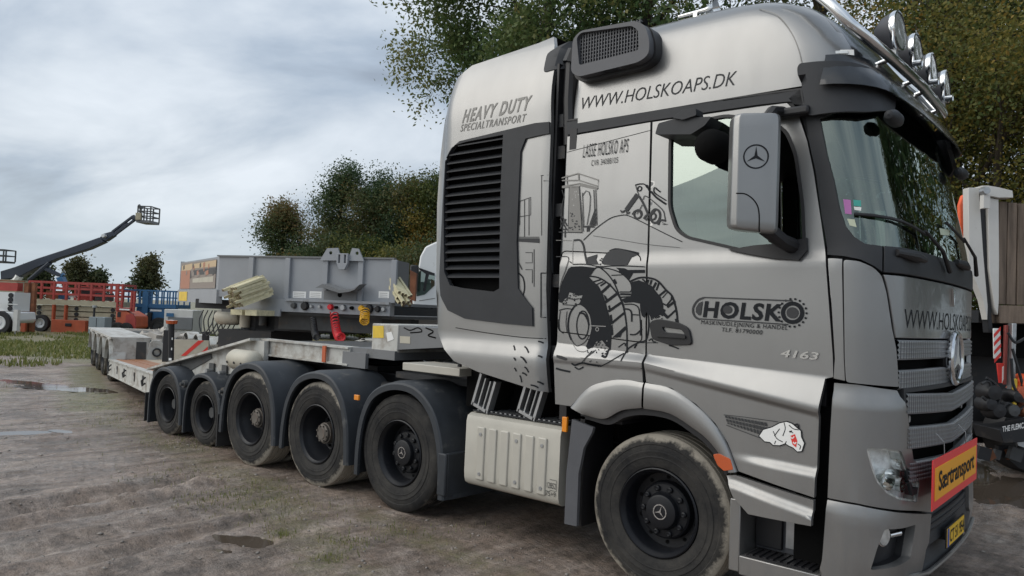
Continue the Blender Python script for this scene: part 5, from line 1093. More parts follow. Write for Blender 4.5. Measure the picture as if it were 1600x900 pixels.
# ---- battery and tank cover between the axles
def cover(s, Y0):
    Y = lambda v: Y0+s*v
    prof_ = [(0.12, 0.400), (0.05, 0.405), (0.012, 0.43), (0.0, 0.47), (-0.004, 0.52), (0.0, 0.93), (0.012, 0.975), (0.05, 0.995), (0.20, 1.005), (0.60, 1.005)]
    x0, x1 = -1.795, -0.815; m = MB(); n = 2
    m.add([(x, Y(y), z) for x in (x0, x1) for y, z in prof_], [(i, i+1, i+1+len(prof_), i+len(prof_)) for i in range(len(prof_)-1)], M['cream'])
    k = len(prof_); m.add([(x0, Y(y), z) for y, z in prof_]+[(x0, Y(0.6), 0.4)], [tuple(range(k+1))], M['cream']); m.add([(x1, Y(y), z) for y, z in prof_]+[(x1, Y(0.6), 0.4)], [tuple(range(k+1))], M['cream'])
    o = m.build('tank_cover', truck, 40)
    for i in range(6):
        xa = -1.66+i*0.128; r = MB(); r.box(xa, xa+0.085, *sorted((Y(-0.016), Y(0.004))), 0.47, 0.90, M['cream']); b = r.build('pressed_rib', o); bevel(b, 0.012, 3)
        if i in (0, 3, 5):
            for z in (0.52, 0.84): q = MB(); q.lathe([(-0.006*s, 0.001), (-0.006*s, 0.014), (0.004*s, 0.016)], M['alu'], 12, (xa+0.045, Y(-0.016), z)); q.build('fixing_bolt', o)
    t = MB(); t.box(x0+0.02, x1, *sorted((Y(0.05), Y(0.55))), 1.006, 1.018, M['chassis'])
    for i in range(18): t.box(x0+0.06+i*0.05, x0+0.08+i*0.05, *sorted((Y(0.06), Y(0.54))), 1.0182, 1.026, M['alu'])
    t.build('walkway_plate', o)
    if s > 0:
        dd = Decal(lambda a, b, c: (a, -0.004+c, b), -0.004)
        dd.line([(-0.895, 0.52), (-0.83, 0.52), (-0.83, 0.60), (-0.895, 0.60)], 0.004, I2, smooth=False); dd.text('112852', (-0.94, 0.535), (-0.835, 0.535), 0.045, I2); dd.text('75+9', (-0.93, 0.475), (-0.835, 0.475), 0.04, I2); dd.build('cover_label', o)
cover(1, 0.0); cover(-1, TW)
# ---- access steps
for xa in (-1.66, -1.16):
    m = MB(); tilt = Matrix.Rotation(0.32, 3, 'Y'); c = (xa+0.02, 0.15, 1.15)
    for dx in (-0.085, 0.085): m.box(xa+dx-0.012, xa+dx+0.012, 0.04, 0.30, 1.02, 1.30, M['alu'], tilt, c)
    for dx in (-0.03, 0.03): m.box(xa+dx-0.006, xa+dx+0.006, 0.05, 0.10, 1.03, 1.28, M['alu'], tilt, c)
    m.box(xa-0.085, xa+0.085, 0.04, 0.30, 1.02, 1.045, M['alu'], tilt, c); m.box(xa-0.10, xa+0.10, 0.11, 0.30, 1.03, 1.30, VOID, tilt, c); m.build('access_step', truck)
# ---- cream corner plate behind the tower, chassis, deck
a = onY(635, 577, 0.2); m = MB(); m.box(float(a[0]), -2.05, 0.15, 0.55, 1.265, 1.335, M['cream']); b = m.build('cream_deck_box', truck); bevel(b, 0.006)
m = MB(); p = onY(688, 548, 0.25); m.tube([(-2.20, 0.30, 1.33), (-2.20, 0.30, 1.50)], 0.02, M['chassis']); m.tube([(-2.20, 0.30, 1.44), (-2.20, 0.30, 1.55)], 0.028, M['redhose']); m.build('red_air_coupling', truck)
m = MB()
for y in (0.82, 1.62): m.box(-6.0, 1.0, y, y+0.08, 0.82, 1.12, M['chassis']); m.box(-6.0, 1.0, y-0.05, y+0.10, 0.80, 0.815, M['chassis']); m.box(-6.0, 1.0, y-0.05, y+0.10, 1.122, 1.137, M['chassis'])
for x in np.arange(-5.9, 0.9, 0.75): m.box(x, x+0.12, 0.88, 1.62, 0.88, 1.06, M['chassis'])
for x in WX: m.tube([(x, 0.3, ZC), (x, 2.2, ZC)], 0.09, M['chassis'], 12)
m.box(-3.3, -1.9, 0.5, 2.0, 1.14, 1.20, M['chassis']); m.box(-1.6, -1.0, 0.15, 2.35, 0.45, 0.98, VOID); m.box(-6.05, -5.9, 0.5, 2.0, 0.75, 1.1, M['chassis']); m.box(-2.1, -1.0, 0.3, 2.2, 1.0, 1.5, VOID)
for x in (-4.6, -3.3): m.lathe([(-0.35, 0.12), (0.35, 0.12)], M['chassis'], 16, (x, 0.6, 0.95), 'X')
m.build('chassis_frame', truck)
m = MB(); m.lathe([(1.14, 0.45), (1.20, 0.48), (1.24, 0.46), (1.24, 0.001)], M['chassis'], 32, (-4.4, TW/2, 0), 'Z'); m.box(-4.9, -3.9, 0.75, 1.75, 1.13, 1.20, M['chassis']); m.build('fifth_wheel', truck)

# ================================================================== GROUND
def vnoise(x, y, seed=0):
    xi = np.floor(x).astype(np.int64); yi = np.floor(y).astype(np.int64); fx = x-xi; fy = y-yi; fx = fx*fx*(3-2*fx); fy = fy*fy*(3-2*fy)
    def h(a, b):
        n = (a*374761393+b*668265263+seed*974711) & 0x7fffffff; n = ((n ^ (n >> 13))*1274126177) & 0x7fffffff; return ((n ^ (n >> 16)) & 0xffff)/65535.0
    return (h(xi, yi)*(1-fx)+h(xi+1, yi)*fx)*(1-fy)+(h(xi, yi+1)*(1-fx)+h(xi+1, yi+1)*fx)*fy-0.5
def fbm(x, y, f, o=4, seed=0, g=0.5):
    s = 0; a = 1
    for k in range(o): s = s+a*vnoise(x*f, y*f, seed+k*17); f *= 2.03; a *= g
    return s
PUD = []     # (x, y, rx, ry, angle, level)
def pud(px, py, rx, ry, ang=0.0, lev=-0.018): p = onZ(px, py); PUD.append((float(p[0]), float(p[1]), rx, ry, ang, lev))
pud(385, 843, 0.30, 0.17, 0.25); pud(350, 858, 0.12, 0.05, 0.4)
pud(8, 676, 0.55, 0.16, 1.2); pud(100, 606, 1.3, 0.32, 0.5); pud(45, 598, 1.0, 0.30, 0.3); pud(97, 673, 0.22, 0.08, 0.3);
pud(1580, 770, 0.75, 1.1, 0.2); pud(1570, 708, 1.0, 0.9, 0.1); pud(1512, 735, 0.3, 0.8, 0.2)
RUT = [(-3.15, 0.09, 0.035), (-3.62, 0.13, 0.060), (-4.35, 0.10, 0.030), (-4.85, 0.15, 0.055), (-6.1, 0.13, 0.040), (-7.6, 0.13, 0.03), (-2.2, 0.10, 0.018), (-9.0, 0.15, 0.03)]
def ground_h(x, y):
    r = np.hypot(x-CP[0], y-CP[1])
    h = 0.022*fbm(x, y, 0.55, 4, 1)+0.015*fbm(x, y, 2.3, 4, 5)+0.010*fbm(x, y, 9.0, 4, 9, 0.6)-0.030*np.abs(fbm(x*1.6, y*0.7, 1.7, 5, 61, 0.55))*np.clip((12-r)/4, 0, 1)
    h = h+0.05*fbm(x, y, 0.16, 2, 31)*np.clip((r-6)/8, 0, 1)
    fade = np.clip((0.1-y)/0.8, 0, 1)*np.clip((9-r)/2+0.6, 0, 1)
    wob = 0.16*fbm(x*0+1.0, y, 0.7, 2, 77)
    for x0, w, d in RUT:
        c = x0-0.17*(y+1.3)-0.075*(y+1.3)**2+wob; t = (x-c)/w
        h = h+fade*(-1.2*d*np.exp(-t*t)+d*0.65*np.exp(-(np.abs(t)-1.8)**2*2.2))*np.clip(0.15+1.6*(vnoise(y*0.9, x*0.5+x0*3, 8)+0.5), 0, 1.5)*(0.8+0.8*vnoise(x*7, y*5, 12))
    # flat standing under truck and trailer wheels
    m = np.clip(1-np.maximum(np.abs(y-1.25)-1.5, 0)/0.6, 0, 1)*np.clip(1-np.maximum(np.abs(x+3.3)-5.5, 0)/0.8, 0, 1); h = h*(1-m*0.85)
    for px, py, rx, ry, an, lev in PUD:
        dx, dy = x-px, y-py; u = (dx*math.cos(an)+dy*math.sin(an))/rx; v = (-dx*math.sin(an)+dy*math.cos(an))/ry; q = u*u+v*v; q = q*(1+1.3*fbm(x, y, 2.2, 4, 41))+0.5*fbm(x, y, 6.0, 3, 43); q = np.maximum(q, np.maximum((u*u+v*v-0.9)*2.5, 0))
        h = np.maximum(h, lev+0.010-0.02*np.maximum(q-1.6, 0)*1.0-np.where(q < 1, 1.0, 0.0))
        h = h-(h-lev+0.022*(1-np.clip(q, 0, 1)))*np.exp(-np.maximum(q-0.6, 0)**1.0*4.0)*0.85
    far_ = np.clip((r-60)/200, 0, 1); return h*(1-far_)+0.0
GY0 = math.atan2(VD[1], VD[0])
na_in, na_out = 460, 110
ang = np.concatenate([np.linspace(GY0-0.78, GY0+0.78, na_in, endpoint=False), np.linspace(GY0+0.78, GY0-0.78+2*PI, na_out, endpoint=False)])
rad = np.concatenate([[0.0], np.geomspace(0.7, 60, 430), np.geomspace(65, 1500, 26)])
AA, RR = np.meshgrid(ang, rad[1:]); GXX = CP[0]+RR*np.cos(AA); GYY = CP[1]+RR*np.sin(AA); GZ = ground_h(GXX, GYY)
nA, nR = len(ang), len(rad)-1
verts = np.concatenate([np.array([[CP[0], CP[1], 0]]), np.stack([GXX, GYY, GZ], -1).reshape(-1, 3)])
i = np.arange(nR-1)[:, None]*nA+np.arange(nA)[None]+1; j = np.arange(nR-1)[:, None]*nA+(np.arange(nA)[None]+1) % nA+1
quads = np.stack([i, i+nA, j+nA, j], -1).reshape(-1, 4)
def np_mesh(name, verts, faces, mat, parent=None, smooth=False):
    k = faces.shape[1]; me = bpy.data.meshes.new(name); me.vertices.add(len(verts)); me.vertices.foreach_set('co', np.ascontiguousarray(verts, dtype=np.float32).ravel())
    me.loops.add(faces.size); me.loops.foreach_set('vertex_index', np.ascontiguousarray(faces, dtype=np.int32).ravel()); me.polygons.add(len(faces))
    me.polygons.foreach_set('loop_start', np.arange(0, faces.size, k, dtype=np.int32)); me.update(calc_edges=True); me.validate()
    if smooth: me.shade_smooth()
    if mat: me.materials.append(mat)
    o = bpy.data.objects.new(name, me); COL.objects.link(o)
    if parent: o.parent = parent
    return o
def ground_mat():
    m = bpy.data.materials.new('wet_gravelly_mud'); m.use_nodes = True; nt = m.node_tree; N = nt.nodes; L = nt.links; b = N['Principled BSDF']; b.inputs['Specular IOR Level'].default_value = 0.5
    tc = N.new('ShaderNodeTexCoord')
    def nz(s, d=6, r=0.6, w=None):
        n = N.new('ShaderNodeTexNoise'); n.inputs['Scale'].default_value = s; n.inputs['Detail'].default_value = d; n.inputs['Roughness'].default_value = r; L.new(w or tc.outputs['Object'], n.inputs['Vector']); return n.outputs[0]
    def rng(v, a, b_, c=0, d=1):
        n = N.new('ShaderNodeMapRange'); n.inputs['From Min'].default_value = a; n.inputs['From Max'].default_value = b_; n.inputs['To Min'].default_value = c; n.inputs['To Max'].default_value = d; L.new(v, n.inputs[0]); return n.outputs[0]
    def mix(f, a, b_, t='MIX'):
        n = N.new('ShaderNodeMix'); n.data_type = 'RGBA'; n.blend_type = t
        for s, v in ((0, f), (6, a), (7, b_)):
            if isinstance(v, tuple): n.inputs[s].default_value = v
            elif isinstance(v, (int, float)): n.inputs[s].default_value = v
            else: L.new(v, n.inputs[s])
        return n.outputs[2]
    def mul(a, b_, op='MULTIPLY'):
        n = N.new('ShaderNodeMath'); n.operation = op; n.use_clamp = True
        for s, v in ((0, a), (1, b_)):
            if isinstance(v, (int, float)): n.inputs[s].default_value = v
            else: L.new(v, n.inputs[s])
        return n.outputs[0]
    c = mix(rng(nz(0.7, 7, 0.62), 0.35, 0.65), (0.140, 0.100, 0.074, 1), (0.350, 0.275, 0.222, 1))
    c = mix(rng(nz(3.5, 8, 0.7), 0.42, 0.66), c, (0.33, 0.275, 0.24, 1))
    c = mix(mul(rng(nz(0.42, 5, 0.6), 0.50, 0.62), 0.6), c, (0.25, 0.180, 0.140, 1)); c = mix(mul(rng(nz(1.1, 8, 0.7), 0.52, 0.60), 0.65), c, (0.105, 0.083, 0.066, 1)); c = mix(mul(rng(nz(0.9, 9, 0.75), 0.56, 0.66), 0.5), c, (0.42, 0.375, 0.33, 1))
    def mul2(a, b_):
        n = N.new('ShaderNodeMath'); n.operation = 'MULTIPLY'; L.new(a, n.inputs[0]); L.new(b_, n.inputs[1]); return n.outputs[0]
    ST = N.new('ShaderNodeMapping'); ST.inputs['Rotation'].default_value = (0, 0, 0.18); ST.inputs['Scale'].default_value = (2.6, 0.5, 1); L.new(tc.outputs['Object'], ST.inputs[0])    # smeared along the wheel tracks
    # gravel specks
    vo = N.new('ShaderNodeTexVoronoi'); vo.inputs['Scale'].default_value = 60; L.new(tc.outputs['Object'], vo.inputs['Vector'])
    sp = rng(vo.outputs['Distance'], 0.20, 0.12); sel = rng(nz(9, 3), 0.50, 0.58)
    cr = N.new('ShaderNodeSeparateColor'); L.new(vo.outputs['Color'], cr.inputs[0])
    c = mix(mul(mul(sp, sel), rng(cr.outputs[0], 0.3, 0.8)), c, (0.42, 0.39, 0.35, 1)); c = mix(mul(rng(nz(26, 5, 0.75), 0.56, 0.70), 0.75), c, (0.055, 0.048, 0.042, 1))
    gr = N.new('ShaderNodeVectorMath'); gr.operation = 'SCALE'; L.new(c, gr.inputs[0]); L.new(mul2(rng(nz(13, 12, 0.9), 0.38, 0.62, 0.38, 1.62), rng(nz(1.7, 9, 0.72, ST.outputs[0]), 0.36, 0.64, 0.62, 1.38)), gr.inputs[3]); c = gr.outputs[0]
    # moss and short grass
    sepx = N.new('ShaderNodeSeparateXYZ'); L.new(tc.outputs['Object'], sepx.inputs[0])
    at = N.new('ShaderNodeAttribute'); at.attribute_name = 'moss'
    ms = mul(rng(mul(at.outputs['Fac'], nz(2.6, 8, 0.72)), 0.20, 0.42), rng(nz(30, 4, 0.7), 0.36, 0.56))
    gcol = mix(rng(nz(5, 4), 0.4, 0.6), (0.115, 0.125, 0.035, 1), (0.20, 0.185, 0.075, 1))
    c = mix(ms, c, gcol); L.new(c, b.inputs['Base Color'])
    at2 = N.new('ShaderNodeAttribute'); at2.attribute_name = 'wet'
    wet = mul(rng(nz(1.3, 9, 0.72, ST.outputs[0]), 0.42, 0.58), rng(at2.outputs['Fac'], 0.0, 1.0, 0.40, 1.5))
    L.new(rng(wet, 0, 1, 0.60, 0.16), b.inputs['Roughness'])
    bp = N.new('ShaderNodeBump'); bp.inputs['Strength'].default_value = 1.0; bp.inputs['Distance'].default_value = 0.035
    hsum = N.new('ShaderNodeMath'); hsum.operation = 'MULTIPLY_ADD'; hsum.inputs[1].default_value = 0.5; L.new(nz(55, 5, 0.7), hsum.inputs[0]); L.new(nz(14, 7, 0.7), hsum.inputs[2]); L.new(hsum.outputs[0], bp.inputs['Height']); L.new(bp.outputs[0], b.inputs['Normal'])
    return m
G = np_mesh('ground', verts, quads, ground_mat(), smooth=True); props(G, kind='structure')
def seg_d(x, y, a, b):
    ax, ay = a; bx, by = b; t = np.clip(((x-ax)*(bx-ax)+(y-ay)*(by-ay))/((bx-ax)**2+(by-ay)**2), 0, 1); return np.hypot(x-ax-t*(bx-ax), y-ay-t*(by-ay))
vx, vy = verts[:, 0], verts[:, 1]
moss = np.zeros(len(verts))
for a_, b_, w_ in (((-13.5, 1.3), (-9.0, -0.1), 0.7), ((-6.6, -0.1), (-3.6, -0.5), 0.55), ((-3.8, -0.6), (-1.6, -1.3), 0.55), ((-9.5, 0.1), (-6.5, -0.15), 0.35), ((-3.0, -0.2), (0.2, -0.6), 0.35), ((-14, -0.6), (-12, -1.6), 0.9), ((-18.5, 3.0), (-13, 1.2), 0.5)):
    moss = np.maximum(moss, np.exp(-(seg_d(vx, vy, a_, b_)/w_)**2))
rr_ = np.hypot(vx-CP[0], vy-CP[1])
gz = np.clip((-vx-18.0)/3, 0, 1)*np.clip((vy-(0.15*(-vx-22)+0.2))/2, 0, 1)*np.clip((vy-2)/1.5, 0, 1); moss = np.maximum(moss, gz*1.2); moss = np.maximum(moss, np.clip((rr_-45)/10, 0, 1)); moss = np.maximum(moss, np.clip((vy-14)/3, 0, 1)*0.8)
moss = np.maximum(moss*np.where(rr_ < 14, 0.58, 1.0), 0.22*np.ones(len(verts)))
a_ = G.data.attributes.new('moss', 'FLOAT', 'POINT'); a_.data.foreach_set('value', moss.astype(np.float32))
wet = np.clip(np.exp(-((vx+10)/5.5)**2-((vy+1.0)/2.0)**2)*1.2, 0, 1); 
for px, py, rx, ry, an, lev in PUD: wet = np.maximum(wet, np.exp(-(((vx-px)/(rx*1.7))**2+((vy-py)/(ry*1.9))**2)))
a_ = G.data.attributes.new('wet', 'FLOAT', 'POINT'); a_.data.foreach_set('value', wet.astype(np.float32))
def gh(x, y): return float(ground_h(np.array([x]), np.array([y]))[0])
# puddles: level water in the hollows
WAT = principled('muddy_puddle_water', (0.085, 0.066, 0.050), 0.05, 0, 0.45)
mrg = MB()
for px, py, rx, ry, an, lev in PUD:
    dl_ = 0.0012*PUD.index((px, py, rx, ry, an, lev)); n = 40; v = [(px, py, lev+0.002+dl_)]
    for k in range(n):
        t = 2*PI*k/n; u, w_ = 1.15*rx*math.cos(t), 1.15*ry*math.sin(t); v.append((px+u*math.cos(an)-w_*math.sin(an), py+u*math.sin(an)+w_*math.cos(an), lev+0.002+dl_))
    q = MB(); q.add(v, [(0, 1+k, 1+(k+1) % n) for k in range(n)], WAT); o = q.build('puddle', None, 0); props(o, kind='structure')
# loose stones
def scatter_stones():
    n = 26000; a = GY0+RNG.uniform(-0.75, 0.75, n); r = 1.6+RNG.random(n)**1.3*15; x = CP[0]+r*np.cos(a); y = CP[1]+r*np.sin(a)
    keep = ~((y > 0.1) & (y < 2.4) & (x > -7.9) & (x < 1.4)); x, y = x[keep], y[keep]; n = len(x); z = ground_h(x, y)
    s = 0.0022+0.013*RNG.random(n)**14.0; s *= 1+0.05*np.hypot(x-CP[0], y-CP[1])
    base = np.array([(1, 0, 0), (-1, 0, 0), (0, 1, 0), (0, -1, 0), (0, 0, 1), (0, 0, -1)], float); fc = np.array([(0, 2, 4), (2, 1, 4), (1, 3, 4), (3, 0, 4), (2, 0, 5), (1, 2, 5), (3, 1, 5), (0, 3, 5)])
    V = base[None]*(1+RNG.uniform(-0.35, 0.35, (n, 6, 1))); th = RNG.uniform(0, 6.28, n); c, sn = np.cos(th)[:, None], np.sin(th)[:, None]
    X = (V[..., 0]*c-V[..., 1]*sn)*s[:, None]*1.2+x[:, None]; Y = (V[..., 0]*sn+V[..., 1]*c)*s[:, None]+y[:, None]; Z = V[..., 2]*s[:, None]*0.6+z[:, None]+s[:, None]*0.15
    P = np.stack([X, Y, Z], -1).reshape(-1, 3); Fc = (fc[None]+6*np.arange(n)[:, None, None]).reshape(-1, 3)
    o = np_mesh('loose_stones', P, Fc, M['stone'], smooth=False); props(o, label='small wet stones and gravel strewn over the muddy yard', cat='gravel', kind='stuff')
scatter_stones()
def leafmat(name, cols, rough=0.55, trans=0.38):
    m = bpy.data.materials.new(name); m.use_nodes = True; nt = m.node_tree; N = nt.nodes; L = nt.links; b = N['Principled BSDF']; b.inputs['Roughness'].default_value = rough; b.inputs['Specular IOR Level'].default_value = 0.3
    at = N.new('ShaderNodeAttribute'); at.attribute_name = 'tint'; r = N.new('ShaderNodeValToRGB'); e = r.color_ramp.elements; e[0].position = 0; e[0].color = (*cols[0], 1); e[1].position = 1; e[1].color = (*cols[-1], 1)
    for k, c in enumerate(cols[1:-1]): q = e.new((k+1)/(len(cols)-1)); q.color = (*c, 1)
    L.new(at.outputs['Fac'], r.inputs[0]); L.new(r.outputs[0], b.inputs['Base Color'])
    tl = N.new('ShaderNodeBsdfTranslucent'); L.new(r.outputs[0], tl.inputs[0]); mx = N.new('ShaderNodeMixShader'); mx.inputs[0].default_value = trans; o = [n for n in N if n.type == 'OUTPUT_MATERIAL'][0]
    L.new(b.outputs[0], mx.inputs[1]); L.new(tl.outputs[0], mx.inputs[2]); L.new(mx.outputs[0], o.inputs[0]); return m
def set_tint(o, t): a = o.data.attributes.new('tint', 'FLOAT', 'POINT'); a.data.foreach_set('value', t.astype(np.float32))
GRASS = leafmat('grass_blades', [(0.10, 0.12, 0.03), (0.16, 0.19, 0.05), (0.30, 0.27, 0.12)])
def grass(name, label, x, y, h, seed, group=None, wid=0.006):
    n = len(x); R_ = np.random.default_rng(seed); z = ground_h(x, y)-0.005; th = R_.uniform(0, 6.28, n); hh = h*(0.4+0.8*R_.random(n)); ln = R_.uniform(0.1, 0.7, n)*hh; lx, ly = np.cos(th)*ln, np.sin(th)*ln
    wx, wy = -np.sin(th)*wid, np.cos(th)*wid
    P = np.stack([np.stack([x-wx, y-wy, z], -1), np.stack([x+wx, y+wy, z], -1), np.stack([x+lx*0.4+wx*.7, y+ly*0.4+wy*.7, z+hh*0.6], -1), np.stack([x+lx*0.4-wx*.7, y+ly*0.4-wy*.7, z+hh*0.6], -1), np.stack([x+lx, y+ly, z+hh*0.9], -1)], 1).reshape(-1, 3)
    k = 5*np.arange(n)[:, None]; Fc = np.concatenate([k+np.array([[0, 1, 2]]), k+np.array([[0, 2, 3]]), k+np.array([[3, 2, 4]])]); o = np_mesh(name, P, Fc, GRASS); set_tint(o, np.repeat(R_.random(n), 5)); return props(o, label=label, cat='grass', kind='stuff', group=group)
# sparse tufts between the ruts and the truck
cx_, cy_ = [], []
for px, py, sp_, nn in ((545, 846, 0.10, 160), (520, 872, 0.07, 90), (440, 836, 0.06, 110), (350, 780, 0.25, 260), (395, 770, 0.3, 300), (330, 690, 0.35, 300), (215, 655, 0.5, 420), (230, 628, 0.6, 420), (460, 800, 0.3, 220), (600, 830, 0.15, 90), (690, 830, 0.2, 60), (250, 690, 0.4, 200), (300, 740, 0.3, 150), (20, 600, 0.5, 200)):
    p = onZ(px, py); cx_.append(RNG.normal(p[0], sp_, nn)); cy_.append(RNG.normal(p[1], sp_, nn))
cx_, cy_ = np.concatenate(cx_), np.concatenate(cy_)
grass('grass_tufts', 'thin short grass tufts growing in the mud beside the trailer wheels', cx_, cy_, 0.045, 5, wid=0.003)
n_ = 26000; gx_ = RNG.uniform(-37, -19, n_); gy_ = RNG.uniform(1.5, 16, n_); kk = (vnoise(gx_*0.5, gy_*0.5, 3)+vnoise(gx_*2, gy_*2, 4)*0.5 > -0.18) & (gy_ > 0.15*(-gx_-22)+1.0)
grass('grass_strip', 'yellowing rough grass strip in front of the parked lifting machines', gx_[kk], gy_[kk], 0.16, 6, wid=0.02)

# ================================================================== LOWBED TRAILER
trl = thing('lowbed_trailer', 'pale grey lowbed trailer with timber deck coupled behind the silver lorry', 'trailer')
PA, PAD = M['trailer'], M['trailerd']
TA = math.radians(15.5); TO = np.array([-7.95, 0.27]); te = np.array([-math.cos(TA), math.sin(TA)]); tn_ = np.array([math.sin(TA), math.cos(TA)])
def BT(u, w, z): p = TO+te*u+tn_*w; return (float(p[0]), float(p[1]), z)
def tbox(m, u0, u1, w0, w1, z0, z1, mat, dz=0.0):
    """box in the trailer's frame; dz = drop of the far end"""
    v = [BT(u, w, z-dz*(u/7.0)) for z in (z0, z1) for w in (w0, w1) for u in (u0, u1)]; m.add(v, [(0, 2, 3, 1), (4, 5, 7, 6), (0, 1, 5, 4), (2, 6, 7, 3), (0, 4, 6, 2), (1, 3, 7, 5)], mat)
DZ = 0.26
# bed: side rails, cross members and planks
for w0_, w1_ in ((0.0, 0.10), (2.55, 2.65)):
    m = MB(); tbox(m, 0.15, 6.9, w0_, w1_, 0.44, 0.735, PA, DZ); tbox(m, 0.15, 6.9, w0_-0.02, w1_, 0.735, 0.755, PA, DZ); tbox(m, 0.15, 6.9, w0_-0.02, w1_, 0.425, 0.44, PA, DZ); rail = m.build('side_rail', trl)
    if w0_ == 0.0:
        for k, u in enumerate((0.9, 1.6, 1.9, 2.9, 4.0, 4.3, 5.4, 6.4)):
            q = MB(); z = 0.60-DZ*u/7
            if k % 3 == 1: q.tube([BT(u, -0.01, z+0.06), BT(u+0.03, -0.06, z), BT(u, -0.05, z-0.07), BT(u-0.05, -0.02, z-0.03)], 0.015, M['chassis'], 6)
            else: v = [(u-0.05, z+0.07), (u+0.05, z+0.07), (u+0.05, z), (u, z), (u, z-0.07), (u-0.05, z-0.07)]; tbox(q, u-0.05, u+0.05, -0.012, 0.0, z, z+0.07, M['chassis']); tbox(q, u-0.05, u-0.01, -0.012, 0.0, z-0.08, z-0.001, M['chassis'])
            q.build('lashing_ring', rail)
m = MB()
for k in range(10): tbox(m, 0.3+k*0.7, 0.38+k*0.7, 0.1, 2.55, 0.46, 0.68, PAD, DZ)
tbox(m, 0.2, 7.0, 0.9, 1.0, 0.44, 0.69, PAD, DZ); tbox(m, 0.2, 7.0, 1.65, 1.75, 0.44, 0.69, PAD, DZ); m.build('bed_frame', trl)
for k in range(18):
    w_ = 0.105+k*0.136; mat = M['plank'] if k < 4 or k > 14 else M['plankpale']; q = MB(); jz = RNG.uniform(-0.004, 0.004); tbox(q, 0.25+RNG.uniform(0, .03), 6.85, w_, w_+0.128, 0.695+jz, 0.752+jz, mat, DZ); b = q.build('deck_plank', trl)
# rear bogie: raised box with four axles, fenders on the near side
m = MB(); tbox(m, 6.9, 12.6, 0.30, 0.80, 0.50, 0.93, PA); tbox(m, 6.9, 12.6, 0.80, 1.9, 0.40, 0.60, PAD); tbox(m, 6.9, 12.6, 1.9, 2.65, 0.40, 0.72, PAD); tbox(m, 6.85, 6.9, 0.05, 0.76, 0.20, 0.93, PA); tbox(m, 6.86, 12.6, 0.0, 0.80, 0.93, 0.975, PA); tbox(m, 6.84, 6.849, 0.50, 0.70, 0.50, 0.88, PAD); bog = m.build('rear_bogie', trl)
BRK = ((0.70, 0.45), (1.10, 0.45), (1.02, 0.86), (0.96, 0.92), (0.82, 0.92), (0.76, 0.86)); v = [BT(6.75, w_, z) for w_, z in BRK]+[BT(6.90, w_, z) for w_, z in BRK]
m = MB(); m.add(v, [(0, 1, 2, 3, 4, 5), (11, 10, 9, 8, 7, 6)]+[(k, k+6, (k+1) % 6+6, (k+1) % 6) for k in range(6)], PA); br = m.build('loading_ramp_bracket', trl); m = MB(); m.tube([BT(6.72, 0.90+0.08*math.cos(t), 0.66+0.08*math.sin(t)) for t in np.linspace(0, 6.28, 16, endpoint=False)], 0.02, M['chassis'], 6, closed=True); m.build('shackle', br)
sw = wheel_rear(M['tyre_small'], hub=False, R=0.41, ri=0.235, w=0.235, parent=trl)
place(sw, -6.62, 0.20, 0.405)
sw2 = ctree(sw, trl); place(sw2, -7.66, 0.20, 0.405, ang=0.8)
for x in (-6.62, -7.66): place(ctree(sw, trl), x, 2.45, 0.405, True)
for k, u in enumerate((7.35, 8.75, 10.15, 11.55)):
    for near_ in (True, False):
        w_ = ctree(sw, trl); p = BT(u, 0.03 if near_ else 2.62, 0.405); w_.location = p; w_.rotation_euler = (0, 0, -TA+(0 if near_ else PI)+0)
    n = 14
    for s_ in (0, 1):
        m = MB(); w0_, w1_ = ((-0.02, 0.30) if s_ == 0 else (2.35, 2.67)); V = []
        for r_ in (0.50, 0.47):
            for kk in range(n+1):
                t = PI*(0.02+0.96*kk/n)
                for ww in (w0_, w1_): V.append(BT(u+r_*math.cos(t)*1.12, ww, 0.42+r_*math.sin(t)*1.05))
        h = 2*(n+1); f = [(2*k2, 2*k2+1, 2*k2+3, 2*k2+2) for k2 in range(n)]+[(h+2*k2, h+2*k2+2, h+2*k2+3, h+2*k2+1) for k2 in range(n)]+[(2*k2, 2*k2+2, h+2*k2+2, h+2*k2) for k2 in range(n)]+[(2*k2+1, h+2*k2+1, h+2*k2+3, 2*k2+3) for k2 in range(n)]
        m.add(V, f, PA); m.build('bogie_fender', trl)
# dolly: fenders
dp = [(-0.50, -0.30), (-0.49, 0.05), (-0.42, 0.30), (-0.22, 0.47), (0.05, 0.50), (0.28, 0.42), (0.44, 0.22), (0.49, 0.0), (0.50, -0.22)]
for x in (-6.62, -7.66):
    for s_, Y0_ in ((1, 0.0), (-1, 2.65)): mudguard('dolly_mudguard', x, [(a_, b_-ZC+0.41) for a_, b_ in dp], trl, w=0.62, fl=0.05, y0=0.155, s=s_, Y0=Y0_)
m = MB(); m.box(-7.66-0.57, -7.66-0.555, 0.15, 0.70, 0.12, 0.52, M['rubber']); m.build('dolly_splash_flap', trl)
for x in (-7.10, -6.08): m = MB(); m.tube([(x, 0.10, 0.74), (x, 0.35, 0.74)], 0.022, M['trailerd'], 8); m.lathe([(-0.02, 0.001), (-0.02, 0.05), (0.03, 0.05), (0.03, 0.001)], M['trailerd'], 12, (x, 0.16, 0.74)); m.build('fender_stay', trl)
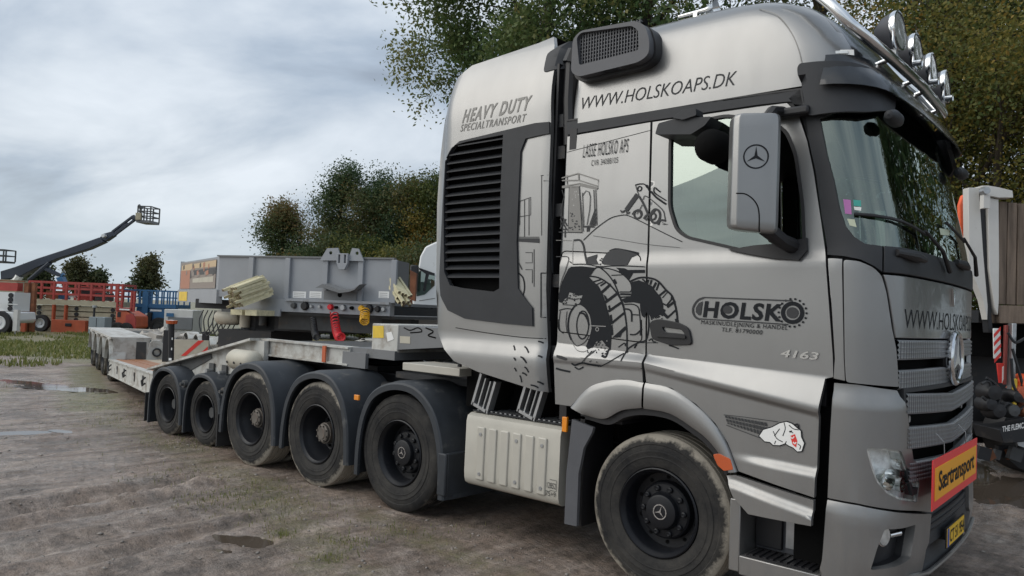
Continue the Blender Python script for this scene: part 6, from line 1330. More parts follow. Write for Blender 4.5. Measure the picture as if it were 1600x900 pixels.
# gooseneck arms
def ZA(Y0, *p): return side_pts(p, Y0)
YA = 0.42
web = ZA(YA, (240, 578), (300, 554), (362, 540), (402, 532), (413, 533), (412, 566), (392, 575), (352, 586), (330, 592), (300, 600), (238, 606))
for y0_ in (YA, 2.65-YA-0.06):
    plate('gooseneck_arm', web, lambda a, b, c, y0_=y0_: (a, y0_+c, b), 0.06, PA, trl, flat=True, bev=0.004)
    fl_ = [(web[0][0], web[0][1]), (web[3][0], web[3][1])]; m = MB(); m.add([(x, y, z+dz_) for dz_ in (0.0, 0.03) for x, z in fl_ for y in (y0_-0.10, y0_+0.16)], [(0, 2, 3, 1), (4, 5, 7, 6), (0, 1, 5, 4), (1, 3, 7, 5), (3, 2, 6, 7), (2, 0, 4, 6)], PA); m.build('arm_flange', trl)
    dk = ZA(YA, (240, 579), (330, 549), (332, 560), (300, 578), (262, 590), (240, 604)); plate('arm_dark_plate', dk, lambda a, b, c, y0_=y0_: (a, y0_-0.012+c, b), 0.010, PAD, trl, flat=True)  # thin plate, darker than the web, over the arm's rear part
lk = [float(onY(x_, 580, YA)[0]) for x_ in (333, 353)]
for x_ in lk: m = MB(); c = onY(333, 580, YA-0.03); m.box(x_-0.06, x_+0.06, YA-0.03, YA-0.012, float(c[2])-0.13, float(c[2])+0.10, M['trailerd']); m.tube([(x_, YA-0.03, float(c[2])), (x_, YA-0.10, float(c[2]))], 0.03, M['alu'], 10); b = m.build('lock_plate', trl)
ta, tb = onY(362, 560, 0.28), onY(402, 556, 0.28); r_ = 0.125; zc_ = float(ta[2]); xa_, xb_ = float(ta[0]), float(tb[0]); m = MB(); L_ = xb_-xa_; m.lathe([(0, 0.001), (0.01, r_*0.5), (0.05, r_*0.85), (0.10, r_), (L_-0.10, r_), (L_-0.05, r_*0.85), (L_-0.01, r_*0.5), (L_, 0.001)], M['tank'], 28, (xa_, 0.28, zc_), 'X')
for k in range(3): m.lathe([(-0.006, 0.001), (-0.006, 0.014), (0.01, 0.014)], M['chassis'], 8, (xa_+0.12+k*0.16, 0.155, zc_-0.03))
m.build('air_tank', trl, 40)
m = MB(); m.box(-7.9, -6.0, 0.5, 2.1, 0.62, 0.72, PAD); m.box(-7.9, -7.75, 0.4, 2.25, 0.55, 0.95, PAD); m.tube([(-6.62, 0.3, 0.41), (-6.62, 2.3, 0.41)], 0.07, PAD); m.tube([(-7.66, 0.3, 0.41), (-7.66, 2.3, 0.41)], 0.07, PAD); m.box(-6.2, -5.9, 0.55, 2.1, 0.72, 1.2, PAD); m.box(-8.3, -7.8, 0.6, 2.1, 0.5, 0.7, PAD); m.build('dolly_frame', trl)
# neck beam over the lorry's rear axles
YB = 0.50
nk = side_pts(((405, 531), (547, 541), (547, 553), (405, 554)), YB); zt_, zb_ = nk[0][1], nk[3][1]; xa_, xb_ = nk[0][0], nk[1][0]
for y0_ in (YB, 2.10): m = MB(); m.box(xa_, xb_, y0_, y0_+0.10, zb_+0.02, zt_, PA); m.box(xa_, xb_, y0_-0.03, y0_+0.13, zt_, zt_+0.02, PA); m.box(xa_, xb_, y0_-0.03, y0_+0.13, zb_, zb_+0.02, PA); m.build('neck_beam', trl)
m = MB(); p = onY(510, 546, YB-0.01); m.box(float(p[0])-0.03, float(p[0])+0.03, YB-0.045, YB-0.03, zb_+0.01, zt_+0.01, M['redlens']); m.build('side_reflector', trl)
nk2 = side_pts(((547, 541), (600, 541), (600, 556), (547, 556)), YB); m = MB(); m.box(xb_, nk2[1][0]+0.15, YB+0.02, 2.18, nk2[3][1], nk2[0][1]-0.01, M['greyd']); m.box(xa_-0.1, xb_, YB+0.1, 2.10, zt_-0.06, zt_-0.02, PAD); m.box(xb_-0.1, xb_+0.3, YB-0.02, YB+0.02, zb_-0.01, zt_-0.03, M['greyd']); m.build('neck_plate', trl)
bx_ = side_pts(((582, 505), (640, 504), (640, 560), (582, 556)), YB+0.05); bx0, bx1 = bx_[0][0], side_pts(((690, 520),), YB+0.05)[0][0]
zt2, zb2 = bx_[0][1], bx_[3][1]; mid_ = side_pts(((622, 520),), YB+0.05)[0][0]
m = MB(); m.prism([(bx0, zb2+0.04), (bx0+0.05, zb2), (mid_-0.06, zb2), (mid_, zb2+0.06), (mid_, zt2), (bx0, zt2)], YB+0.05, 1.95, M['trailer']); hb_ = m.build('neck_head_box', trl); bevel(hb_, 0.01)
m = MB(); m.prism([(mid_+0.002, zb2+0.09), (bx1+0.1, zb2+0.16), (bx1+0.1, zt2-0.01), (mid_+0.002, zt2-0.01)], YB+0.06, 1.94, M['greyd']); h2 = m.build('neck_head_cover', trl)
d = Decal(lambda a, b, c: (a, YB+0.05+c, b), -0.004); q = side_pts(((583, 509), (600, 509), (600, 528), (583, 528)), YB+0.05); d.fill(q, M['yellow']); q = side_pts(((604, 520), (612, 518), (616, 530), (606, 534)), YB+0.05); d.fill(q, M['white']); d.build('warning_label', hb_)
d = Decal(lambda a, b, c: (a, YB+0.06+c, b), -0.003); q = side_pts(((624, 525), (640, 526), (640, 537), (624, 536)), YB+0.05); d.fill(q, M['tank']); d.line(side_pts(((630, 512), (640, 516), (652, 512), (658, 518), (640, 520)), YB+0.05), 0.012, VOID); d.line(side_pts(((664, 512), (676, 518), (668, 524), (680, 528)), YB+0.05), 0.014, VOID); d.build('cover_scribble', h2)
# ================================================================== things with a viewing frame
YR = math.atan2(RD[1], RD[0])
class VF:
    """local frame for a background thing: x to the right, y away from the yard, z up"""
    def __init__(s, px, depth): p = onD(px, 500, depth); s.d = depth; s.o = np.array([p[0], p[1], 0.0]); s.c, s.s = math.cos(YR), math.sin(YR)
    def loc(s): return tuple(map(float, s.o))
    def at(s, x, y, dy=0.0):
        p = onD(x, y, s.d+dy)-s.o; return (float(p[0]*s.c+p[1]*s.s), float(-p[0]*s.s+p[1]*s.c), float(p[2]))
    def xz(s, *px, dy=0.0): return [(lambda q: (q[0], q[2]))(s.at(x, y, dy)) for x, y in px]
    def rect(s, m, x0, y0, x1, y1, mat, dy=0.0, th=0.3):
        """solid seen between two survey corners"""
        a = s.at(x0, y0, dy); b = s.at(x1, y1, dy); m.box(min(a[0], b[0]), max(a[0], b[0]), a[1], a[1]+th, min(a[2], b[2]), max(a[2], b[2]), mat)
def wheel_small(m, c, r, w, mat_rim, n=24):
    m.lathe([(w, r*0.6), (w, r*0.95), (w*0.85, r), (w*0.15, r), (0, r*0.95), (0.0, r*0.62), (0.02, r*0.6)], M['rubber'], n, c); m.lathe([(0.02, r*0.6), (0.0, r*0.55), (0.04, r*0.5), (0.06, r*0.2), (0.03, r*0.18), (0.03, 0.001)], mat_rim, n, c)
# ================================================================== grey platform trailer standing behind the neck
gfL = onD(341, 440, 13.0); gfR = onD(614, 440, 11.9); gvec = (gfR-gfL)[:2]; glen = float(np.hypot(*gvec)); gang = math.atan2(gvec[1], gvec[0])
gt_ = thing('platform_trailer', 'grey platform trailer with high panelled front wall and coiled air hoses behind the lorry', 'trailer', (float(gfL[0]), float(gfL[1]), 0), gang)
zT = float(onD(341, 403, 13.0)[2]); zTR = float(onD(622, 403, 11.9)[2]); zT = (zT+zTR)/2; zM = float(onD(480, 486, 12.45)[2]); zLw = float(onD(480, 478, 12.45)[2])
GRY, GRD = M['grey'], M['greyd']
def gx(px, py=440):    # local x of a survey column on the front wall
    d = ray(px, py); n2 = np.array([-math.sin(gang), math.cos(gang), 0]); t = np.dot(gfL-CP, n2)/np.dot(d, n2); p = CP+d*t-gfL; return float(p[0]*math.cos(gang)+p[1]*math.sin(gang)), float((CP+d*t)[2])
zdeck = gx(520, 470)[1]; zbot = gx(520, 490)[1]
m = MB(); m.box(0, glen, 0, 0.05, zdeck, zT, GRY); wall = m.build('front_wall', gt_)
# chamfered corner panels
cl = Vector((-1.35, 2.1, 0)); m = MB()
def slab(m, p, q, z0, z1, th, mat, z0b=None, z1b=None):
    d = Vector(q)-Vector(p); n = Vector((-d.y, d.x, 0)).normalized()*th; z0b = z0 if z0b is None else z0b; z1b = z1 if z1b is None else z1b
    m.add([(p[0], p[1], z0), (q[0], q[1], z0b), (q[0]+n.x, q[1]+n.y, z0b), (p[0]+n.x, p[1]+n.y, z0), (p[0], p[1], z1), (q[0], q[1], z1b), (q[0]+n.x, q[1]+n.y, z1b), (p[0]+n.x, p[1]+n.y, z1)], [(0, 3, 2, 1), (4, 5, 6, 7), (0, 1, 5, 4), (1, 2, 6, 5), (2, 3, 7, 6), (3, 0, 4, 7)], mat)
cq = onD(281, 450, 15.2)-gfL; cq = (float(cq[0]*math.cos(gang)+cq[1]*math.sin(gang)), float(-cq[0]*math.sin(gang)+cq[1]*math.cos(gang)))
slab(m, (0.0, 0.0), cq, zdeck+0.12, zT, -0.05, GRY, zdeck+0.10, zT-0.02); sidep = m.build('corner_panel', gt_)
m = MB(); slab(m, (0.002, -0.03), (cq[0]-0.03, cq[1]-0.02), zdeck-0.12, zdeck+0.12, -0.10, GRY); m.build('corner_beam', gt_)
m = MB(); slab(m, (cq[0]-0.01, cq[1]), (cq[0]-0.06, cq[1]+0.1), zdeck-0.1, zT, -0.08, GRD); m.build('corner_post', gt_)
cd = Vector((cq[0], cq[1], 0)).normalized(); cn = Vector((cd.y, -cd.x, 0))
if cn.y > 0: cn = -cn
Lc = math.hypot(*cq)
dcl = Decal(lambda a, b, c: (cd.x*a-cn.x*(c-0.0), cd.y*a-cn.y*(c-0.0), b), -0.012)
H0, H1 = zdeck+0.14, zT-0.04
PH = [principled('poster_brown', (0.27, 0.23, 0.20), 0.6), principled('poster_sand', (0.55, 0.42, 0.26), 0.6), principled('poster_dark', (0.07, 0.07, 0.07), 0.6), principled('poster_brick', (0.42, 0.20, 0.13), 0.6)]
dcl.fill([(0.05*Lc, H0), (0.97*Lc, H0), (0.97*Lc, H1), (0.05*Lc, H1)], PH[0])
for (a_, b_, c_, e_, mt) in ((0.05, 0.75, 0.62, 0.97, 1), (0.05, 0.5, 0.70, 0.72, 2), (0.70, 0.0, 0.97, 0.75, 3), (0.1, 0.22, 0.62, 0.42, 4), (0.65, 0.7, 0.95, 0.95, 1)):
    mt = M['tank'] if mt == 4 else PH[mt]; dcl.fill([(a_*Lc, H0+(H1-H0)*b_), (c_*Lc, H0+(H1-H0)*b_), (c_*Lc, H0+(H1-H0)*(e_-0.05)), (a_*Lc, H0+(H1-H0)*e_)], mt, lift=0.002)
RG = random.Random(5)
for k in range(16): a_ = RG.uniform(0.08, 0.9); b_ = RG.uniform(0.55, 0.97); s_ = RG.uniform(0.02, 0.07); dcl.fill([(a_*Lc, H0+(H1-H0)*b_), ((a_+s_)*Lc, H0+(H1-H0)*(b_-0.05)), ((a_+s_*0.8)*Lc, H0+(H1-H0)*(b_-0.2)), ((a_-0.01)*Lc, H0+(H1-H0)*(b_-0.15))], PH[RG.choice((0, 2, 3))], lift=0.004)
dcl.fill([(0.72*Lc, zdeck-0.10), (0.95*Lc, zdeck-0.10), (0.95*Lc, zdeck+0.08), (0.72*Lc, zdeck+0.08)], M['yellow'], lift=0.025)
dcl.build('worn_poster', sidep)
m = MB(); slab(m, (glen, 0.0), (glen+0.02, 0.5), zdeck, zT, 0.05, GRD, zdeck, zT-0.02); m.build('corner_panel', gt_)
# ribs, top rail
for k, px in enumerate((394, 451, 510, 565, 617)):
    x_ = gx(px)[0]; m = MB(); m.box(x_-0.045, x_+0.045, -0.055, -0.001, zdeck, zT-0.01 if k != 2 and k != 3 else zT-0.02, GRY); b = m.build('wall_rib', gt_); bevel(b, 0.004)
m = MB(); m.box(-0.03, glen+0.02, -0.03, 0.055, zT, zT+0.025, GRD); m.build('top_rail', gt_)
# bow plate at the top
xs_ = [gx(p_, 400) for p_ in (503, 513, 533, 535, 549, 551, 562, 569)]
zt3 = gx(530, 388)[1]; bp = [(gx(503)[0], zT-0.04), (gx(513)[0], zt3-0.01), (gx(530)[0], zt3), (gx(533)[0], zT+0.06), (gx(549)[0], zT+0.06), (gx(552)[0], zt3), (gx(562)[0], zt3-0.01), (gx(571)[0], zT-0.04)]
def hole(c, r): return [(c[0]+r*math.cos(t), c[1]+r*math.sin(t)) for t in np.linspace(0, 6.28, 12, endpoint=False)]
plate('bow_plate', bp, lambda a, b, c: (a, -0.085+c, b), 0.025, GRY, gt_, holes=[hole((gx(519)[0], (zT+zt3)/2), 0.03), hole((gx(560)[0], (zT+zt3)/2), 0.03)], flat=True, bev=0.003)
m = MB(); x0_, x1_ = gx(531)[0], gx(548)[0]; zb4 = gx(540, 422)[1]; ztp = gx(540, 397)[1]; zc4 = gx(540, 412)[1]
bk = [(x0_, ztp), (x0_, zc4), (x0_+0.05, zb4), (x1_-0.05, zb4), (x1_, zc4), (x1_, ztp)]; plate('lashing_bracket', bk, lambda a, b, c: (a, -0.13+c, b), 0.05, GRY, gt_, holes=[[(x0_+0.03, ztp-0.02), (x0_+0.065, ztp-0.02), (x0_+0.065, zc4), (x0_+0.03, zc4)], [(x1_-0.065, ztp-0.02), (x1_-0.03, ztp-0.02), (x1_-0.03, zc4), (x1_-0.065, zc4)]], flat=True, bev=0.004)
# coupling bed plate with folded wings
wp = [gx(p_, q_) for p_, q_ in ((508, 449), (519, 443), (545, 452), (566, 451), (576, 444), (568, 452), (560, 455), (545, 457), (520, 449))]
m = MB(); m.add([(x, -0.06, z) for x, z in wp]+[(x, -0.28, z-0.02) for x, z in wp], [(k, (k+1) % 9, (k+1) % 9+9, k+9) for k in range(9)]+[tuple(range(9, 18))], GRD); m.build('folded_wing_plate', gt_)
m = MB(); m.box(gx(511)[0], gx(562)[0], -0.075, -0.056, zdeck, gx(540, 455)[1], GRD); m.lathe([(-0.004, 0.001), (-0.004, 0.04), (0.0, 0.04)], VOID, 14, (gx(536)[0], -0.076, gx(536, 461)[1])); m.build('coupling_plate', gt_)
LB = M['white']
for x0p, x1p in ((458, 478), (484, 503), (592, 608)):
    d = Decal(lambda a, b, c: (a, -0.0+c, b), -0.004); a_ = gx(x0p, 455); b_ = gx(x1p, 466); d.fill([(a_[0], b_[1]), (b_[0], b_[1]), (b_[0], a_[1]), (a_[0], a_[1])], LB)
    for k in range(3): d.line([(a_[0]+0.02, a_[1]-0.03-k*0.03), (b_[0]-0.03, a_[1]-0.03-k*0.03)], 0.006, I3, smooth=False, lift=0.001)
    d.build('label_plate', wall)
# connection panel under the wall
m = MB(); m.box(0.45, glen+0.02, -0.10, 0.05, zbot, zdeck-0.002, GRY); m.box(gx(455)[0], glen+0.02, -0.14, -0.10, zdeck-0.03, zdeck+0.01, GRY); m.box(0.1, glen, 0.0, 3.5, zbot-0.05, zbot-0.002, PAD); panel = m.build('connection_panel', gt_)
for px, mt, r_ in ((466, M['trailerd'], 0.05), (483, M['black'], 0.07), (494, M['alu'], 0.025), (507, M['alu'], 0.025), (523, M['redhose'], 0.05), (532, VOID, 0.025), (543, M['alu'], 0.05), (556, VOID, 0.03), (571, M['yelhose'], 0.05), (583, M['black'], 0.07), (596, M['black'], 0.05), (606, M['alu'], 0.035)):
    a_ = gx(px, 478); q = MB(); q.lathe([(-0.06, 0.001), (-0.06, r_*0.8), (-0.03, r_), (0, r_)], mt, 14, (a_[0], -0.10, (zdeck+zbot)/2)); q.build('connector', panel)
# underframe: sloping plate, kingpin zone, tanks
a_ = gx(450, 515)[1]; b_ = gx(450, 528)[1]
m = MB(); m.prism([(-0.02, zbot-0.02), (0.35, a_+0.05), (3.3, a_+0.05), (3.3, zbot-0.05)], 0, 0, PAD) if False else None
m.box(gx(430)[0], glen-0.25, 0.15, 1.2, a_, zbot-0.05, M['trailerd']); m.box(0.2, 2.2, 0.4, 3.4, zdeck-0.55, zdeck-0.30, M['chassis']); m.box(-0.15, 0.95, 0.25, 1.5, gx(350, 545)[1], gx(350, 515)[1], M['chassis']); m.box(0.5, 0.9, 0.4, 0.9, gx(350, 520)[1], zdeck, M['chassis']); m.build('underframe', gt_)
m = MB(); m.box(-1.0, glen-1.0, 0.6, 7.5, zdeck-0.22, zdeck-0.05, M['chassis']); m.box(0.2, glen-1.0, 0.3, 7.5, zdeck-0.04, zdeck+0.02, GRD); m.build('platform_bed', gt_)
t1, t2 = gx(313, 484), gx(343, 484); m = MB(); m.lathe([(0, 0.001), (0.02, 0.09), (0.08, 0.135), (0.45, 0.135), (0.51, 0.09), (0.53, 0.001)], M['tank'], 24, (-0.38, 0.45, zdeck-0.36), 'X'); m.build('air_tank', gt_, 40)
m = MB(); m.lathe([(0, 0.001), (0.0, 0.09), (0.30, 0.09), (0.33, 0.05), (0.33, 0.001)], M['tank'], 20, (0.32, 0.35, zdeck-0.52), 'Z'); m.build('brake_cylinder', gt_); m = MB(); m.lathe([(0, 0.001), (0.0, 0.07), (0.26, 0.07), (0.26, 0.001)], M['trailerd'], 16, (0.70, 0.35, zdeck-0.47), 'Z'); m.build('brake_cylinder', gt_)
for k in range(6):
    q = MB(); x_ = -0.62+0.10*k; rr = 0.16+0.02*(k % 3); q.tube(smoothline([(x_-0.10, 0.5, zdeck-0.25), (x_-0.14, 0.45, zdeck-0.45), (x_-0.02, 0.42, zdeck-0.68-0.03*(k % 2)), (x_+0.14, 0.45, zdeck-0.50), (x_+0.16, 0.5, zdeck-0.25)], 5), 0.011, M['blackhose'], 6); q.build('hanging_hose', gt_)
# coiled hoses
def coil(name, p0, p1, sag, R_, r_, turns, mat, parent=None):
    p0, p1 = Vector(p0), Vector(p1); pts = []; n = turns*9
    def C(t): return p0.lerp(p1, t)+Vector((0, 0, -sag*4*t*(1-t)))
    for i in range(n+1):
        t = i/n; c = C(t); tg = (C(min(1, t+0.01))-C(max(0, t-0.01))).normalized(); u = tg.cross(Vector((0, 0, 1))).normalized() if abs(tg.z) < 0.95 else Vector((1, 0, 0)); w = tg.cross(u); a = 2*PI*turns*t; pts.append(c+(u*math.cos(a)+w*math.sin(a))*R_)
    q = MB(); q.tube(pts, r_, mat, 6); return q.build(name, parent, 60)
ca = gx(530, 488); cb = gx(573, 525)
coil('red_air_hose', (ca[0], -0.15, ca[1]), (cb[0], -0.75, cb[1]+0.0), 0.14, 0.062, 0.0105, 15, M['redhose'], gt_)
ca = gx(578, 484); cb = gx(592, 503); coil('yellow_air_hose', (ca[0], -0.15, ca[1]), (cb[0], -0.45, cb[1]), 0.02, 0.07, 0.0095, 6, M['yelhose'], gt_)
ca = gx(497, 497); cb = gx(528, 526); coil('black_air_hose', (ca[0], -0.15, ca[1]), (cb[0], -0.60, cb[1]), 0.06, 0.05, 0.009, 16, M['blackhose'], gt_)
m = MB()
for x_ in (0.6, 3.0):
    for y_ in (5.2, 6.5): wheel_small(m, (x_ - (0.0), y_, 0.5), 0.5, 0.6, GRD)
for x_ in (0.5, 3.2): m.box(x_, x_+0.12, 3.0, 3.15, 0.0, zdeck-0.2, M['chassis'])
m.build('running_gear', gt_)
# bundles of timber stakes held on the front wall
def bundle(name, label, p0, dirv, L_, rows, cols, sx_, seed):
    root = thing(name, label, 'timber', p0, 0.0, 'timber stake bundles'); R_ = random.Random(seed); d_ = Vector(dirv).normalized(); u = Vector((d_.y, -d_.x, 0)).normalized(); w_ = d_.cross(u)
    rm = Matrix((u, d_, w_)).transposed().to_4x4(); first = None
    for i in range(rows):
        for j in range(cols):
            if first is None:
                q = MB(); q.box(-sx_*0.47, sx_*0.47, 0.0, L_, -sx_*0.47, sx_*0.47, M['timber']); q.box(-sx_*0.46, sx_*0.46, -0.004, 0.0, -sx_*0.46, sx_*0.46, M['timberend']); first = q.build('stake', root); o = first
            else: o = child('stake', first, root)
            off = u*((j-(cols-1)/2)*sx_+R_.uniform(-.01, .01)+(0.5*sx_ if i % 2 else 0))+w_*((i-(rows-1)/2)*sx_)+d_*R_.uniform(-0.10, 0.10); o.matrix_local = Matrix.Translation(off) @ rm @ Matrix.Rotation(R_.uniform(-.04, .04), 4, 'Y') @ Matrix.Rotation(R_.uniform(-.02, .02), 4, 'X')
    return root
def gworld(px, py, out): x_, z_ = gx(px, py); c, s = math.cos(gang), math.sin(gang); return (float(gfL[0]+x_*c+out*s), float(gfL[1]+x_*s-out*c), z_)
gl2 = lambda lx, ly: (lx*math.cos(gang)-ly*math.sin(gang), lx*math.sin(gang)+ly*math.cos(gang))
dv = gl2(0.30, 0.55); bundle('timber_bundle', 'cream timber stakes bundled at the left of the grey front wall', gworld(404, 466, 0.62), (dv[0], dv[1], 0.26), 0.50, 8, 10, 0.042, 1)
dv = gl2(-0.9, 0.5); bundle('timber_bundle', 'cream timber stakes bundled at the right end of the grey wall', gworld(634, 468, 0.05), (dv[0]*0.7, dv[1]*0.7, 0.55), 0.55, 4, 5, 0.045, 2)
m = MB(); a_ = gx(398, 486); b_ = gx(437, 494); m.box(a_[0], (a_[0]+b_[0])/2-0.03, -0.60, -0.14, b_[1], a_[1]+0.02, M['timber']); m.box((a_[0]+b_[0])/2+0.03, b_[0], -0.60, -0.14, b_[1], a_[1]+0.02, M['timber']); m.box(a_[0]-0.1, b_[0]+0.1, -0.14, -0.101, b_[1], a_[1]+0.05, GRY); m.build('stake_holder', gt_)
m = MB(); a_ = gx(376, 444); b_ = gx(392, 470); m.box(a_[0], b_[0], -0.07, -0.05, b_[1], a_[1], M['yellow']); m.build('yellow_marker_plate', gt_)
m = MB(); a_ = gx(380, 500); 
# ================================================================== striped warning boards and marker post
vf = VF(300, 15.5); wb = thing('striped_warning_board', 'grey trailer end board with red diagonal warning stripes behind the lowbed deck', 'warning board', vf.loc(), YR)
m = MB(); vf.rect(m, 270, 530, 325, 566, M['tank'], 0, 0.05); bd = m.build('board', wb); a_ = vf.at(271, 531); b_ = vf.at(325, 566); d = Decal(lambda a, b, c: (a, a_[1]+c, b), -0.005)
d.fill(vf.xz((283, 556), (310, 532), (319, 532), (291, 556)), M['red']); d.fill(vf.xz((309, 556), (325, 541), (325, 550), (318, 556)), M['red']); d.build('red_stripe', bd)
m = MB(); a2_ = vf.at(298, 566); m.box(-0.6, -0.5, 0.06, 0.2, 0, 1.2, M['chassis']); m.box(0.2, 0.3, 0.06, 0.2, 0, 1.2, M['chassis']); m.build('board_leg', wb)
vf = VF(268, 11.0); mp_ = thing('marker_post', 'slim black marker post with red cap standing at the lowbed deck edge', 'marker post', (vf.loc()[0], vf.loc()[1], 0), YR)
a_ = vf.at(268, 560); b_ = vf.at(268, 506); m = MB(); m.tube([(a_[0], a_[1], 0.745), (b_[0], b_[1], b_[2])], 0.042, M['black'], 10); m.lathe([(0, 0.03), (0.0, 0.075), (0.05, 0.085), (0.06, 0.001)], M['redlens'], 14, (b_[0], b_[1], b_[2]), 'Z')
for z_ in (0.95, 1.10, 1.25): m.box(a_[0]-0.02, a_[0]+0.02, a_[1]-0.046, a_[1]-0.040, z_, z_+0.035, M['white'])
m.build('post', mp_)
# rubble behind the deck
def rubble(name, label, c, n, sx_, sy_, hz_, s0, mat, kind='stuff'):
    v = []; f = []
    base = np.array([(1, 0, 0), (-1, 0, 0), (0, 1, 0), (0, -1, 0), (0, 0, 1), (0, 0, -1), (.7, .7, .5), (-.7, .6, -.4)]); q = MB()
    for k in range(n):
        r1, r2 = RNG.normal(0, 0.45, 2); x_, y_ = c[0]+r1*sx_, c[1]+r2*sy_; z_ = max(0, hz_*math.exp(-(r1*r1+r2*r2))*RNG.random()**0.4); s = s0*RNG.uniform(0.5, 1.6); R_ = Matrix.Rotation(RNG.uniform(0, 3), 3, Vector(RNG.normal(0, 1, 3)).normalized())
        q.box(x_-s, x_+s, y_-s*0.7, y_+s*0.7, z_-s*0.35, z_+s*0.35, mat, R_)
    o = q.build(name, None, 0); return props(o, label=label, cat='rubble', kind=kind)
p = onD(250, 545, 23); rubble('rubble_heap', 'heap of broken pale concrete and stone beyond the lowbed deck', (float(p[0]), float(p[1])), 260, 2.0, 1.2, 0.8, 0.16, M['concrete'])

# ================================================================== WHITE LORRY behind the silver tower
vf = VF(665, 17.5); wl = thing('white_lorry', 'white lorry cab peeking out behind the silver tower', 'lorry', vf.loc(), YR)
pr = vf.xz((679, 378), (664, 385), (656, 400), (653, 420), (647, 445), (644, 470), (648, 506), (700, 512), (780, 512), (780, 372), (700, 370))
m = MB(); m.prism(pr, 0, 2.4, M['whitep']); cb_ = m.build('cab', wl); bevel(cb_, 0.04, 3)
m = MB(); m.prism(vf.xz((653, 424), (661, 423), (669, 428), (679, 428), (679, 446), (664, 460), (651, 463), (650, 445)), -0.012, 0.02, M['glass']); m.build('side_window', cb_)
m = MB(); m.prism(vf.xz((654, 418), (679, 427), (679, 431), (670, 429), (664, 455), (661, 455), (665, 428), (655, 421)), -0.03, -0.011, M['black']); m.build('window_trim', cb_)
m = MB(); a_ = vf.at(649, 432); m.box(a_[0]-0.09, a_[0]+0.09, -0.35, -0.10, a_[2]-0.35, a_[2]+0.25, M['black']); b = m.build('door_mirror', cb_); bevel(b, 0.03)
d = Decal(lambda a, b, c: (a, c, b), -0.01)
for q in (((650, 490), (655, 497)), ((658, 488), (658, 498), (664, 498)), ((667, 486), (672, 498)), ((675, 484), (678, 500)), ((672, 480), (681, 486))): d.line(vf.xz(*q), 0.03, I2, smooth=False)
d.line(vf.xz((655, 470), (680, 466)), 0.015, I3, smooth=False); d.build('cab_lettering', cb_)
m = MB(); m.box(-0.1, 6, 0.3, 2.2, 0.6, 1.0, M['chassis']); wheel_small(m, (0.7, 0.1, 0.5), 0.5, 0.35, M['alu']); wheel_small(m, (4.2, 0.1, 0.5), 0.5, 0.35, M['alu']); m.build('running_gear', wl)
# rust-coloured bracket machinery between trailer and white lorry
vf = VF(632, 15.0); ob_ = thing('yellow_excavator_arm', 'worn yellow and brown steel linkage between grey trailer and white lorry', 'machine part', vf.loc(), YR)
m = MB(); m.prism(vf.xz((629, 470), (640, 468), (643, 480), (636, 510), (626, 510)), 0, 0.3, M['rust']); m.prism(vf.xz((632, 480), (638, 478), (636, 500), (630, 500)), -0.03, 0.0, M['yellow']); m.box(-0.1, 0.1, 0.05, 0.25, 0, 1.4, M['rust']); m.build('linkage', ob_)
m = MB(); m.prism(vf.xz((636, 420), (646, 425), (644, 470), (636, 468)), 0.4, 0.6, M['rust']); m.build('rusty_plate', ob_)
# pale pick-up seen through the gap
vf = VF(402, 27); pk = thing('pale_pickup', 'pale pickup seen far off through the gap under the grey trailer', 'pickup', vf.loc(), YR)
m = MB(); m.prism(vf.xz((376, 534), (378, 520), (388, 517), (394, 509), (413, 508), (418, 517), (440, 519), (440, 534)), 0, 1.8, M['whitep']); b = m.build('body', pk); bevel(b, 0.05, 3); m = MB(); m.prism(vf.xz((391, 516), (396, 510), (411, 510), (414, 516)), -0.02, 0.0, M['glass']); m.build('window', b)
for px in (386, 430): m = MB(); a_ = vf.at(px, 534); wheel_small(m, (a_[0], -0.05, 0.33), 0.33, 0.25, M['alu']); m.build('wheel', b)

# ================================================================== PARKED LIFTING MACHINES on the left
def ladder_rail(m, x0, x1, z0, z1, y_, mat, posts, rails, r_=0.035):
    for k in range(posts+1): x_ = x0+(x1-x0)*k/posts; m.box(x_-r_, x_+r_, y_-r_, y_+r_, z0, z1, mat)
    for k in range(rails): z_ = z0+(z1-z0)*(k+1)/rails; m.box(x0, x1, y_-r_*0.8, y_+r_*0.8, z_-r_, z_+r_, mat)
def cage(name, root, x0, x1, z0, z1, y0, y1, mat, posts, rails, r_=0.035):
    for y_ in (y0, y1): m = MB(); ladder_rail(m, x0, x1, z0, z1, y_, mat, posts, rails, r_); m.build(name, root)
    for x_ in (x0, x1):
        m = MB(); 
        for k in range(rails): z_ = z0+(z1-z0)*(k+1)/rails; m.box(x_-r_, x_+r_, y0, y1, z_-r_, z_+r_, mat)
        m.build(name, root)
# big orange scissor lift
vf = VF(110, 37); sc1 = thing('orange_scissor_lift', 'long orange and beige scissor lift with red guard rails on the platform', 'scissor lift', vf.loc(), YR)
X = lambda p_: vf.at(p_, 480)[0]; Zz = lambda q_: vf.at(110, q_)[2]
m = MB(); m.box(X(42), X(181), 0, 1.9, Zz(477), Zz(469), M['mbeige']); plat = m.build('platform', sc1)
cage('guard_rail', sc1, X(43), X(180), Zz(469), Zz(442), 0.03, 1.85, M['mred'], 7, 3, 0.05)
for k in range(5):
    z0_, z1_ = Zz(520-k*8.6), Zz(513-k*8.6)
    m = MB(); m.box(X(52), X(178), 0.15+0.02*(k % 2), 0.30, z0_, z1_, M['mbeige']); b = m.build('scissor_arm', sc1)
    m = MB(); m.box(X(52), X(178), 1.5, 1.65, z0_, z1_, M['mbeige']); m.build('scissor_arm', sc1)
    for xp in (58, 117, 174): m = MB(); m.lathe([(-0.03, 0.001), (-0.03, 0.10), (0.03, 0.10)], M['chassis'], 12, (X(xp), 0.14, (z0_+z1_)/2)); m.build('pivot_pin', sc1)
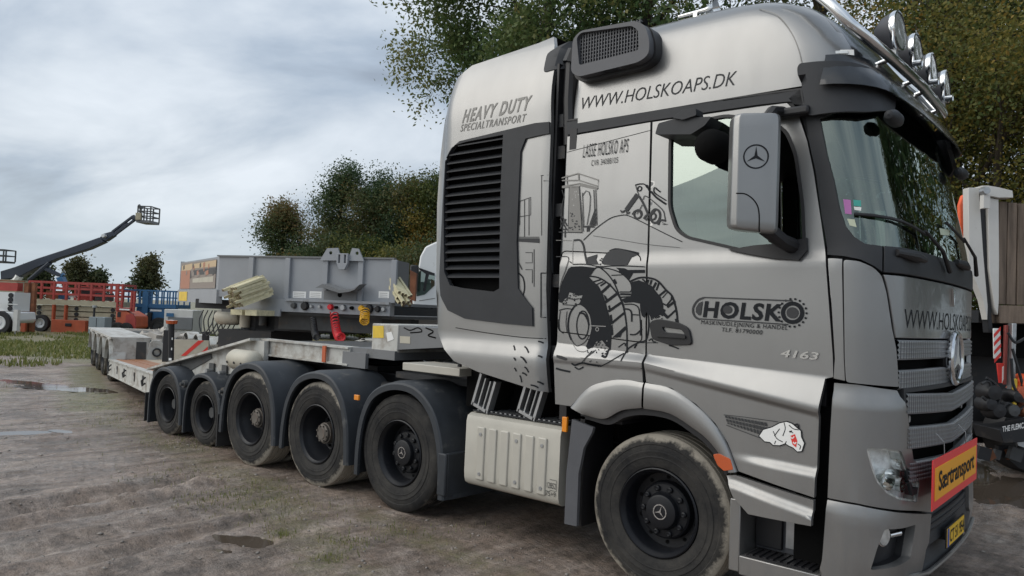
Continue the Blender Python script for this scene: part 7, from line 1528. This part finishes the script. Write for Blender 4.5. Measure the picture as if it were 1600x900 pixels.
m = MB(); m.box(X(50), X(182), 0.2, 1.7, Zz(524), Zz(519), M['rust']); m.box(X(52), X(178), 0.7, 0.75, Zz(518), Zz(478), M['mbeige']); m.build('chassis', sc1)
m = MB(); m.box(X(84), X(137), -0.15, 0.14, Zz(520), Zz(500), M['morange']); m.box(X(106), X(116), -0.18, -0.15, Zz(510), Zz(505), M['chassis']); b = m.build('engine_hood', sc1); bevel(b, 0.03)
for xp in (84, 103): m = MB(); m.box(X(xp)-0.04, X(xp)+0.04, -0.1, 0.1, Zz(500), Zz(477), M['morange']); m.build('ladder_post', sc1)
for px in (64, 168): 
    for y_ in (-0.05, 1.6): m = MB(); wheel_small(m, (X(px), y_, 0.42), 0.42, 0.3, M['alu']); m.build('wheel', sc1)
m = MB(); m.box(X(115), X(137), 0.4, 1.2, Zz(468), Zz(446), M['mred']); m.box(X(118), X(135), 0.38, 0.40, Zz(459), Zz(448), M['chassis']); m.build('control_cabinet', sc1)
m = MB(); m.box(X(84), X(94), 0.3, 0.8, Zz(468), Zz(459), M['mblue']); m.box(X(60), X(82), 0.5, 1.0, Zz(468), Zz(455), M['rust']); m.box(X(140), X(160), 0.4, 1.0, Zz(468), Zz(456), M['trailerd']); m.box(X(104), X(111), 0.1, 0.3, Zz(465), Zz(459), M['white']); m.build('platform_load', sc1)
# rusty steel uprights and red beam on the left
vf = VF(25, 35.5); rf = thing('rusty_steel_frame', 'rusty upright steel frame with a red crossbeam left of the orange scissor lift', 'steel frame', vf.loc(), YR)
X2 = lambda p_: vf.at(p_, 480)[0]; Z2 = lambda q_: vf.at(25, q_)[2]
for a0_, a1_, mt in ((33, 36, M['rust']), (36, 42, M['rust']), (45, 50, M['rust'])): m = MB(); m.box(X2(a0_), X2(a1_), 0.0+0.1*(a0_ % 2), 0.3, 0, Z2(441), mt); m.build('upright', rf)
m = MB(); m.box(X2(-20), X2(27), -0.1, 0.3, Z2(455), Z2(442), M['mred']); m.build('red_beam', rf)
for q_ in (462, 468, 440): m = MB(); m.box(X2(-20), X2(34), 0.05, 0.12, Z2(q_), Z2(q_-1.5), M['rust']); m.build('crossbar', rf)
m = MB(); m.box(X2(36), X2(43), -0.12, 0.0, Z2(518), Z2(497), M['morange']); m.build('orange_plate', rf)
# white telehandler
vf = VF(5, 33); th_ = thing('white_telehandler', 'white wheeled machine with large black tyre at the far left', 'telehandler', vf.loc(), YR)
X3 = lambda p_: vf.at(p_, 480)[0]; Z3 = lambda q_: vf.at(5, q_)[2]
m = MB(); m.prism([(X3(-40), Z3(504)), (X3(-40), Z3(486)), (X3(20), Z3(487)), (X3(22), Z3(500)), (X3(18), Z3(505))], 0, 1.6, M['whitep']); b = m.build('body', th_); bevel(b, 0.05)
m = MB(); m.box(X3(-10), X3(14), 0.3, 1.4, Z3(486), Z3(456), M['whitep']); b2 = m.build('mast', th_)
for k in range(4): m = MB(); m.lathe([(-0.03, 0.001), (-0.03, 0.11), (0.0, 0.11)], M['chassis'], 10, (X3(9), 0.28, Z3(482-k*7))); m.build('pin', b2)
m = MB(); m.box(X3(-20), X3(28), -0.05, 0.05, Z3(475.5), Z3(474), M['whitep']); m.build('rail', th_)
m = MB(); m.box(X3(23.5), X3(30), -0.1, 0.1, Z3(516), Z3(483), M['postw']); m.box(X3(26), X3(27.5), -0.05, 0.05, 0, Z3(516), M['alu']); m.build('outrigger_leg', th_)
for px in (2, -60): m = MB(); wheel_small(m, (X3(px), -0.15, 0.52), 0.52, 0.4, M['whitep']); m.build('wheel', th_)
# red machine and lattice mast
vf = VF(205, 36); rm = thing('red_scissor_lift', 'small red lift with red lattice rails between orange and blue lifts', 'scissor lift', vf.loc(), YR)
X4 = lambda p_: vf.at(p_, 480)[0]; Z4 = lambda q_: vf.at(205, q_)[2]
m = MB(); m.prism([(X4(181), 0.30), (X4(181), Z4(487)), (X4(197), Z4(486)), (X4(212), Z4(494)), (X4(213), Z4(512)), (X4(206), 0.3)], 0, 1.3, M['morange']); b = m.build('body', rm); bevel(b, 0.06); m = MB(); m.box(X4(184), X4(189), -0.02, 0, Z4(496), Z4(488), M['chassis']); m.build('vent', b)
m = MB(); m.prism([(X4(198), Z4(512)), (X4(199), Z4(492)), (X4(209), Z4(490)), (X4(214), Z4(500)), (X4(214), Z4(514))], -0.1, 0.0, M['mred']); m.build('side_hood', rm)
for px in (201, 186): m = MB(); wheel_small(m, (X4(px), -0.2, 0.33), 0.33, 0.25, M['trailerd']); m.build('wheel', rm)
for a0_, a1_, q0, q1 in ((182, 189, 487, 444), (204, 208, 487, 455)):
    m = MB(); 
    for xx in (X4(a0_), X4(a1_)): m.box(xx-0.04, xx+0.04, 0, 0.1, Z4(q0), Z4(q1), M['mred'])
    for k in range(7): z_ = Z4(q0)+(Z4(q1)-Z4(q0))*(k+0.5)/7; m.box(X4(a0_), X4(a1_), 0.02, 0.08, z_-0.04, z_+0.04, M['mred'])
    m.build('lattice_mast', rm)
m = MB(); m.box(X4(184), X4(205), -0.03, 0.3, Z4(486), Z4(481), M['mred']); m.build('sign_panel', rm)
d = Decal(lambda a, b, c: (a, -0.03+c, b), -0.012); d.line([(X4(187), Z4(484)), (X4(203), Z4(484))], 0.07, M['white'], smooth=False); d.build('sign_stripe', rm)
# blue scissor lift
vf = VF(240, 38.5); bl = thing('blue_scissor_lift', 'blue scissor lift with thin blue guard rails beside the round young tree', 'scissor lift', vf.loc(), YR)
X5 = lambda p_: vf.at(p_, 480)[0]; Z5 = lambda q_: vf.at(240, q_)[2]
m = MB(); m.box(X5(210), X5(274), 0, 1.8, Z5(481), Z5(475), M['mblue']); m.build('platform', bl)
cage('guard_rail', bl, X5(190), X5(273), Z5(475), Z5(454), 0.03, 1.75, M['mblue'], 9, 2, 0.03)
m = MB(); m.box(X5(222), X5(231), -0.05, 0.25, 0.3, Z5(456), M['mblue']); m.build('blue_post', bl)
m = MB(); m.box(X5(211), X5(222), 0.1, 1.5, Z5(511), Z5(481), M['mblue']); m.box(X5(232), X5(257), 0.05, 1.6, Z5(508), Z5(480), M['mblue']); b = m.build('body', bl); bevel(b, 0.04)
for k in range(4): m = MB(); m.box(X5(224)+0.15*(k % 2), X5(227)+0.15*(k % 2), -0.08, -0.05, Z5(507-k*5), Z5(505-k*5), M['white']); m.build('white_marker', bl)
d = Decal(lambda a, b, c: (a, 0.05+c, b), -0.012); d.line([(X5(234), Z5(485)), (X5(252), Z5(485))], 0.09, M['white'], smooth=False); d.build('white_lettering', bl)
for px in (250, 219): m = MB(); wheel_small(m, (X5(px), -0.15, 0.45), 0.45, 0.35, M['trailerd']); m.build('wheel', bl)
m = MB(); m.box(X5(232), X5(238), -0.1, 0.05, Z5(512), Z5(488), M['black']); m.build('ladder', bl)
vf = VF(268, 36); gc_ = thing('grey_power_unit', 'grey and white power unit with a blue window right of the blue lift', 'power unit', vf.loc(), YR)
m = MB(); vf.rect(m, 257, 483, 300, 522, M['postw'], 0, 1.2); vf.rect(m, 262, 495, 300, 516, M['greyd'], -0.1, 0.1); b = m.build('housing', gc_); bevel(b, 0.02); m = MB(); vf.rect(m, 260, 489, 271, 495, M['mblue'], -0.12, 0.05); m.build('window', b)
vf = VF(150, 34); gb_ = thing('grey_cabinet', 'grey steel cabinet standing in front of the scissor arms', 'cabinet', vf.loc(), YR)
m = MB(); vf.rect(m, 139, 495, 163, 522, M['cabinet'], 0, 0.6); b = m.build('box', gb_); bevel(b, 0.01); m = MB(); a_ = vf.at(151, 497); m.box(a_[0]-0.01, a_[0]+0.01, a_[1]-0.01, a_[1], 0.1, a_[2], M['chassis']); m.build('door_gap', b)
m = MB(); a_ = vf.at(141, 495); m.tube([(a_[0], a_[1]+0.3, a_[2]), (a_[0], a_[1]+0.3, a_[2]+0.45)], 0.05, M['black']); m.lathe([(0, 0.001), (0, 0.1), (0.1, 0.1), (0.1, 0.001)], M['alu'], 10, (a_[0], a_[1]+0.3, a_[2]+0.42), 'Z'); m.build('lamp_stub', gb_)
vf = VF(165, 33); pl_ = thing('grey_beam_stack', 'low stack of grey steel beams lying before the machines', 'steel beams', vf.loc(), YR)
for k, (a0_, a1_, q0, q1) in enumerate(((172, 250, 524, 519), (160, 178, 522, 514), (178, 252, 519.5, 516))): m = MB(); vf.rect(m, a0_, q0, a1_, q1, (M['greyd'], M['chassis'], M['concrete'])[k], 0.2*k, 0.5); m.build('beam', pl_)
# articulated boom lift
vf = VF(110, 44); bo = thing('boom_lift', 'dark telescopic boom lift raised high with its work cage against the sky', 'boom lift', vf.loc(), YR)
def quad(name, pts, y0_, y1_, mat, parent=bo): m = MB(); m.prism(vf.xz(*pts), y0_, y1_, mat); o = m.build(name, parent); bevel(o, 0.03); return o
quad('main_boom', ((3, 424), (26, 417), (60, 404), (100, 391), (156, 371), (164, 378), (140, 389), (92, 404), (60, 418), (30, 434), (4, 437)), -0.25, 0.25, M['boom'])
quad('boom_extension', ((155, 372), (162, 365), (176, 361), (178, 368), (165, 377)), -0.2, 0.2, M['boom'])
for q in (((176, 362), (208, 338)), ((178, 368), (214, 341)), ((208, 337), (214, 344)), ((180, 364), (200, 349)), ((176, 361), (179, 369)), ((186, 361), (197, 350))): a_, b_ = vf.at(*q[0]), vf.at(*q[1]); m = MB(); m.tube([a_, b_], 0.09, M['boom'], 6); m.build('jib_strut', bo)
a_, b_ = vf.at(45, 438), vf.at(78, 410); m = MB(); m.tube([a_, b_], [0.12, 0.16], M['boom'], 8); m.build('lift_cylinder', bo)
for q in (((64, 417), (78, 424)), ((78, 424), (92, 430)), ((70, 418), (96, 431)), ((96, 431), (100, 428))): a_, b_ = vf.at(*q[0]), vf.at(*q[1]); m = MB(); m.tube([a_, b_], 0.10, M['mblue'] if q[0][0] > 80 else M['boom'], 6); m.build('link_bar', bo)
m = MB(); m.prism(vf.xz((89, 434), (98, 432), (102, 442), (94, 444)), -0.2, 0.2, M['mblue']); m.build('blue_link', bo)
m = MB(); m.tube([vf.at(25, 439), vf.at(30, 431)], 0.22, M['whitep'], 8); m.lathe([(-0.3, 0.001), (-0.3, 0.1), (0.0, 0.1)], M['whitep'], 10, vf.at(165, 369)); m.build('white_joint', bo)
ca, cb_2 = vf.at(218, 346), vf.at(240, 324); cg = MB(); cg.box(ca[0], cb_2[0], -0.6, 0.6, ca[2]-0.1, ca[2]+0.05, M['greyd']); cgo = cg.build('work_cage', bo)
cage('cage_rail', cgo, ca[0]+0.05, cb_2[0], ca[2], cb_2[2]-0.0, -0.55, 0.55, M['trailerd'], 2, 3, 0.03)
m = MB(); m.box(ca[0], ca[0]+0.3, -0.7, -0.5, ca[2]+0.05, ca[2]+0.45, M['mbeige']); m.tube([vf.at(219, 338), vf.at(220, 325), vf.at(217, 320)], 0.08, M['greyd'], 6); m.lathe([(0, 0.001), (0, 0.14), (0.15, 0.14), (0.15, 0.001)], M['greyd'], 10, vf.at(220, 326), 'Z'); m.tube([vf.at(208, 341), vf.at(218, 342)], 0.15, M['boom'], 6); m.build('cage_controls', cgo)
m = MB(); m.box(vf.at(2, 400)[0], vf.at(40, 400)[0], -0.8, 0.8, 0.6, vf.at(10, 437)[2], M['mbeige']); m.box(vf.at(-10, 400)[0], vf.at(60, 400)[0], -1.1, 1.1, 0.5, 1.1, M['boom']); m.build('turret', bo)
for px in (0, 50): m = MB(); wheel_small(m, (vf.at(px, 480)[0], -1.3, 0.5), 0.5, 0.4, M['alu']); m.build('wheel', bo)
vf = VF(-5, 42); bo2 = thing('second_boom_lift', 'empty open work cage of a second lift cut by the left picture edge', 'boom lift', vf.loc(), YR)
ca, cb_2 = vf.at(-18, 409), vf.at(13, 391); cg = MB(); cg.box(ca[0], cb_2[0], -0.5, 0.5, ca[2]-0.03, ca[2]+0.07, M['trailerd']); cgo = cg.build('work_cage', bo2); cage('cage_rail', cgo, ca[0], cb_2[0], ca[2]+0.05, cb_2[2], -0.5, 0.5, M['trailerd'], 2, 2, 0.03)
m = MB(); m.tube([(ca[0], 0, ca[2]), (ca[0]-2.5, 0, 1.5)], 0.15, M['boom'], 8); m.box(ca[0]-3.4, ca[0]-1.6, -0.8, 0.8, 0.4, 1.5, M['boom']); m.build('boom', bo2)

# ================================================================== timber-sided trailer with crane gear on the right
vf = VF(1560, 9.6); rt = thing('timber_sided_trailer', 'trailer with scuffed white corner posts and tall weathered board side', 'trailer', vf.loc(), YR)
X6 = lambda p_, dy=0: vf.at(p_, 480, dy)[0]; Z6_ = lambda q_, p_=1560: vf.at(p_, q_)[2]
def pst(name, pts, y0_, y1_, mat, parent=rt, bv=0.006): m = MB(); m.prism(vf.xz(*pts), y0_, y1_, mat); o = m.build(name, parent); bevel(o, bv); return o
pst('corner_post', ((1517, 292), (1534, 292), (1539, 400), (1544, 478), (1543, 500), (1537, 470), (1526, 440), (1516, 420)), 0.0, 0.12, M['postw'])
pst('post_recess', ((1532, 300), (1544, 308), (1548, 440), (1553, 520), (1546, 520), (1541, 430)), 0.02, 0.14, M['chassis'])
pst('inner_post', ((1546, 308), (1563, 311), (1562, 400), (1560, 470), (1558, 492), (1553, 480), (1546, 420)), -0.02, 0.10, M['postw'])
pst('top_clamp', ((1534, 290), (1545, 290), (1562, 293), (1582, 298), (1583, 309), (1560, 309), (1545, 306), (1538, 307)), -0.06, 0.10, M['postw'])
m = MB(); a_ = vf.at(1540, 298, -0.1); m.lathe([(-0.03, 0.001), (-0.03, 0.045), (0.05, 0.055)], M['alu'], 16, (a_[0], a_[1]+0.0, a_[2])); m.box(a_[0]-0.02, a_[0]+0.06, a_[1], a_[1]+0.08, a_[2]-0.22, a_[2]-0.05, M['postw']); m.build('clamp_bolt', rt)
bw = [(1563, 1576), (1577, 1592), (1593, 1612), (1613, 1630), (1631, 1650), (1651, 1672), (1673, 1692)]
for k, (p0, p1) in enumerate(bw): m = MB(); m.box(X6(p0)+0.003, X6(p1)-0.003, 0.05+0.006*(k % 2), 0.09, Z6_(475), Z6_(313+(k*5) % 4, 1570), M['board']); b = m.build('side_board', rt); bevel(b, 0.004)
pst('floor_beam', ((1560, 477), (1700, 480), (1700, 507), (1562, 505)), 0.0, 0.20, M['board'])
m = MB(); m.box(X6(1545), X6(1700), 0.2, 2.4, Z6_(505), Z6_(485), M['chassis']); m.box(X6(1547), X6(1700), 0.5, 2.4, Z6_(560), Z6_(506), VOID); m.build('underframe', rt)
st = pst('striped_plate', ((1548, 513), (1559, 513), (1559, 559), (1548, 560)), -0.05, -0.03, M['white'])
d = Decal(lambda a, b, c: (a, -0.05+c, b), -0.004)
for k in range(4): z_ = 516+k*13; d.fill(vf.xz((1548, z_+6), (1559, z_-6), (1559, z_), (1548, z_+12)), M['red'])
d.build('red_stripe', st)
pst('red_strip_post', ((1566, 508), (1571, 508), (1566, 600), (1562, 600)), -0.06, -0.02, principled('dull_red', (0.28, 0.06, 0.05), 0.6)); pst('hydraulic_leg', ((1572, 505), (1579, 505), (1576, 560), (1574, 640), (1566, 640), (1570, 560)), -0.12, -0.03, M['alu'])
st2 = pst('red_white_plate', ((1553, 567), (1566, 567), (1566, 598), (1556, 598)), -0.04, -0.02, M['red']); m = MB(); m.prism(vf.xz((1561, 573), (1565, 570), (1565, 585), (1560, 598)), -0.046, -0.041, M['white']); m.build('white_stripe', st2)
pst('brass_pipe', ((1570, 590), (1575, 590), (1572, 640), (1567, 640)), -0.16, -0.12, M['yellow'])
for q in (((1534, 600), (1545, 596), (1551, 610)), ((1541, 590), (1555, 600), (1562, 620), (1556, 640)), ((1582, 545), (1592, 580), (1600, 610)), ((1560, 645), (1575, 630), (1590, 640), (1605, 632)), ((1535, 620), (1548, 630), (1556, 622)), ((1575, 520), (1586, 535), (1602, 528)), ((1580, 560), (1583, 600), (1594, 618), (1597, 600))):
    m = MB(); m.tube(smoothline([vf.at(x_, y_, -0.2) for x_, y_ in q], 4), 0.018, M['blackhose'], 6); m.build('hydraulic_hose', rt)
for c_, r_, mt in (((1590, 612), 0.11, M['morange']), ((1600, 600), 0.13, M['tarp']), ((1582, 618), 0.10, M['black']), ((1545, 612), 0.13, M['black']), ((1552, 640), 0.12, M['black']), ((1575, 640), 0.10, M['trailerd']), ((1540, 630), 0.10, M['chassis']), ((1596, 640), 0.09, M['rust'])):
    m = MB(); a_ = vf.at(*c_, -0.1); m.lathe([(-0.14, 0.001), (-0.13, r_*0.7), (-0.05, r_), (0.08, r_), (0.1, 0.001)], mt, 14, a_); m.build('hydraulic_motor', rt)
lowb = pst('low_bumper_beam', ((1530, 664), (1560, 664), (1700, 640), (1700, 664), (1560, 683), (1536, 684)), -0.35, 0.2, M['chassis'])
d = Decal(lambda a, b, c: (a, -0.35+c, b), -0.005); q = vf.xz((1562, 676), (1612, 668), dy=0)
qa, qb = vf.at(1562, 674, -0.35), vf.at(1604, 666, -0.35); d.text('THE FLEMCAR', (qa[0], qa[2]), (qb[0], qb[2]), 0.07, M['white'], bold=0.02); d.build('beam_lettering', lowb)
m = MB(); wheel_small(m, (X6(1650), 0.3, 0.5), 0.5, 0.4, M['alu']); m.box(X6(1530), X6(1700), 0.3, 2.0, 0.5, 0.6, M['chassis']); m.box(X6(1536), X6(1700), 0.9, 1.0, 0.3, Z6_(506), M['chassis']); m.build('running_gear', rt)
for k in range(7): m = MB(); a_ = vf.at(1540+k*10, 655, RNG.uniform(-.2, .1)); s_ = RNG.uniform(0.04, 0.09); m.box(a_[0]-s_, a_[0]+s_, a_[1], a_[1]+s_, 0.24, 0.32+s_, (M['chassis'], M['rust'], M['trailerd'])[k % 3], Matrix.Rotation(RNG.uniform(-.5, .5), 3, 'Y')); m.build('loose_fitting', rt)
# orange tarp hanging at the post
vf2 = VF(1508, 10.2); tp = MB(); pts = [(1507, 304), (1514, 302), (1516, 340), (1516, 380), (1515, 407), (1509, 404), (1505, 380), (1503, 350), (1502, 320)]
tp.prism(vf2.xz(*pts), 0, 0.06, M['tarp']); o = tp.build('orange_tarpaulin', None); o.location = vf2.loc(); o.rotation_euler = (0, 0, YR); bevel(o, 0.02); props(o, 'crumpled orange tarpaulin hanging beside the white corner post', 'tarpaulin')

# ================================================================== TREES
def rot_to(d):
    d = d/np.linalg.norm(d); u = np.cross(d, [0, 0, 1.0]); 
    if np.linalg.norm(u) < 1e-3: u = np.array([1.0, 0, 0])
    u /= np.linalg.norm(u); return u, np.cross(d, u)
def make_tree(name, label, base, H, spread, nleaf, lsize, mat, seed, trunk_r=0.25, crown0=0.25, droop=0.0, levels=4, group=None, aspect=1.0, cat='tree', clump=0.5, lean=(0, 0), dens=1.0):
    """tapered trunk, limbs and twigs grown by recursion; leaves are small folded faces clustered round the twigs"""
    R_ = np.random.default_rng(seed); segs = []; tips = []
    def grow(p, d, L_, r, lv):
        n = 4 if lv else 9; pts = [p]; dd = d/np.linalg.norm(d)
        for k in range(n):
            dd = dd+R_.normal(0, 0.10 if lv else 0.045, 3)+np.array([0, 0, (-droop if lv > 1 else 0.03)]); dd /= np.linalg.norm(dd); p = p+dd*L_/n; pts.append(p)
        segs.append((pts, r, r*(0.35 if lv else 0.25), lv))
        if lv >= levels-2: tips.extend([(q, lv) for q in pts[1:]])
        if lv == levels-1: return
        nb = (15, 6, 5, 4)[lv] if lv < 4 else 3; 
        for k in range(nb):
            t = (crown0+(1-crown0)*(k+R_.random())/nb) if lv == 0 else (0.25+0.75*(k+R_.random())/nb); i = min(n-1, int(t*n)); q = pts[i]+(pts[i+1]-pts[i])*(t*n-i); u, w = rot_to(dd if lv else np.array([0, 0, 1.0])); a = R_.uniform(0, 6.28) if lv else k*2.4+R_.uniform(-.5, .5)
            side = u*math.cos(a)+w*math.sin(a)
            if lv == 0: up = 0.25+0.9*t; ln = spread*(1.05-0.75*abs(t-0.45)**1.0)*(0.75+0.5*R_.random()); nd = side+np.array([0, 0, up*aspect])
            else: up = 0.9; nd = side*0.9+dd*0.9; ln = L_*(0.42+0.25*R_.random())
            grow(q, nd, ln, max(0.008, r*(1-t*0.7)*0.42), lv+1)
    grow(np.array([0.0, 0.0, -0.1]), np.array([lean[0], lean[1], 1.0]), H, trunk_r, 0)
    root = thing(name, label, cat, base, 0.0, group)
    m = MB()
    for pts, r0, r1, lv in segs:
        if lv >= 3 and R_.random() < 0.5: continue
        k = len(pts); m.tube(pts, [r0+(r1-r0)*i/(k-1) for i in range(k)], M['bark'], (9, 6, 4, 3)[min(lv, 3)], cap=False)
    m.build('trunk', root, 60, fix=False)
    T_ = np.array([t[0] for t in tips]); w_ = np.ones(len(T_)); nl = nleaf; idx = R_.integers(0, len(T_), nl)
    # uneven density: whole boughs are fuller or thinner
    dn = np.array([0.5+vv for vv in vnoise(T_[:, 0]*0.9+seed, T_[:, 2]*0.9+T_[:, 1]*0.7, seed)]); keep = R_.random(nl) < np.clip(dn[idx]*1.5*dens, 0.12, 1); idx = idx[keep]; nl = len(idx)
    P = T_[idx]+R_.normal(0, clump, (nl, 3))*np.array([1, 1, 0.8]); P[:, 2] = np.maximum(P[:, 2], 0.3)
    N_ = R_.normal(0, 1, (nl, 3)); N_[:, 2] += 0.5; N_ /= np.linalg.norm(N_, axis=1)[:, None]; A = np.cross(N_, R_.normal(0, 1, (nl, 3))); A /= np.linalg.norm(A, axis=1)[:, None]; B = np.cross(N_, A); s = lsize*R_.uniform(0.6, 1.3, (nl, 1))
    V = np.stack([P-A*s, P-B*s*0.55+N_*s*0.15, P+A*s, P+B*s*0.55+N_*s*0.15], 1).reshape(-1, 3); Fc = (np.arange(nl)[:, None]*4+np.array([[0, 1, 2, 3]]))
    o = np_mesh('crown', V, Fc, mat, root); bt = np.clip(0.5+1.3*vnoise(T_[:, 0]*0.45+seed*3, T_[:, 2]*0.45+T_[:, 1]*0.45, seed+5), 0, 1)[idx]; tt = np.clip(bt*0.8+R_.uniform(-0.12, 0.30, nl), 0, 1); set_tint(o, np.repeat(tt, 4)); return root
LF_pop = leafmat('poplar_leaves', [(0.049, 0.089, 0.037), (0.092, 0.147, 0.049), (0.159, 0.193, 0.067), (0.233, 0.212, 0.075)])
LF_dark = leafmat('dark_autumn_leaves', [(0.036, 0.070, 0.036), (0.062, 0.106, 0.047), (0.103, 0.125, 0.050), (0.193, 0.129, 0.048)])
LF_aut = leafmat('yellowing_leaves', [(0.046, 0.075, 0.029), (0.099, 0.127, 0.037), (0.224, 0.195, 0.046), (0.330, 0.195, 0.046)])
LF_yng = leafmat('young_tree_leaves', [(0.030, 0.050, 0.025), (0.06, 0.08, 0.035), (0.11, 0.10, 0.045)])
def gpos(px, depth): p = onD(px, 500, depth); return (float(p[0]), float(p[1]), 0.0)
make_tree('poplar_tree', 'tall spreading poplar with open ragged branches rising behind the silver tower', gpos(800, 25), 17, 4.9, 120000, 0.078, LF_pop, 21, 0.38, 0.29, aspect=1.0, clump=0.36, dens=1.2)
make_tree('poplar_tree', 'leafy poplar directly behind the roof of the lorry cab', gpos(1010, 24), 17, 4.6, 80000, 0.078, LF_pop, 4, 0.34, 0.2, clump=0.45)
for k, (px, dp_, H_, sp_, mt, sd, lb_) in enumerate((
    (1270, 21, 14, 4.2, LF_pop, 33, 'green tree rising behind the roof light bar'),
    (1480, 19, 13, 4.2, LF_pop, 34, 'broad green tree right of the roof lamps'),
    (1640, 21, 14, 5.0, LF_dark, 35, 'dark leafy tree at the right picture edge'),
    (1380, 27, 11, 4.5, LF_aut, 36, 'yellowing autumn tree between lamp bar and timber trailer'))):
    make_tree('roadside_tree', lb_, gpos(px, dp_), H_*(0.86 if k in (1, 2) else 1), sp_, 85000, 0.056, mt, sd, 0.3, 0.10, clump=0.36, dens=0.75 if k in (1, 2) else 1.0)
make_tree('autumn_bush_tree', 'low yellow and brown bushy tree above the timber-sided trailer', gpos(1570, 17), 7.5, 3.4, 80000, 0.050, LF_aut, 41, 0.18, 0.05, clump=0.42)
make_tree('autumn_bush_tree', 'rust-tinted bushy tree just right of the windscreen', gpos(1490, 22), 8.0, 3.6, 75000, 0.055, LF_aut, 42, 0.18, 0.05, clump=0.6)
# trees off to the right whose crowns the windscreen mirrors
for k, (x_, y_, H_) in enumerate(((7, 16, 11), (9.5, 19, 13), (13, 21, 13))):
    make_tree('yard_edge_tree', ('nearest of the leafy trees mirrored in the windscreen, right of the lorry', 'middle leafy tree of those mirrored in the windscreen', 'farthest leafy tree of those mirrored in the windscreen')[k], (x_, y_, 0.0), H_, 3.8, 12000, 0.17, LF_dark, 60+k, 0.28, 0.12, clump=0.55, group='trees beyond the right edge mirrored in the windscreen')
# wood behind the grey trailer
wd_ = [(428, 47, 7.4, 2.7, LF_dark, 'leftmost and lowest tree of the wood behind the grey trailer'), (475, 45, 9.4, 2.6, LF_dark, 'pointed dark tree, second from the left in the wood'), (515, 47, 7.5, 2.4, LF_aut, 'small light tree in the dip of the wood skyline'), (572, 44, 10.8, 3.2, LF_dark, 'tallest tree of the wood, above the bow plate'), (630, 43, 9.6, 3.0, LF_dark, 'reddish dark tree in the wood right of the tallest one'), (676, 42, 10.0, 3.0, LF_aut, 'browning tree of the wood next to the silver tower'), (545, 41, 5.2, 2.6, LF_aut, 'low orange-leaved tree at the front of the wood'), (610, 40, 4.6, 2.6, LF_aut, 'low yellow bush tree before the middle of the wood'), (455, 42, 4.6, 2.6, LF_dark, 'low dark bush tree at the left front of the wood'), (500, 43, 5.5, 2.6, LF_dark, 'shadowy low tree under the pointed one'), (660, 38, 5.0, 2.8, LF_dark, 'low dark tree in front beside the white lorry'), (735, 41, 10.0, 3.2, LF_dark, 'dark tree of the wood mostly hidden by the tower')]
for k, (px, dp_, H_, sp_, mt, lb_) in enumerate(wd_): make_tree('wood_tree', lb_, gpos(px+(22 if px < 600 else 8), dp_), H_*(0.80 if px == 572 else 1.0 if px in (428, 475) else 0.86), sp_*0.56, 38000, 0.075, mt, 80+k, 0.2, 0.06, clump=0.42, aspect=1.5, droop=0.05)
# three young trees behind the machines
for k, (px, w_, top, lb_) in enumerate(((222, 50, 405, 'round young tree standing above the blue lift'), (126, 42, 409, 'young tree above the orange scissor lift'), (45, 52, 428, 'half hidden young tree under the raised boom'), (152, 24, 430, 'small bush top right of the young tree above the orange lift'))):
    dp_ = 56; H_ = (468-top)*dp_/1175+1.83; make_tree('young_tree', lb_, gpos(px, dp_), H_*0.93, w_*dp_/1175*0.42, 5200, 0.13, LF_yng, 100+k, 0.09, 0.42, levels=3, clump=0.26, aspect=1.2, dens=1.3)
